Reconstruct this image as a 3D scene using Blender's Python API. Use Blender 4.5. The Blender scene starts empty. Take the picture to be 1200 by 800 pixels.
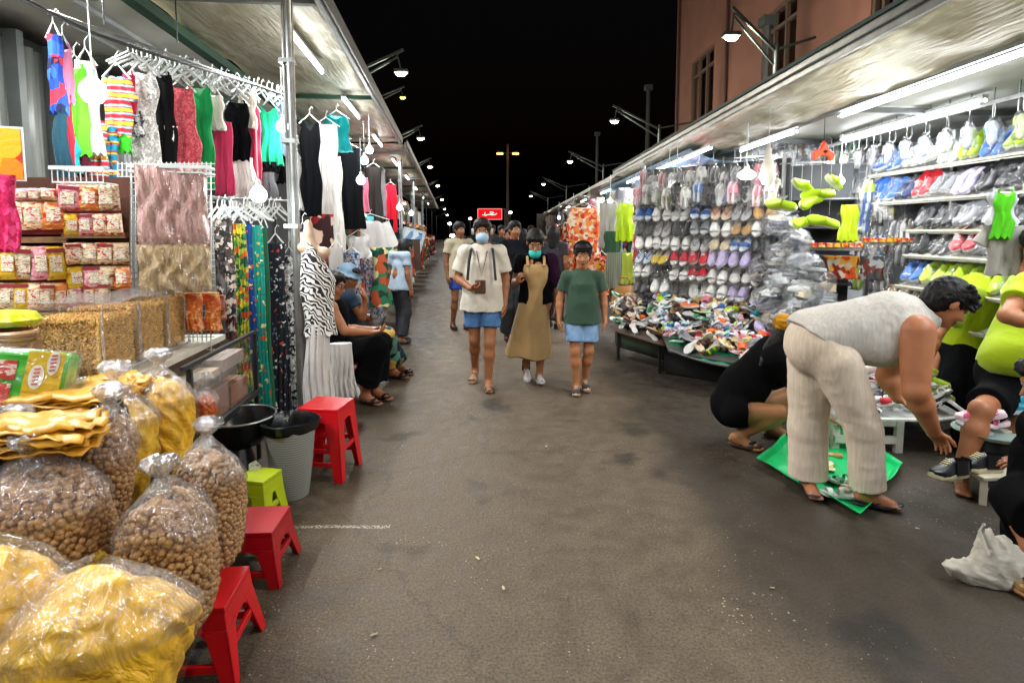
import bpy, math, random
import numpy as np
from mathutils import Vector, Matrix
R=math.radians; PI=math.pi
random.seed(7); rng=np.random.default_rng(7)
sc=bpy.context.scene
col=sc.collection
# ------------------------------------------------------------------ camera
CAMH=1.57; FPX=667.0; TH=R(5.0)
SHIFT=(math.tan(TH)-(400-270)/FPX)*FPX/1200.0
cam=bpy.data.objects.new('camera',bpy.data.cameras.new('camera')); col.objects.link(cam)
cam.data.lens=FPX/1200*36; cam.data.sensor_width=36; cam.data.sensor_fit='HORIZONTAL'
cam.data.shift_y=SHIFT; cam.data.clip_start=0.05; cam.data.clip_end=2000
cam.location=(0,0,CAMH); cam.rotation_euler=(R(90)-TH,0,0)
sc.camera=cam
def ray(px,py):
    u=(px-600)/FPX; v=(400-py)/FPX+SHIFT*1200/FPX
    return Vector((u, math.cos(TH)+v*math.sin(TH), -math.sin(TH)+v*math.cos(TH)))
def P(px,py,Y):
    d=ray(px,py); t=Y/d.y; return Vector((d.x*t,Y,CAMH+d.z*t))
def G(px,py,z=0.0):
    d=ray(px,py); t=(z-CAMH)/d.z; return Vector((d.x*t,d.y*t,z))
def PV(px,py,A,B):
    d=ray(px,py); e=(B[0]-A[0],B[1]-A[1]); n=(-e[1],e[0])
    t=(n[0]*A[0]+n[1]*A[1])/(n[0]*d.x+n[1]*d.y); return Vector((d.x*t,d.y*t,CAMH+d.z*t))
_l=ray(527,270); LD=Vector((_l.x,_l.y,0)).normalized(); LN=Vector((LD.y,-LD.x,0))  # along left row / rightwards
LANG=math.atan2(-LD.x,LD.y)      # rotation about z of the left row
def L(s,d,z): 
    p=LD*s+LN*d; return Vector((p.x,p.y,z))
def PL(px,py,d):
    r=ray(px,py); t=d/(r.x*LN.x+r.y*LN.y); return Vector((r.x*t,r.y*t,CAMH+r.z*t))
# ------------------------------------------------------------------ materials
_M={}
def srgb(c):
    if isinstance(c,str):
        c=c.lstrip('#'); c=[int(c[i:i+2],16)/255 for i in (0,2,4)]
        return tuple(((x+.055)/1.055)**2.4 if x>.04045 else x/12.92 for x in c)
    return tuple(c)
def newmat(name):
    m=bpy.data.materials.new(name); m.use_nodes=True; nt=m.node_tree
    return m,nt,nt.nodes['Principled BSDF'],nt.nodes['Material Output']
def nd(nt,t,**k):
    n=nt.nodes.new(t)
    for a,b in k.items():
        if a in n.inputs: n.inputs[a].default_value=b
        else: setattr(n,a,b)
    return n
def texco(nt,scale=None,kind='Object'):
    tc=nt.nodes.new('ShaderNodeTexCoord')
    if scale is None: return tc.outputs[kind]
    mp=nt.nodes.new('ShaderNodeMapping'); mp.inputs['Scale'].default_value=scale
    nt.links.new(tc.outputs[kind],mp.inputs['Vector']); return mp.outputs['Vector']
def ramp(nt,stops,interp='LINEAR'):
    r=nt.nodes.new('ShaderNodeValToRGB'); cr=r.color_ramp; cr.interpolation=interp
    while len(cr.elements)<len(stops): cr.elements.new(0.5)
    for e,(p,c) in zip(cr.elements,stops):
        e.position=p; e.color=(*srgb(c),1)
    return r
def M(color,rough=.6,metal=0.,var=.15,vs=6.,bump=.0,bs=40.,emit=0.,spec=.5,trans=0.,name=None,sheen=0.,stretch=(1,1,1)):
    key=(color if isinstance(color,str) else tuple(color),rough,metal,var,vs,bump,bs,emit,spec,trans,sheen,stretch)
    if key in _M: return _M[key]
    m,nt,b,o=newmat(name or 'surface'); c=srgb(color)
    b.inputs['Roughness'].default_value=rough; b.inputs['Metallic'].default_value=metal
    b.inputs['Specular IOR Level'].default_value=spec
    if sheen: b.inputs['Sheen Weight'].default_value=sheen
    v=texco(nt,stretch)
    if var>0:
        n=nd(nt,'ShaderNodeTexNoise',Scale=vs,Detail=4.0); nt.links.new(v,n.inputs['Vector'])
        lo=tuple(x*(1-var) for x in c); hi=tuple(min(1,x*(1+var)) for x in c)
        r=ramp(nt,[(.3,lo),(.7,hi)]); nt.links.new(n.outputs['Fac'],r.inputs['Fac']); nt.links.new(r.outputs['Color'],b.inputs['Base Color'])
    else: b.inputs['Base Color'].default_value=(*c,1)
    if bump>0:
        n2=nd(nt,'ShaderNodeTexNoise',Scale=bs,Detail=3.0); nt.links.new(v,n2.inputs['Vector'])
        bp=nd(nt,'ShaderNodeBump',Strength=bump,Distance=.01); nt.links.new(n2.outputs['Fac'],bp.inputs['Height']); nt.links.new(bp.outputs['Normal'],b.inputs['Normal'])
    if emit>0:
        b.inputs['Emission Color'].default_value=(*c,1); b.inputs['Emission Strength'].default_value=emit
    if trans>0: b.inputs['Transmission Weight'].default_value=trans
    _M[key]=m; return m
def cloth(color,bump=.35,bs=60,var=.12,vs=5):
    dark=max(srgb(color))<.03; return M(color,rough=.9,var=var,vs=vs,bump=bump,bs=bs,spec=.05 if dark else .2,sheen=0. if dark else .12)
def plastic(color,rough=.35,var=.12): return M(color,rough=rough,var=var,vs=7,spec=.45,bump=.08,bs=22)
def weave(color,scale=420,strength=.25,crinkle=.35):
    m,nt,b,o=newmat('woven_linen'); c=srgb(color); v=texco(nt,(1,1,1))
    w=nd(nt,'ShaderNodeTexNoise',Scale=scale/6,Detail=2.0)
    mp=texco(nt,(1,1,.12)); nt.links.new(mp,w.inputs['Vector'])
    n=nd(nt,'ShaderNodeTexNoise',Scale=9.0,Detail=6.0); nt.links.new(v,n.inputs['Vector'])
    r=ramp(nt,[(.3,tuple(x*.82 for x in c)),(.7,c)]); nt.links.new(w.outputs['Fac'],r.inputs['Fac'])
    nt.links.new(r.outputs['Color'],b.inputs['Base Color'])
    ad=nd(nt,'ShaderNodeMath',operation='ADD'); nt.links.new(w.outputs['Fac'],ad.inputs[0]); nt.links.new(n.outputs['Fac'],ad.inputs[1])
    bp=nd(nt,'ShaderNodeBump',Strength=crinkle,Distance=.012); nt.links.new(ad.outputs[0],bp.inputs['Height']); nt.links.new(bp.outputs['Normal'],b.inputs['Normal'])
    b.inputs['Roughness'].default_value=.9; b.inputs['Specular IOR Level'].default_value=.15
    return m
def film(name='clear_film',alpha=.2,bs=25,bump=.6,tint=(1,1,1),rough=.12,stretch=(1,1,1)):
    """clear crinkled plastic film"""
    key=('film',alpha,bs,bump,tuple(tint),rough,stretch)
    if key in _M: return _M[key]
    m,nt,b,o=newmat(name); nt.nodes.remove(b)
    v=texco(nt,stretch)
    n=nd(nt,'ShaderNodeTexNoise',Scale=bs,Detail=3.0,Distortion=1.5); nt.links.new(v,n.inputs['Vector'])
    bp=nd(nt,'ShaderNodeBump',Strength=bump,Distance=.02); nt.links.new(n.outputs['Fac'],bp.inputs['Height'])
    tr=nd(nt,'ShaderNodeBsdfTransparent'); tr.inputs['Color'].default_value=(*tint,1)
    gl=nd(nt,'ShaderNodeBsdfGlossy',Roughness=rough); nt.links.new(bp.outputs['Normal'],gl.inputs['Normal'])
    df=nd(nt,'ShaderNodeBsdfDiffuse'); df.inputs['Color'].default_value=(.8,.8,.8,1); nt.links.new(bp.outputs['Normal'],df.inputs['Normal'])
    lw=nd(nt,'ShaderNodeLayerWeight',Blend=.35); nt.links.new(bp.outputs['Normal'],lw.inputs['Normal'])
    m0=nd(nt,'ShaderNodeMixShader',Fac=.16); nt.links.new(gl.outputs[0],m0.inputs[1]); nt.links.new(df.outputs[0],m0.inputs[2])
    mr=nd(nt,'ShaderNodeMapRange'); mr.inputs['To Min'].default_value=alpha*.6; mr.inputs['To Max'].default_value=min(1,alpha*3.5)
    nt.links.new(lw.outputs['Facing'],mr.inputs['Value'])
    m1=nd(nt,'ShaderNodeMixShader'); nt.links.new(mr.outputs[0],m1.inputs['Fac']); nt.links.new(tr.outputs[0],m1.inputs[1]); nt.links.new(m0.outputs[0],m1.inputs[2])
    nt.links.new(m1.outputs[0],o.inputs['Surface'])
    _M[key]=m; return m
def floral(cols,scale=14,base=None,rough=.8,kind='F1',stretch=(1,1,1),bump=.2,dist=.6):
    key=('floral',tuple(cols),scale,base,kind,stretch,dist)
    if key in _M: return _M[key]
    m,nt,b,o=newmat('printed_fabric'); v=texco(nt,stretch)
    n0=nd(nt,'ShaderNodeTexNoise',Scale=scale*.8,Detail=2.0); nt.links.new(v,n0.inputs['Vector'])
    mx=nd(nt,'ShaderNodeMix'); mx.data_type='VECTOR'; mx.inputs['Factor'].default_value=dist*.12
    nt.links.new(v,mx.inputs[4]); nt.links.new(n0.outputs['Color'],mx.inputs[5])
    vo=nd(nt,'ShaderNodeTexVoronoi',Scale=scale); vo.feature=kind; nt.links.new(mx.outputs[1],vo.inputs['Vector'])
    sp=nd(nt,'ShaderNodeSeparateColor'); nt.links.new(vo.outputs['Color'],sp.inputs[0])
    k=len(cols); r=ramp(nt,[(i/k,c) for i,c in enumerate(cols)],'CONSTANT'); nt.links.new(sp.outputs[0],r.inputs['Fac'])
    last=r.outputs['Color']
    if base:
        th=nd(nt,'ShaderNodeMath',operation='GREATER_THAN'); th.inputs[1].default_value=.33
        nt.links.new(vo.outputs['Distance'],th.inputs[0])
        mm=nd(nt,'ShaderNodeMix'); mm.data_type='RGBA'; nt.links.new(th.outputs[0],mm.inputs['Factor']); nt.links.new(last,mm.inputs[6]); mm.inputs[7].default_value=(*srgb(base),1); last=mm.outputs[2]
    nt.links.new(last,b.inputs['Base Color']); b.inputs['Roughness'].default_value=rough; b.inputs['Specular IOR Level'].default_value=.25
    n=nd(nt,'ShaderNodeTexNoise',Scale=40.0); nt.links.new(v,n.inputs['Vector'])
    bp=nd(nt,'ShaderNodeBump',Strength=bump,Distance=.01); nt.links.new(n.outputs['Fac'],bp.inputs['Height']); nt.links.new(bp.outputs['Normal'],b.inputs['Normal'])
    _M[key]=m; return m
def wavy(cols,scale=8,dist=6,axis='DIAGONAL',dscale=2.0,stretch=(1,1,1),rough=.8,interp='CONSTANT',detail=1.0):
    key=('wavy',tuple(cols),scale,dist,axis,dscale,stretch,interp)
    if key in _M: return _M[key]
    m,nt,b,o=newmat('patterned'); v=texco(nt,stretch)
    w=nd(nt,'ShaderNodeTexWave',Scale=scale,Distortion=dist,Detail=detail); w.inputs['Detail Scale'].default_value=dscale
    w.bands_direction=axis; nt.links.new(v,w.inputs['Vector'])
    k=len(cols); r=ramp(nt,[(i/k if interp=='CONSTANT' else i/(k-1),c) for i,c in enumerate(cols)],interp); nt.links.new(w.outputs['Fac'],r.inputs['Fac'])
    nt.links.new(r.outputs['Color'],b.inputs['Base Color']); b.inputs['Roughness'].default_value=rough
    bp=nd(nt,'ShaderNodeBump',Strength=.15,Distance=.01); nt.links.new(w.outputs['Fac'],bp.inputs['Height']); nt.links.new(bp.outputs['Normal'],b.inputs['Normal'])
    _M[key]=m; return m
def emis(color,strength):
    key=('em',color,strength)
    if key in _M: return _M[key]
    m,nt,b,o=newmat('lit_lamp'); nt.nodes.remove(b)
    e=nd(nt,'ShaderNodeEmission',Strength=strength); e.inputs['Color'].default_value=(*srgb(color),1)
    nt.links.new(e.outputs[0],o.inputs['Surface']); _M[key]=m; return m
# ------------------------------------------------------------------ objects
LABELS={}
def tag(o,label,cat,group=None,kind=None):
    if kind: o['kind']=kind
    if label:
        w=len(label.split())
        if w<4 or w>16: print('LABELLEN',w,label)
        if label in LABELS: print('DUPLABEL',label)
        LABELS[label]=1
        o['label']=label; o['category']=cat
    if group: o['group']=group
    return o
def thing(name,label,cat,loc=(0,0,0),rotz=0,group=None):
    o=bpy.data.objects.new(name,None); col.objects.link(o); o.empty_display_size=.05
    o.location=loc; o.rotation_euler=(0,0,rotz); return tag(o,label,cat,group)
def link(name,me,mat,parent=None,world=False,loc=None,rot=None,scale=None):
    o=bpy.data.objects.new(name,me); col.objects.link(o)
    if mat is not None:
        for mm in (mat if isinstance(mat,(list,tuple)) else [mat]): me.materials.append(mm)
    if parent is not None:
        o.parent=parent
        if world:
            mw=Matrix.Translation(parent.location)@parent.rotation_euler.to_matrix().to_4x4()
            me.transform(mw.inverted())
    if loc is not None: o.location=loc
    if rot is not None: o.rotation_euler=rot
    if scale is not None: o.scale=scale
    return o
def rename(o,n): o.name=n; return o
class MB:
    def __init__(s): s.v=[]; s.f=[]; s.m=[]; s.mi=0
    def mat(s,i): s.mi=i; return s
    def add(s,vs,fs):
        b=len(s.v); s.v.extend([tuple(p) for p in vs]); s.f.extend([tuple(b+i for i in f) for f in fs]); s.m.extend([s.mi]*len(fs)); return s
    def box(s,c,d,rz=0,tilt=None,taper=1.0):
        x,y,z=d[0]/2,d[1]/2,d[2]/2; vs=[]
        for sz in (-1,1):
            k=taper if sz>0 else 1
            for a,b in ((-1,-1),(1,-1),(1,1),(-1,1)): vs.append(Vector((a*x*k,b*y*k,sz*z)))
        if tilt is not None: vs=[tilt@p for p in vs]
        if rz: 
            r=Matrix.Rotation(rz,3,'Z'); vs=[r@p for p in vs]
        c=Vector(c); vs=[p+c for p in vs]
        return s.add(vs,[(0,3,2,1),(4,5,6,7),(0,1,5,4),(1,2,6,5),(2,3,7,6),(3,0,4,7)])
    def bar(s,a,b,w,h,up=(0,0,1)):
        a=Vector(a);b=Vector(b);d=(b-a).normalized();u=Vector(up);r=d.cross(u)
        if r.length<1e-4: r=d.cross(Vector((1,0,0)))
        r.normalize();u=r.cross(d); vs=[]
        for p in (a,b):
            for x,y in ((-1,-1),(1,-1),(1,1),(-1,1)): vs.append(p+r*(x*w/2)+u*(y*h/2))
        return s.add(vs,[(0,1,2,3),(7,6,5,4),(0,4,5,1),(1,5,6,2),(2,6,7,3),(3,7,4,0)])
    def tube(s,pts,r,n=8,cap=True):
        pts=[Vector(p) for p in pts]; rr=r if isinstance(r,(list,tuple)) else [r]*len(pts)
        vs=[];fs=[];ref=None
        for i,p in enumerate(pts):
            d=(pts[min(i+1,len(pts)-1)]-pts[max(i-1,0)])
            if d.length<1e-9: d=Vector((0,0,1))
            d.normalize()
            if ref is None: ref=d.orthogonal().normalized()
            a=(ref-d*ref.dot(d)); 
            if a.length<1e-6: a=d.orthogonal()
            a.normalize(); ref=a; b=d.cross(a)
            for k in range(n):
                t=2*PI*k/n; vs.append(p+(a*math.cos(t)+b*math.sin(t))*rr[i])
        for i in range(len(pts)-1):
            for k in range(n):
                k2=(k+1)%n; fs.append((i*n+k,i*n+k2,(i+1)*n+k2,(i+1)*n+k))
        if cap: fs.append(tuple(range(n-1,-1,-1))); fs.append(tuple((len(pts)-1)*n+k for k in range(n)))
        return s.add(vs,fs)
    def lathe(s,prof,c=(0,0,0),n=24,sx=1,sy=1,capb=True,capt=False,wob=None):
        vs=[];fs=[];c=Vector(c)
        for i,(r,z) in enumerate(prof):
            for k in range(n):
                t=2*PI*k/n; rr=r*(1+(wob(t,z) if wob else 0)); vs.append(c+Vector((rr*math.cos(t)*sx,rr*math.sin(t)*sy,z)))
        m=len(prof)
        for i in range(m-1):
            for k in range(n):
                k2=(k+1)%n; fs.append((i*n+k,i*n+k2,(i+1)*n+k2,(i+1)*n+k))
        if capb: fs.append(tuple(range(n-1,-1,-1)))
        if capt: fs.append(tuple((m-1)*n+k for k in range(n)))
        return s.add(vs,fs)
    def rings(s,rings,cap=True):
        n=len(rings[0]); vs=[p for r in rings for p in r]; fs=[]
        for i in range(len(rings)-1):
            for k in range(n):
                k2=(k+1)%n; fs.append((i*n+k,i*n+k2,(i+1)*n+k2,(i+1)*n+k))
        if cap: fs.append(tuple(range(n-1,-1,-1))); fs.append(tuple((len(rings)-1)*n+k for k in range(n)))
        return s.add(vs,fs)
    def grid(s,fn,nu,nv):
        vs=[fn(i/nu,j/nv) for j in range(nv+1) for i in range(nu+1)]
        fs=[(j*(nu+1)+i,j*(nu+1)+i+1,(j+1)*(nu+1)+i+1,(j+1)*(nu+1)+i) for j in range(nv) for i in range(nu)]
        return s.add(vs,fs)
    def prism(s,poly,c,ax,ay,an,th):
        c=Vector(c);ax=Vector(ax);ay=Vector(ay);an=Vector(an);n=len(poly)
        a=[c+ax*x+ay*y-an*th/2 for x,y in poly]; b=[c+ax*x+ay*y+an*th/2 for x,y in poly]
        return s.add(a+b,[tuple(range(n-1,-1,-1)),tuple(range(n,2*n))]+[(i,(i+1)%n,n+(i+1)%n,n+i) for i in range(n)])
    def arr(s,V,F):
        b=len(s.v); s.v.extend(map(tuple,V.tolist())); s.f.extend([tuple(b+i for i in f) for f in F]); s.m.extend([s.mi]*len(F)); return s
    def mesh(s,name='m',smooth=True,ang=40):
        me=bpy.data.meshes.new(name); me.from_pydata(s.v,[],s.f); 
        if s.m and max(s.m)>0: me.polygons.foreach_set('material_index',s.m)
        me.validate(); me.update()
        if smooth:
            me.polygons.foreach_set('use_smooth',[True]*len(me.polygons)); me.set_sharp_from_angle(angle=R(ang))
        return me
    def build(s,name,mat,parent=None,world=False,loc=None,rot=None,smooth=True,ang=40,bevel=0):
        o=link(name,s.mesh(name,smooth,ang),mat,parent,world,loc,rot)
        if bevel:
            b=o.modifiers.new('b','BEVEL'); b.width=bevel; b.segments=2; b.limit_method='ANGLE'; b.angle_limit=R(40)
        return o
def dup(o,parent=None,loc=None,rot=None,scale=None,label=None,group=None,cat=None):
    c=o.copy(); col.objects.link(c); c.parent=parent
    if loc is not None: c.location=loc
    if rot is not None: c.rotation_euler=rot
    if scale is not None: c.scale=scale if hasattr(scale,'__len__') else (scale,)*3
    if label: tag(c,label,cat or o.get('category','thing'),group)
    for ch in [x for x in o.children]: dup(ch,c)
    return c
def setmat(o,m,slot=0):
    o.material_slots[slot].link='OBJECT'; o.material_slots[slot].material=m
# ------------------------------------------------------------------ signed distance fields -> one continuous mesh
def V3(*a): return np.array(a,dtype=np.float64)
class Field:
    def poly(s,poly,o,ax,ay,an,th,edge=.06,k=.0):
        """inflated flat shape: silhouette poly (metres in ax,ay about o), bulging to th thick"""
        o=np.array(o,float);ax=np.array(ax,float);ay=np.array(ay,float);an=np.array(an,float)
        X,Y,Z=s.ax[0][:,None,None]-o[0],s.ax[1][None,:,None]-o[1],s.ax[2][None,None,:]-o[2]
        U=X*ax[0]+Y*ax[1]+Z*ax[2]; V_=X*ay[0]+Y*ay[1]+Z*ay[2]; W=X*an[0]+Y*an[1]+Z*an[2]
        d=np.full(U.shape,1e9); ins=np.zeros(U.shape,bool); n=len(poly)
        for i in range(n):
            (x0,y0),(x1,y1)=poly[i],poly[(i+1)%n]; ex,ey=x1-x0,y1-y0; wx,wy=U-x0,V_-y0; t=np.clip((wx*ex+wy*ey)/(ex*ex+ey*ey),0,1)
            d=np.minimum(d,(wx-ex*t)**2+(wy-ey*t)**2); c=((y0>V_)!=(y1>V_)); 
            if ey!=0: ins^=c&(U<ex*(V_-y0)/ey+x0)
        d=np.sqrt(d); sd=np.where(ins,-d,d); t_=np.sqrt(np.clip(-sd/edge,0,1))*th+.004
        dd=np.maximum(sd,np.abs(W)-t_); s.un((slice(None),)*3,dd,k); return s
    def __init__(s,lo,hi,h):
        s.h=h; s.lo=np.array(lo,float); n=np.ceil((np.array(hi,float)-s.lo)/h).astype(int)+2; s.n=n
        s.D=np.full(tuple(n),.2,np.float32)
        s.ax=[s.lo[i]+np.arange(n[i])*h for i in range(3)]
    def blk(s,lo,hi,pad):
        i0=np.clip(np.floor((np.array(lo)-pad-s.lo)/s.h).astype(int),0,s.n); i1=np.clip(np.ceil((np.array(hi)+pad-s.lo)/s.h).astype(int)+1,0,s.n)
        sl=tuple(slice(a,b) for a,b in zip(i0,i1))
        X=s.ax[0][sl[0]][:,None,None];Y=s.ax[1][sl[1]][None,:,None];Z=s.ax[2][sl[2]][None,None,:]
        return sl,X,Y,Z
    def un(s,sl,d,k,sub=False):
        if d.size==0: return
        a=s.D[sl]; d=d.astype(np.float32)
        if sub: a=-a
        if k>0:
            h=np.maximum(k-np.abs(a-d),0)/k; r=np.minimum(a,d)-h*h*k*.25
        else: r=np.minimum(a,d)
        s.D[sl]=-r if sub else r
    def cap(s,a,b,ra,rb=None,k=.02,flat=0,sub=False,sq=None):
        """tapered capsule; flat=1 flat end at b, 2 both ends flat; sq=(axis vec, factor) flattens"""
        rb=ra if rb is None else rb; a=np.array(a,float);b=np.array(b,float)
        m=max(ra,rb)*(1.0 if sq is None else max(1,1/sq[1]))
        sl,X,Y,Z=s.blk(np.minimum(a,b)-m,np.maximum(a,b)+m,k+4*s.h)
        d=b-a; L2=max(float(d@d),1e-9); Ln=math.sqrt(L2)
        px,py,pz=X-a[0],Y-a[1],Z-a[2]
        t0=(px*d[0]+py*d[1]+pz*d[2])/L2; t=np.clip(t0,0,1)
        qx,qy,qz=px-t*d[0],py-t*d[1],pz-t*d[2]
        q2=qx*qx+qy*qy+qz*qz
        if sq is not None:
            ax=np.array(sq[0],float); ax/=np.linalg.norm(ax); f=sq[1]
            c=qx*ax[0]+qy*ax[1]+qz*ax[2]; q2=q2+c*c*(f*f-1)
        r=ra+(rb-ra)*t
        if flat:
            if flat==2:
                ex=(t0-np.clip(t0,0,1))*Ln; pr=q2-ex*ex
            else:
                tt=np.minimum(t0,1)
                ex=np.maximum(t0-1,0)*Ln; pr=q2-ex*ex
            dd=np.sqrt(np.maximum(pr,0))-r
            dd=np.maximum(dd,(t0-1)*Ln)
            if flat==2: dd=np.maximum(dd,-t0*Ln)
        else: dd=np.sqrt(q2)-r
        s.un(sl,dd,k,sub); return s
    def ell(s,c,r,k=.02,B=None,sub=False):
        c=np.array(c,float);r=np.array(r,float); m=r.max()
        sl,X,Y,Z=s.blk(c-m,c+m,k+4*s.h)
        px,py,pz=X-c[0],Y-c[1],Z-c[2]
        if B is not None:
            B=np.array(B,float); u=px*B[0][0]+py*B[0][1]+pz*B[0][2]; v=px*B[1][0]+py*B[1][1]+pz*B[1][2]; w=px*B[2][0]+py*B[2][1]+pz*B[2][2]
        else: u,v,w=px+0*py+0*pz,py+0*px+0*pz,pz+0*px+0*py
        k0=np.sqrt((u/r[0])**2+(v/r[1])**2+(w/r[2])**2); k1=np.sqrt((u/r[0]**2)**2+(v/r[1]**2)**2+(w/r[2]**2)**2)
        s.un(sl,k0*(k0-1)/np.maximum(k1,1e-6),k,sub); return s
    def plane(s,p,n,k=0):
        """keep the side opposite to n"""
        n=np.array(n,float);n/=np.linalg.norm(n)
        d=(s.ax[0][:,None,None]-p[0])*n[0]+(s.ax[1][None,:,None]-p[1])*n[1]+(s.ax[2][None,None,:]-p[2])*n[2]
        s.D=np.maximum(s.D,d.astype(np.float32)); return s
    def disp(s,fn):
        X,Y,Z=s.ax[0][:,None,None],s.ax[1][None,:,None],s.ax[2][None,None,:]
        m=fn(X,Y,Z); s.D=s.D-m.astype(np.float32); return s
    def wrinkle(s,amp,freq,seed=0,dirs=None,band=None):
        r=np.random.default_rng(seed); X,Y,Z=s.ax[0][:,None,None],s.ax[1][None,:,None],s.ax[2][None,None,:]
        w=0
        for i in range(5):
            k=r.normal(size=3) if dirs is None else np.array(dirs)+r.normal(size=3)*.45
            k=k/np.linalg.norm(k)*freq*(.6+.9*r.random()); k2=r.normal(size=3)*freq*.35
            w=w+np.sin(k[0]*X+k[1]*Y+k[2]*Z+r.random()*6+1.6*np.sin(k2[0]*X+k2[1]*Y+k2[2]*Z+r.random()*6))
        w=w/5
        w=1-np.abs(w)*2.2
        s.D=s.D-(amp*w).astype(np.float32); return s
    def mesh(s):
        F=s.D; n=F.shape; S=F<0; h=s.h
        c=[S[dx:n[0]-1+dx,dy:n[1]-1+dy,dz:n[2]-1+dz] for dx in (0,1) for dy in (0,1) for dz in (0,1)]
        cnt=sum(x.astype(np.int8) for x in c); act=(cnt>0)&(cnt<8)
        I=np.argwhere(act); idx=np.full(act.shape,-1,np.int64); idx[act]=np.arange(len(I))
        pos=np.zeros((len(I),3)); num=np.zeros(len(I))
        for ax in range(3):
            o=[i for i in range(3) if i!=ax]
            for p in (0,1):
                for q in (0,1):
                    a=I.copy(); a[:,o[0]]+=p; a[:,o[1]]+=q; b=a.copy(); b[:,ax]+=1
                    fa=F[a[:,0],a[:,1],a[:,2]]; fb=F[b[:,0],b[:,1],b[:,2]]; m=(fa<0)!=(fb<0)
                    t=np.where(m,fa/np.where(m,fa-fb,1),0)
                    pp=a.astype(float); pp[:,ax]+=t; pos+=pp*m[:,None]; num+=m
        V=pos/num[:,None]*h+s.lo
        Q=[]
        for ax in range(3):
            sl0=[slice(None)]*3; sl1=[slice(None)]*3; sl0[ax]=slice(0,-1); sl1[ax]=slice(1,None)
            e=S[tuple(sl0)]!=S[tuple(sl1)]; E=np.argwhere(e)
            o=[(ax+1)%3,(ax+2)%3]
            E=E[(E[:,o[0]]>0)&(E[:,o[1]]>0)&(E[:,o[0]]<n[o[0]]-1)&(E[:,o[1]]<n[o[1]]-1)]
            if len(E)==0: continue
            ins=S[E[:,0],E[:,1],E[:,2]]
            def g(p,q):
                a=E.copy(); a[:,o[0]]-=p; a[:,o[1]]-=q; return idx[a[:,0],a[:,1],a[:,2]]
            q4=np.stack([g(1,1),g(0,1),g(0,0),g(1,0)],1)
            q4[~ins]=q4[~ins][:,::-1]; Q.append(q4)
        Q=np.concatenate(Q); Q=Q[(Q>=0).all(1)]
        return V,Q
    def build(s,name,mat,parent=None,keep=True,paint=None,world=True):
        V,Q=s.mesh(); me=bpy.data.meshes.new(name)
        me.vertices.add(len(V)); me.vertices.foreach_set('co',V.astype(np.float32).ravel())
        me.loops.add(len(Q)*4); me.loops.foreach_set('vertex_index',Q.astype(np.int32).ravel())
        me.polygons.add(len(Q)); me.polygons.foreach_set('loop_start',np.arange(0,len(Q)*4,4,dtype=np.int32))
        me.polygons.foreach_set('use_smooth',np.ones(len(Q),bool))
        me.update(calc_edges=True)
        if paint is not None:
            C=V[Q].mean(1); mi=np.zeros(len(Q),np.int32)
            for fn,i in paint: mi[fn(C)]=i
            me.polygons.foreach_set('material_index',mi)
        return link(name,me,mat,parent,world)
# ------------------------------------------------------------------ sky, moon, exposure
w=bpy.data.worlds.new('World'); sc.world=w; w.use_nodes=True; nt=w.node_tree
bg=nt.nodes['Background']; sky=nt.nodes.new('ShaderNodeTexSky'); sky.sky_type='NISHITA'; sky.sun_disc=False
sky.sun_elevation=R(-3); sky.sun_rotation=R(200); nt.links.new(sky.outputs[0],bg.inputs['Color']); bg.inputs['Strength'].default_value=.02
sun=bpy.data.lights.new('moon','SUN'); sun.energy=.012; sun.angle=R(.5); sun.color=(.8,.88,1)
so=bpy.data.objects.new('moon',sun); col.objects.link(so); so.rotation_euler=(R(40),R(15),R(20))
sc.view_settings.view_transform='Standard'; sc.view_settings.look='None'; sc.view_settings.exposure=.56; sc.view_settings.gamma=1
sc.cycles.use_denoising=True; sc.cycles.transparent_max_bounces=14; sc.cycles.max_bounces=6; sc.cycles.diffuse_bounces=3; sc.cycles.glossy_bounces=3; sc.cycles.transmission_bounces=3
sc.cycles.caustics_reflective=False; sc.cycles.caustics_refractive=False; sc.cycles.sample_clamp_indirect=6
sc.cycles.use_light_tree=True
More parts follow.
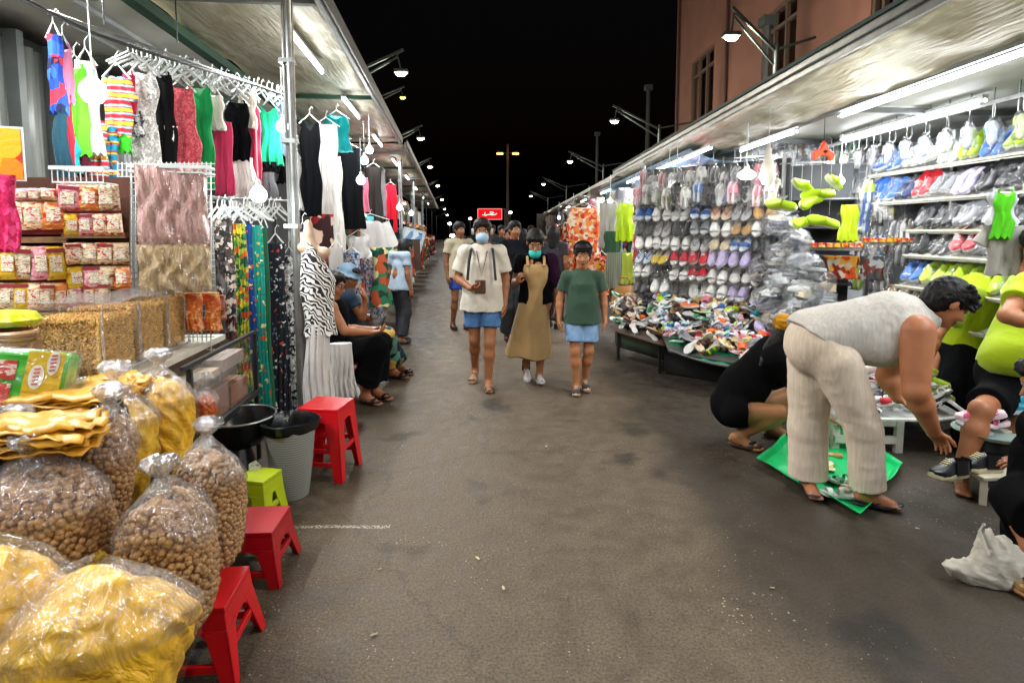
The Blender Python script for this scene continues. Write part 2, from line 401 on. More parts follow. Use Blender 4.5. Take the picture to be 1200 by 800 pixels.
# ------------------------------------------------------------------ road
def asphalt():
    m,nt,b,o=newmat('asphalt'); v=texco(nt)
    lk=nt.links.new
    big=nd(nt,'ShaderNodeTexNoise',Scale=.9,Detail=5.0,Roughness=.6); lk(v,big.inputs['Vector'])
    fine=nd(nt,'ShaderNodeTexNoise',Scale=85.0,Detail=3.0,Roughness=.7); lk(v,fine.inputs['Vector'])
    mid=nd(nt,'ShaderNodeTexNoise',Scale=7.0,Detail=6.0,Roughness=.65); lk(v,mid.inputs['Vector'])
    r=ramp(nt,[(.36,(.078,.056,.035)),(.5,(.094,.070,.044)),(.64,(.112,.085,.055))]); lk(mid.outputs['Fac'],r.inputs['Fac'])
    fr=ramp(nt,[(.34,(.45,.45,.45)),(.48,(.9,.9,.9)),(.62,(1.45,1.38,1.28))]); lk(fine.outputs['Fac'],fr.inputs['Fac'])
    mu=nd(nt,'ShaderNodeMix'); mu.data_type='RGBA'; mu.blend_type='MULTIPLY'; mu.inputs['Factor'].default_value=.85; lk(r.outputs[0],mu.inputs[6]); lk(fr.outputs[0],mu.inputs[7])
    # darker strip on the right and grubby margin on the left, edges broken by noise
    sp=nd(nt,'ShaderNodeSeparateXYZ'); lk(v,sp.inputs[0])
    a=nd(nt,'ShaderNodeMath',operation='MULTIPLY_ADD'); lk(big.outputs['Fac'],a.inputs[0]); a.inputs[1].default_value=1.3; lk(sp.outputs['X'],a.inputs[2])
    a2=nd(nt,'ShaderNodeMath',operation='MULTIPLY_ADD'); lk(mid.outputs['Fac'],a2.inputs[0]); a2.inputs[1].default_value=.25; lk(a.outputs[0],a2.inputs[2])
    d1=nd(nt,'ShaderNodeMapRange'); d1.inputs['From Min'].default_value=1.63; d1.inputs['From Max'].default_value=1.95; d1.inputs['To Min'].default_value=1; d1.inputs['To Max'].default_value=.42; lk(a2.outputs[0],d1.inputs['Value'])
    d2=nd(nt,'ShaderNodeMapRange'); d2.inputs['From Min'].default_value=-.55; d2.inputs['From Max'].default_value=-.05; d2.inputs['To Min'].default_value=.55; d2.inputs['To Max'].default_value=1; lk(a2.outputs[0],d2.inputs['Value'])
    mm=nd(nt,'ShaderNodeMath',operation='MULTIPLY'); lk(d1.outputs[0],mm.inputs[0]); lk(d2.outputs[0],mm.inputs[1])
    # blotches of spilt oil
    bl=nd(nt,'ShaderNodeTexNoise',Scale=1.7,Detail=3.0); lk(v,bl.inputs['Vector'])
    br=ramp(nt,[(.30,(.45,.45,.45)),(.38,(1,1,1))]); lk(bl.outputs['Fac'],br.inputs['Fac'])
    m3=nd(nt,'ShaderNodeMix'); m3.data_type='RGBA'; m3.blend_type='MULTIPLY'; m3.inputs['Factor'].default_value=1; lk(mu.outputs[2],m3.inputs[6]); lk(br.outputs[0],m3.inputs[7])
    wv=nd(nt,'ShaderNodeMix'); wv.data_type='VECTOR'; wv.inputs['Factor'].default_value=.22; lk(v,wv.inputs[4]); lk(mid.outputs['Color'],wv.inputs[5])
    ck=nd(nt,'ShaderNodeTexVoronoi',Scale=.55); ck.feature='DISTANCE_TO_EDGE'; lk(wv.outputs[1],ck.inputs['Vector'])
    ckr=ramp(nt,[(0,(.25,.25,.25)),(.004,(.45,.45,.45)),(.009,(1,1,1))]); lk(ck.outputs['Distance'],ckr.inputs['Fac'])
    m3b=nd(nt,'ShaderNodeMix'); m3b.data_type='RGBA'; m3b.blend_type='MULTIPLY'; m3b.inputs['Factor'].default_value=.3; lk(m3.outputs[2],m3b.inputs[6]); lk(ckr.outputs[0],m3b.inputs[7])
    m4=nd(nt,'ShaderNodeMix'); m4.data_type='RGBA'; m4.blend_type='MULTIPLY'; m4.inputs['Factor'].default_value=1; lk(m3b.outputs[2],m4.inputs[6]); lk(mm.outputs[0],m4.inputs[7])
    # pale grit specks, gathered in drifts
    vo=nd(nt,'ShaderNodeTexVoronoi',Scale=55.0); lk(v,vo.inputs['Vector'])
    cl=nd(nt,'ShaderNodeTexNoise',Scale=1.4,Detail=4.0,Roughness=.7); lk(v,cl.inputs['Vector'])
    th=nd(nt,'ShaderNodeMapRange'); th.inputs['From Min'].default_value=.46; th.inputs['From Max'].default_value=.72; th.inputs['To Min'].default_value=.05; th.inputs['To Max'].default_value=.30; lk(cl.outputs['Fac'],th.inputs['Value'])
    ls=nd(nt,'ShaderNodeMath',operation='LESS_THAN'); lk(vo.outputs['Distance'],ls.inputs[0]); lk(th.outputs[0],ls.inputs[1])
    sc_=nd(nt,'ShaderNodeSeparateColor'); lk(vo.outputs['Color'],sc_.inputs[0])
    gt=nd(nt,'ShaderNodeMath',operation='GREATER_THAN'); gt.inputs[1].default_value=.72; lk(sc_.outputs[0],gt.inputs[0])
    m5=nd(nt,'ShaderNodeMath',operation='MULTIPLY'); lk(ls.outputs[0],m5.inputs[0]); lk(gt.outputs[0],m5.inputs[1])
    # a long pale scrape across the left of the road
    yy=nd(nt,'ShaderNodeMath',operation='ABSOLUTE'); s1=nd(nt,'ShaderNodeMath',operation='MULTIPLY_ADD'); lk(mid.outputs['Fac'],s1.inputs[0]); s1.inputs[1].default_value=.05; s1b=nd(nt,'ShaderNodeMath',operation='SUBTRACT'); lk(sp.outputs['Y'],s1b.inputs[0]); s1b.inputs[1].default_value=2.93; lk(s1b.outputs[0],s1.inputs[2]); lk(s1.outputs[0],yy.inputs[0])
    y2=nd(nt,'ShaderNodeMath',operation='LESS_THAN'); y2.inputs[1].default_value=.014; lk(yy.outputs[0],y2.inputs[0])
    x1=nd(nt,'ShaderNodeMath',operation='COMPARE'); x1.inputs[1].default_value=-.93; x1.inputs[2].default_value=.28; lk(sp.outputs['X'],x1.inputs[0])
    g2=nd(nt,'ShaderNodeMath',operation='GREATER_THAN'); g2.inputs[1].default_value=.5; lk(fine.outputs['Fac'],g2.inputs[0])
    x2=nd(nt,'ShaderNodeMath',operation='MULTIPLY'); lk(y2.outputs[0],x2.inputs[0]); lk(x1.outputs[0],x2.inputs[1])
    x3=nd(nt,'ShaderNodeMath',operation='MULTIPLY'); lk(x2.outputs[0],x3.inputs[0]); lk(g2.outputs[0],x3.inputs[1])
    mxx=nd(nt,'ShaderNodeMath',operation='MAXIMUM'); lk(m5.outputs[0],mxx.inputs[0]); lk(x3.outputs[0],mxx.inputs[1])
    m6=nd(nt,'ShaderNodeMix'); m6.data_type='RGBA'; lk(mxx.outputs[0],m6.inputs['Factor']); lk(m4.outputs[2],m6.inputs[6]); m6.inputs[7].default_value=(.34,.30,.23,1)
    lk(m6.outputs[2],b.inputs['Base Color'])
    rr=ramp(nt,[(.3,(.5,.5,.5)),(.7,(.85,.85,.85))]); lk(mid.outputs['Fac'],rr.inputs['Fac']); lk(rr.outputs[0],b.inputs['Roughness']); b.inputs['Specular IOR Level'].default_value=.35
    bp=nd(nt,'ShaderNodeBump',Strength=.45,Distance=.006); lk(fine.outputs['Fac'],bp.inputs['Height'])
    bp2=nd(nt,'ShaderNodeBump',Strength=.4,Distance=.05); lk(mid.outputs['Fac'],bp2.inputs['Height']); lk(bp.outputs[0],bp2.inputs['Normal']); lk(bp2.outputs[0],b.inputs['Normal'])
    return m
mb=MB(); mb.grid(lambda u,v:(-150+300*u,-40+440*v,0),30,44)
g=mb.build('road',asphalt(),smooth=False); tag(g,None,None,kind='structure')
# loose litter on the road
litter=[(640,524),(655,478),(438,745),(722,700),(560,655),(470,610),(905,690),(968,500),(1075,620),(1130,600),(445,668),(860,760),(590,690),(1005,700)]
lc=['#c9bd9c','#d8d2c0','#8f8a70','#bdb08a']
def litter_label(i):
    L_=['pale paper scrap on the road right of centre','tiny pale scrap on the road behind the walking boy','curled yellowish scrap low on the left of the road','small bright chip on bare road in front of the middle','off white crumb on the road left of centre','pale flake on the road beyond the long scrape','flattened scrap on dark asphalt below the green sheet','small scrap beside the squatting woman','crumpled leaf on the asphalt below the black sneaker','yellow leaf scrap near the white stool legs','pale chip near the red stool by the scrape','scrap near the dark patch at the bottom right','little crumb in the centre foreground of the road','pale flake in front of the bending woman']
    return L_[i]
for i,(px,py) in list(enumerate(litter))[:14:2]:
    p=G(px,py); mb=MB(); s=.005+.006*random.random(); a=random.random()*6
    def fn(u,v): 
        x=(u-.5)*2*s*(1.6+.4*math.sin(v*5+i));y=(v-.5)*1.4*s
        return (p.x+x*math.cos(a)-y*math.sin(a),p.y+x*math.sin(a)+y*math.cos(a),.004+.006*abs(math.sin(u*5+v*4+i)))
    mb.grid(fn,5,4)
    o=mb.build('paper_scrap',M(lc[i%4],rough=.8)); sm=o.modifiers.new('s','SOLIDIFY'); sm.thickness=.002
    tag(o,litter_label(i),'litter','scraps of litter on the road')
# ------------------------------------------------------------------ materials of the stalls
def foil(c1=(.50,.43,.27),c2=(.88,.83,.66)):
    m,nt,b,o=newmat('crinkled_foil'); v=texco(nt,(1.2,.35,1))
    n=nd(nt,'ShaderNodeTexNoise',Scale=5.0,Detail=6.0,Distortion=1.2); nt.links.new(v,n.inputs['Vector'])
    v2=texco(nt,(14,1.2,1)); n2=nd(nt,'ShaderNodeTexNoise',Scale=2.5,Detail=5.0); nt.links.new(v2,n2.inputs['Vector'])
    r=ramp(nt,[(.32,c1),(.5,tuple((a+b2)/2 for a,b2 in zip(c1,c2))),(.66,c2)]); nt.links.new(n.outputs['Fac'],r.inputs['Fac']); nt.links.new(r.outputs[0],b.inputs['Base Color'])
    b.inputs['Metallic'].default_value=.4; b.inputs['Roughness'].default_value=.38
    ad=nd(nt,'ShaderNodeMath',operation='ADD'); nt.links.new(n.outputs['Fac'],ad.inputs[0]); nt.links.new(n2.outputs['Fac'],ad.inputs[1])
    bp=nd(nt,'ShaderNodeBump',Strength=.32,Distance=.05); nt.links.new(ad.outputs[0],bp.inputs['Height']); nt.links.new(bp.outputs[0],b.inputs['Normal'])
    return m
FOIL=foil(); WHITEP=M('#c9c9bd',rough=.5,var=.1,vs=2,bump=.1,bs=6); STEEL=M('#8d8f8c',rough=.35,metal=.8,var=.2,vs=9); GREENB=M('#3f5f4c',rough=.5,metal=.3); WHITEM=M('#c8ccc9',rough=.4,metal=.1)
DARK=M('#141414',rough=.7); DGREEN=M('#1d3a34',rough=.6); TUBE=emis('#f2f6ff',16.0); BULB=emis('#f4f8ff',9.0)
def arealight(c,sx,sy,e,rot=(0,0,0),color=(.93,.97,1.0),parent=None):
    l=bpy.data.lights.new('tube_glow','AREA'); l.shape='RECTANGLE'; l.size=sx; l.size_y=sy; l.energy=e; l.color=color
    o=bpy.data.objects.new('tube_glow',l); col.objects.link(o); o.location=c; o.rotation_euler=rot; return o
# ------------------------------------------------------------------ left awnings (row frame: s along, d to the right, z up)
def lbox(mb,s0,s1,d0,d1,z0,z1,lift=0):
    v=[L(s,d,z+(lift*(d-d0)/(d1-d0) if d1!=d0 else 0)) for z in (z0,z1) for s,d in ((s0,d0),(s1,d0),(s1,d1),(s0,d1))]
    mb.add(v,[(0,1,2,3),(7,6,5,4),(0,4,5,1),(1,5,6,2),(2,6,7,3),(3,7,4,0)])
def left_awning(s0,s1,dz,dd,label,eave):
    t=thing('awning',label,'awning',L(s0,-.97,3.3),0,'awnings over the left stalls')
    mb=MB()
    nu,nv=int((s1-s0)*6),10
    def fn(u,v):
        s=s0+(s1-s0)*u; d=-2.25+v*1.28+dd; z=3.32+dz+.02*math.sin(s*3.1+v*3)+.012*math.sin(s*9+v*11)-.03*math.sin(PI*((s*.8)%1))*(v)
        return L(s,d,z)
    mb.grid(fn,nu,nv); o=mb.build('sheet',FOIL,t,world=True); so=o.modifiers.new('s','SOLIDIFY'); so.thickness=.012; so.offset=1
    mb=MB(); lbox(mb,s0,s1,-.97+dd,-.93+dd,3.24+dz,3.36+dz); lbox(mb,s0,s1,-.925+dd,-.905+dd,3.27+dz,3.40+dz); mb.build('eave_rail',STEEL,t,world=True,bevel=.006)
    mb=MB(); lbox(mb,s0,s1,-2.30+dd,-2.20+dd,3.19+dz,3.27+dz)
    mb.build('green_beam',GREENB,t,world=True)
    k=s0+.8
    while k<s1:
        mb=MB(); lbox(mb,k,k+.05,-2.2+dd,-.98+dd,3.235+dz,3.285+dz); mb.build('rafter',GREENB if int(k)%2 else STEEL,t,world=True); k+=3.1
    return t
left_awning(-2.5,11.6,0,0,'nearest foil lined awning over the left stalls, steel eave rail',1)
left_awning(11.75,22,-.03,.08,'second awning along the left row, sagging foil sheet beyond the first one',0)
left_awning(22.2,46,.03,.03,'farthest awning of the left row running away to the street end',0)
t=thing('stall_ceiling','white panelled ceiling with cross beams over the nearest left stall','ceiling',L(0,-3,3.2))
mb=MB(); mb.grid(lambda u,v:L(-2.5+26*u,-2.32-1.1*v,3.24-.12*v),20,3); o=mb.build('panel',WHITEP,t,world=True); s_=o.modifiers.new('s','SOLIDIFY'); s_.thickness=.02; s_.offset=1
mb=MB()
for k in np.arange(1.2,24,1.5): lbox(mb,k,k+.05,-3.4,-2.33,3.10,3.15)
mb.build('cross_beam',M('#8d9a86',rough=.5),t,world=True)
mb=MB()
for d in (-2.62,-2.95): lbox(mb,-2.5,23,d,d+.04,3.155,3.19)
mb.build('purlin',WHITEM,t,world=True)
# fluorescent tubes along the left row
def tube_light(a,b,label,group,power,cat='tube light',dz=-.05,vis=1.0):
    a=Vector(a);b=Vector(b);m=(a+b)/2; d=b-a
    t=thing('tube_light',label,cat,m,0,group)
    mb=MB(); mb.tube([a,b],.016,8); mb.build('tube',TUBE,t,world=True)
    mb=MB(); mb.bar(a+Vector((0,0,.035)),b+Vector((0,0,.035)),.05,.028); mb.bar(a,a+d*.02,.03,.05); mb.bar(b-d*.02,b,.03,.05); mb.build('fixture',WHITEM,t,world=True)
    l=arealight(m+Vector((0,0,-.03)),d.length*.95,.06,power,(0,0,math.atan2(d.y,d.x)))
    l.parent=t; l.matrix_parent_inverse=Matrix.Translation(-t.location)
    return t
ordn=['first','second','third','fourth','fifth','sixth','seventh','eighth','ninth','tenth','eleventh','twelfth','thirteenth','fourteenth','fifteenth','sixteenth','seventeenth','eighteenth','nineteenth','twentieth']
def ordinal(i): return ordn[i] if i<20 else '%d%s'%(i+1,'st' if (i+1)%10==1 else 'nd' if (i+1)%10==2 else 'rd' if (i+1)%10==3 else 'th')
k=0
for s in [-1.4,1.2,3.0,5.0,7.4,10.2,13.5,17.5,22,28,35]:
    dd_=-2.38 if s<4.5 else -1.30
    tube_light(L(s,dd_,3.13 if s<4.5 else 3.20),L(s+1.25,dd_,3.13 if s<4.5 else 3.20),'%s fluorescent tube from the front under the left awning'%ordinal(k),'tube lights under the left awnings',58 if s<4.5 else 62); k+=1
tube_light(L(2.1,-3.0,3.02),L(3.2,-3.0,3.02),'short fluorescent tube high over the grey shutters','tube lights under the left awnings',22)
# poles
def pole(x,y,h,label,r=.028):
    t=thing('awning_pole',label,'pole',(x,y,0),0,'awning poles')
    mb=MB(); mb.tube([(0,0,.02),(0,0,h)],r,14); mb.tube([(-.055,.03,1.5),(-.055,.03,h)],.012,8); mb.build('post',STEEL,t)
    mb=MB(); mb.box((0,0,.012),(.14,.14,.02)); mb.build('foot_plate',STEEL,t)
    mb=MB()
    for z in (1.6,2.2,2.75):
        mb=MB(); mb.box((-.025,.012,z),(.1,.08,.03)); mb.build('clamp',STEEL,t)
pp=P(341,100,4.1); pole(pp.x,4.1,3.26,'tall steel awning pole rising behind the zebra print dress')
for i,s in enumerate((14.0,19.0,25.0)):
    p=L(s,-1.15,0); pole(p.x,p.y,3.26,'%s steel pole of the left row beyond the near one'%ordinal(i))
# back wall of left row : shutters near, dark boards beyond
t=thing('roller_shutter','dull grey ribbed metal shutters behind the snack stall','shutter',L(2.5,-3.2,0))
mb=MB()
def sh(u,v):
    s=3.3+2.9*u; q=(s*5)%1; dep=.05 if q<.3 else (.02 if q>.6 else 0)
    return L(s,-3.2+dep,2.95*v+.0)
mb.grid(sh,140,4); o=mb.build('leaf',M('#6f716a',rough=.45,metal=.25,var=.25,vs=3,stretch=(1,1,.3)),t,world=True,ang=20)
s_=o.modifiers.new('s','SOLIDIFY'); s_.thickness=.02
mb=MB(); 
for s in (4.55,4.95,5.6): lbox(mb,s,s+.07,-3.15,-3.06,0,3.0)
mb.build('upright',M('#4d504c',rough=.4,metal=.6),t,world=True)
t=thing('stall_back_wall','dark boarded back wall running behind the left clothes stalls','wall',L(5,-3.4,0))
mb=MB(); lbox(mb,-2.5,46,-3.5,-3.42,0,3.35); mb.build('board',M('#2a2826',rough=.8,var=.4,vs=1.2,bump=.3,bs=4),t,world=True)
mb=MB()
for s in np.arange(4.6,46,1.4): lbox(mb,s,s+.06,-3.42,-3.36,0,3.2)
mb.build('batten',M('#3a3835',rough=.7),t,world=True)
# ------------------------------------------------------------------ right canopy
t=thing('awning','long brushed metal canopy over the right hand shoe stalls','awning',(2.5,2,2.9))
XE=2.52
mb=MB()
def fnr(u,v):
    y=-3+17*u; x=XE+.68*v
    return Vector((x,y,2.90-.15*v+.012*math.sin(y*4+v*5)+.01*math.sin(y*11)))
mb.grid(fnr,90,6); o=mb.build('eave_sheet',FOIL,t,world=True); s_=o.modifiers.new('s','SOLIDIFY'); s_.thickness=.012; s_.offset=1
mb=MB(); mb.box((XE-.02,5.5,2.93),(.035,17,.10)); mb.box((XE-.055,5.5,2.965),(.03,17,.06)); mb.build('eave_rail',STEEL,t,world=True,bevel=.006)
mb=MB(); mb.box((XE+.68,5.5,2.755),(.06,17,.07)); mb.build('gutter_beam',STEEL,t,world=True)
mb=MB(); mb.grid(lambda u,v:Vector((XE+.72+1.9*v,-3+17*u,2.80-.08*v+.01*math.sin(u*40))),50,4); o=mb.build('ceiling',WHITEP,t,world=True); s_=o.modifiers.new('s','SOLIDIFY'); s_.thickness=.02; s_.offset=1
mb=MB(); mb.add([(XE-.09,-3,2.99),(XE-.09,14,2.99),(XE+1.9,14,3.55),(XE+1.9,-3,3.55),(XE-.09,-3,3.02),(XE-.09,14,3.02),(XE+1.9,14,3.58),(XE+1.9,-3,3.58)],[(0,1,2,3),(7,6,5,4),(0,4,5,1),(1,5,6,2),(2,6,7,3),(3,7,4,0)]); mb.build('roof_sheet',DGREEN,t,world=True)
mb=MB()
for y in np.arange(-2,14,1.9): mb.bar((XE+.72,y,2.73),(XE+2.6,y,2.68),.04,.05,up=(0,0,1))
mb.build('rafter',STEEL,t,world=True)
t=thing('awning','farther right canopies of the row, blue edged tarp along the eave','awning',(2.5,15,2.9))
mb=MB(); mb.grid(lambda u,v:Vector((XE+.05+2.2*v,14.15+32*u,2.86-.1*v+.05*math.sin(u*60+v*4)+.03*math.sin(u*23))),120,5); o=mb.build('sheet',FOIL,t,world=True); s_=o.modifiers.new('s','SOLIDIFY'); s_.thickness=.012; s_.offset=1
mb=MB(); mb.box((XE,30,2.9),(.05,32,.09)); mb.build('eave_rail',STEEL,t,world=True)
BLUET=wavy(['#2e7fae','#c6d3d6','#2a8fb5','#aab8ba'],scale=9,dist=3,axis='X',stretch=(1,.2,1)); 
t=thing('blue_tarp','blue and white striped tarp slung under the right eave','tarp',(2.6,9,2.8))
mb=MB(); mb.grid(lambda u,v:Vector((XE+.12+.9*v,8.6+9*u,2.78-.16*v+.05*math.sin(u*30)*v-.10*math.sin(PI*v))),60,8); o=mb.build('sheet',BLUET,t,world=True); s_=o.modifiers.new('s','SOLIDIFY'); s_.thickness=.004
k=0
for y,x,n in [(3.45,3.24,2.3),(-1.2,3.24,2.0),(1.0,3.24,2.0),(6.6,3.24,1.6),(7.9,2.72,1.2),(9.2,3.24,1.6),(12,3.24,1.6),(16,3.24,1.6),(21,3.24,1.6),(27,3.24,1.6)]:
    x=x if y<8 else 2.72
    tube_light((x,y,2.69),(x,y+n,2.69),'%s fluorescent tube of the outer line under the right canopy'%ordinal(k),'tube lights under the right canopies',42 if y<8 else 68); k+=1
for i,(y,n) in enumerate([(4.9,2.1),(1.6,2.1),(8.6,1.8)]):
    tube_light((3.98,y,2.66),(3.98,y+n,2.66),'%s fluorescent tube of the inner line under the right canopy'%ordinal(i),'tube lights under the right canopies',22)
t=thing('stall_back_wall','grey panelled back wall behind the right shoe shelves','wall',(5.2,5,0))
mb=MB(); mb.box((5.2,5.5,1.45),(.06,17,2.9)); mb.build('board',M('#8b8e90',rough=.6,var=.25,vs=2),t,world=True)
mb=MB()
for y in np.arange(-2,14,.9): mb.box((5.15,y,1.45),(.03,.04,2.9))
mb.build('batten',STEEL,t,world=True)
t=thing('stall_back_wall','dark back wall behind the farther right stalls','wall',(5.2,30,0))
mb=MB(); mb.box((5.2,30.3,1.45),(.06,32,2.9)); mb.box((3.6,46.3,1.45),(3.2,.06,2.9)); mb.build('board',M('#3a3835',rough=.8,var=.4),t,world=True)
# ------------------------------------------------------------------ terracotta building behind the right stalls
BX=7.4
def bpt(px,py): return PR(px,py,BX)
def PR(px,py,X):
    d=ray(px,py); tt=X/d.x; return Vector((X,d.y*tt,CAMH+d.z*tt))
cY=PR(792,100,BX).y
BM=M((.21,.092,.06),rough=.85,var=.18,vs=.7,bump=.25,bs=5); BF=M((.22,.12,.085),rough=.7,var=.2); BG=M('#0d0f10',rough=.15)
t=thing('corner_building','terracotta plastered building with arched windows rising over the right stalls','building',(BX,cY,0))
wins=[]
for (cx,top,bot,wd) in ((824,62,138,26),(915,5,95,40),(1045,-75,12,40)):
    c=PR(cx,(top+bot)/2,BX); y0=PR(cx+wd/2,top,BX).y; y1=PR(cx-wd/2,top,BX).y
    z1=PR(cx,top,BX).z; z0=PR(cx,bot,BX).z; wins.append((y0,y1,z0,z1))
topz=PR(792,24,BX).z+.2
mb=MB(); ys=sorted([-4,cY]+[v for w_ in wins for v in w_[:2]])
prev=-4
for (y0,y1,z0,z1) in sorted(wins):
    mb.box((BX+.15,(prev+y0)/2,topz/2+1),(.3,y0-prev,topz+2)); mb.box((BX+.15,(y0+y1)/2,z0/2),(.3,y1-y0,z0)); mb.box((BX+.15,(y0+y1)/2,(z1+topz+2)/2),(.3,y1-y0,topz+2-z1)); prev=y1
mb.box((BX+.15,(prev+cY)/2,topz/2+1),(.3,cY-prev,topz+2)); mb.box((BX+4.3,cY-.15,topz/2+1),(8,.3,topz+2))
mb.build('wall',BM,t,world=True)
mb=MB(); mb.box((BX-.06,(cY-4)/2,topz+2.05),(.5,cY+4.3,.22)); mb.build('cornice',BF,t,world=True)
for (y0,y1,z0,z1) in wins:
    mb=MB(); W=y1-y0; H=z1-z0
    for y in (y0+.05,(2*y0+y1)/3,(y0+2*y1)/3,y1-.05): mb.box((BX+.08,y,(z0+z1)/2),(.1,.09,H))
    for z in (z0+.05,z0+H*.74,z1-.05): mb.box((BX+.085,(y0+y1)/2,z),(.1,W,.09))
    fr=mb.build('window',M('#5b4a3c',rough=.6),t,world=True)
    mb=MB(); mb.box((BX+.14,(y0+y1)/2,(z0+z1)/2),(.02,W,H)); mb.build('pane',BG,fr,world=True)
    mb=MB(); mb.box((BX-.04,(y0+y1)/2,z0-.1),(.14,W+.4,.14)); 
    for k2 in range(9):
        a=PI*k2/9; a2=PI*(k2+1)/9; c0=Vector((BX-.03,(y0+y1)/2-(W/2+.12)*math.cos(a),z1+.25*math.sin(a)*W/1.2)); c1=Vector((BX-.03,(y0+y1)/2-(W/2+.12)*math.cos(a2),z1+.25*math.sin(a2)*W/1.2)); mb.bar(c0,c1,.12,.10)
    for y in (y0-.12,y1+.12): mb.box((BX-.03,y,(z0+z1)/2),(.1,.12,H))
    mb.build('surround',BF,fr,world=True)
for yy_ in (cY-.5,cY-6.3):
    mb=MB(); mb.tube([(BX-.06,yy_,0),(BX-.06,yy_,topz+2)],.05,8); mb.build('drain_pipe',M('#4a3026',rough=.6),t,world=True)
# dark block behind it and further silhouettes
t=thing('far_building','unlit dark building beyond the terracotta block, edge barely visible','building',(12,cY+12,0))
mb=MB(); mb.box((16,cY+14,4),(9,12,8)); mb.box((16,cY+14,8.2),(9.4,12.4,.4)); mb.build('wall',M('#141413',rough=.9),t,world=True)
mb=MB()
for y in range(4):
    for z in (2.6,5.4): mb.box((11.46,cY+9.6+y*2.8,z),(.1,1,1.5))
mb.build('window',BG,t,world=True)
# ------------------------------------------------------------------ street lamps
LAMP=emis('#fff6e2',60.0); LAMPO=emis('#ff8a3a',30.0); POLE=M('#39423e',rough=.5,metal=.5)
def street_lamp(px,py,Y,side,label,power=60,pole_dx=1.1,orange=False,base=None):
    c=P(px,py,Y); bx=c.x+side*pole_dx
    t=thing('street_lamp',label,'street lamp',(bx,Y,0),0,'street lamps over the market')
    mb=MB(); mb.tube([(0,0,0),(0,0,c.z-.1)],[.07,.05],10); mb.build('pole',POLE,t)
    mb=MB(); dx=-side*pole_dx; z=c.z
    mb.bar((0,0,z-.25),(dx*1.05,-.1,z+.55),.06,.06); mb.bar((0,0,z-.55),(dx*.95,0,z+.40),.04,.04); mb.bar((0,.12,z-.2),(-dx*.9,.1,z+.05),.05,.05); mb.bar((dx*.95,0,z+.48),(dx,0,z+.1),.03,.03)
    mb.build('arm',POLE,t)
    mb=MB(); mb.box((dx,0,z+.07),(.34,.20,.09)); mb.build('lamp_housing',POLE,t,bevel=.02)
    mb=MB(); mb.lathe([(.0,-.05),(.07,-.04),(.11,0),(.11,.02)],(dx,0,z),12,1.2,.8); mb.build('lens',LAMPO if orange else LAMP,t)
    l=bpy.data.lights.new('lamp_glow','POINT'); l.energy=power; l.shadow_soft_size=.12; l.color=(1,.5,.2) if orange else (1,.93,.8)
    o=bpy.data.objects.new('lamp_glow',l); col.objects.link(o); o.parent=t; o.location=(dx,0,z-.22)
RL=[(857,45,11.6),(720,143,20.6),(668,190,31),(637,216,45),(622,230,60),(664,188,38)]
for i,(a,b,Y) in enumerate(RL[:5]): street_lamp(a,b,Y,1,['bright street lamp on arms in front of the terracotta building','second lamp of the right line, arms over the canopy','third lamp of the right line','fourth lamp of the right line, small and far','last tiny lamp of the right line by the street end'][i] if i!=2 else 'third lamp of the right line, over the far awnings',[260,300,300,200,150][i],[.9,1.6,1.8,1.8,1.8][i])
LL=[(470,87,14.3),(493,163,24.5),(504,196,35),(513,218,50),(518,234,65),(521,245,80),(524,252,95)]
for i,(a,b,Y) in enumerate(LL): street_lamp(a,b,Y,-1,'%s lamp of the left line of street lamps'%ordinal(i),[300,300,300,200,150,100,100][i],1.8)
street_lamp(472,115,30,-1,'orange glowing lamp hanging below the nearest left street lamp',60,2.0,orange=True)
for nm,x_,y_,sd_ in (('unseen street lamp added above the right canopy beside the viewer',3.3,2.2,1),('unseen street lamp added above the left awning beside the viewer',-2.7,4.4,-1),('unseen street lamp added to the right line behind the viewer',3.2,-7,1),('unseen street lamp added to the left line behind the viewer',-2.4,-5,-1)):  # unseen lamps continuing both lines, added to light the walkers from the front
    q_=Vector((x_,y_,5.5)); bx_=x_+sd_*1.2
    t=thing('street_lamp',nm,'street lamp',(bx_,y_,0),0,'street lamps over the market')
    mb=MB(); mb.tube([(0,0,0),(0,0,5.6)],[.07,.05],10); mb.build('pole',POLE,t); mb=MB(); mb.bar((0,0,5.3),(-sd_*1.2,0,5.75),.05,.05); mb.build('arm',POLE,t)
    mb=MB(); mb.box((-sd_*1.2,0,5.57),(.34,.20,.09)); mb.build('lamp_housing',POLE,t); mb=MB(); mb.lathe([(0,-.05),(.07,-.04),(.11,0),(.11,.02)],(-sd_*1.2,0,5.5),12,1.2,.8); mb.build('lens',LAMP,t)
    l=bpy.data.lights.new('lamp_glow','POINT'); l.energy=330; l.shadow_soft_size=.15; l.color=(1,.91,.78); o=bpy.data.objects.new('lamp_glow',l); col.objects.link(o); o.parent=t; o.location=(-sd_*1.2,0,5.25)
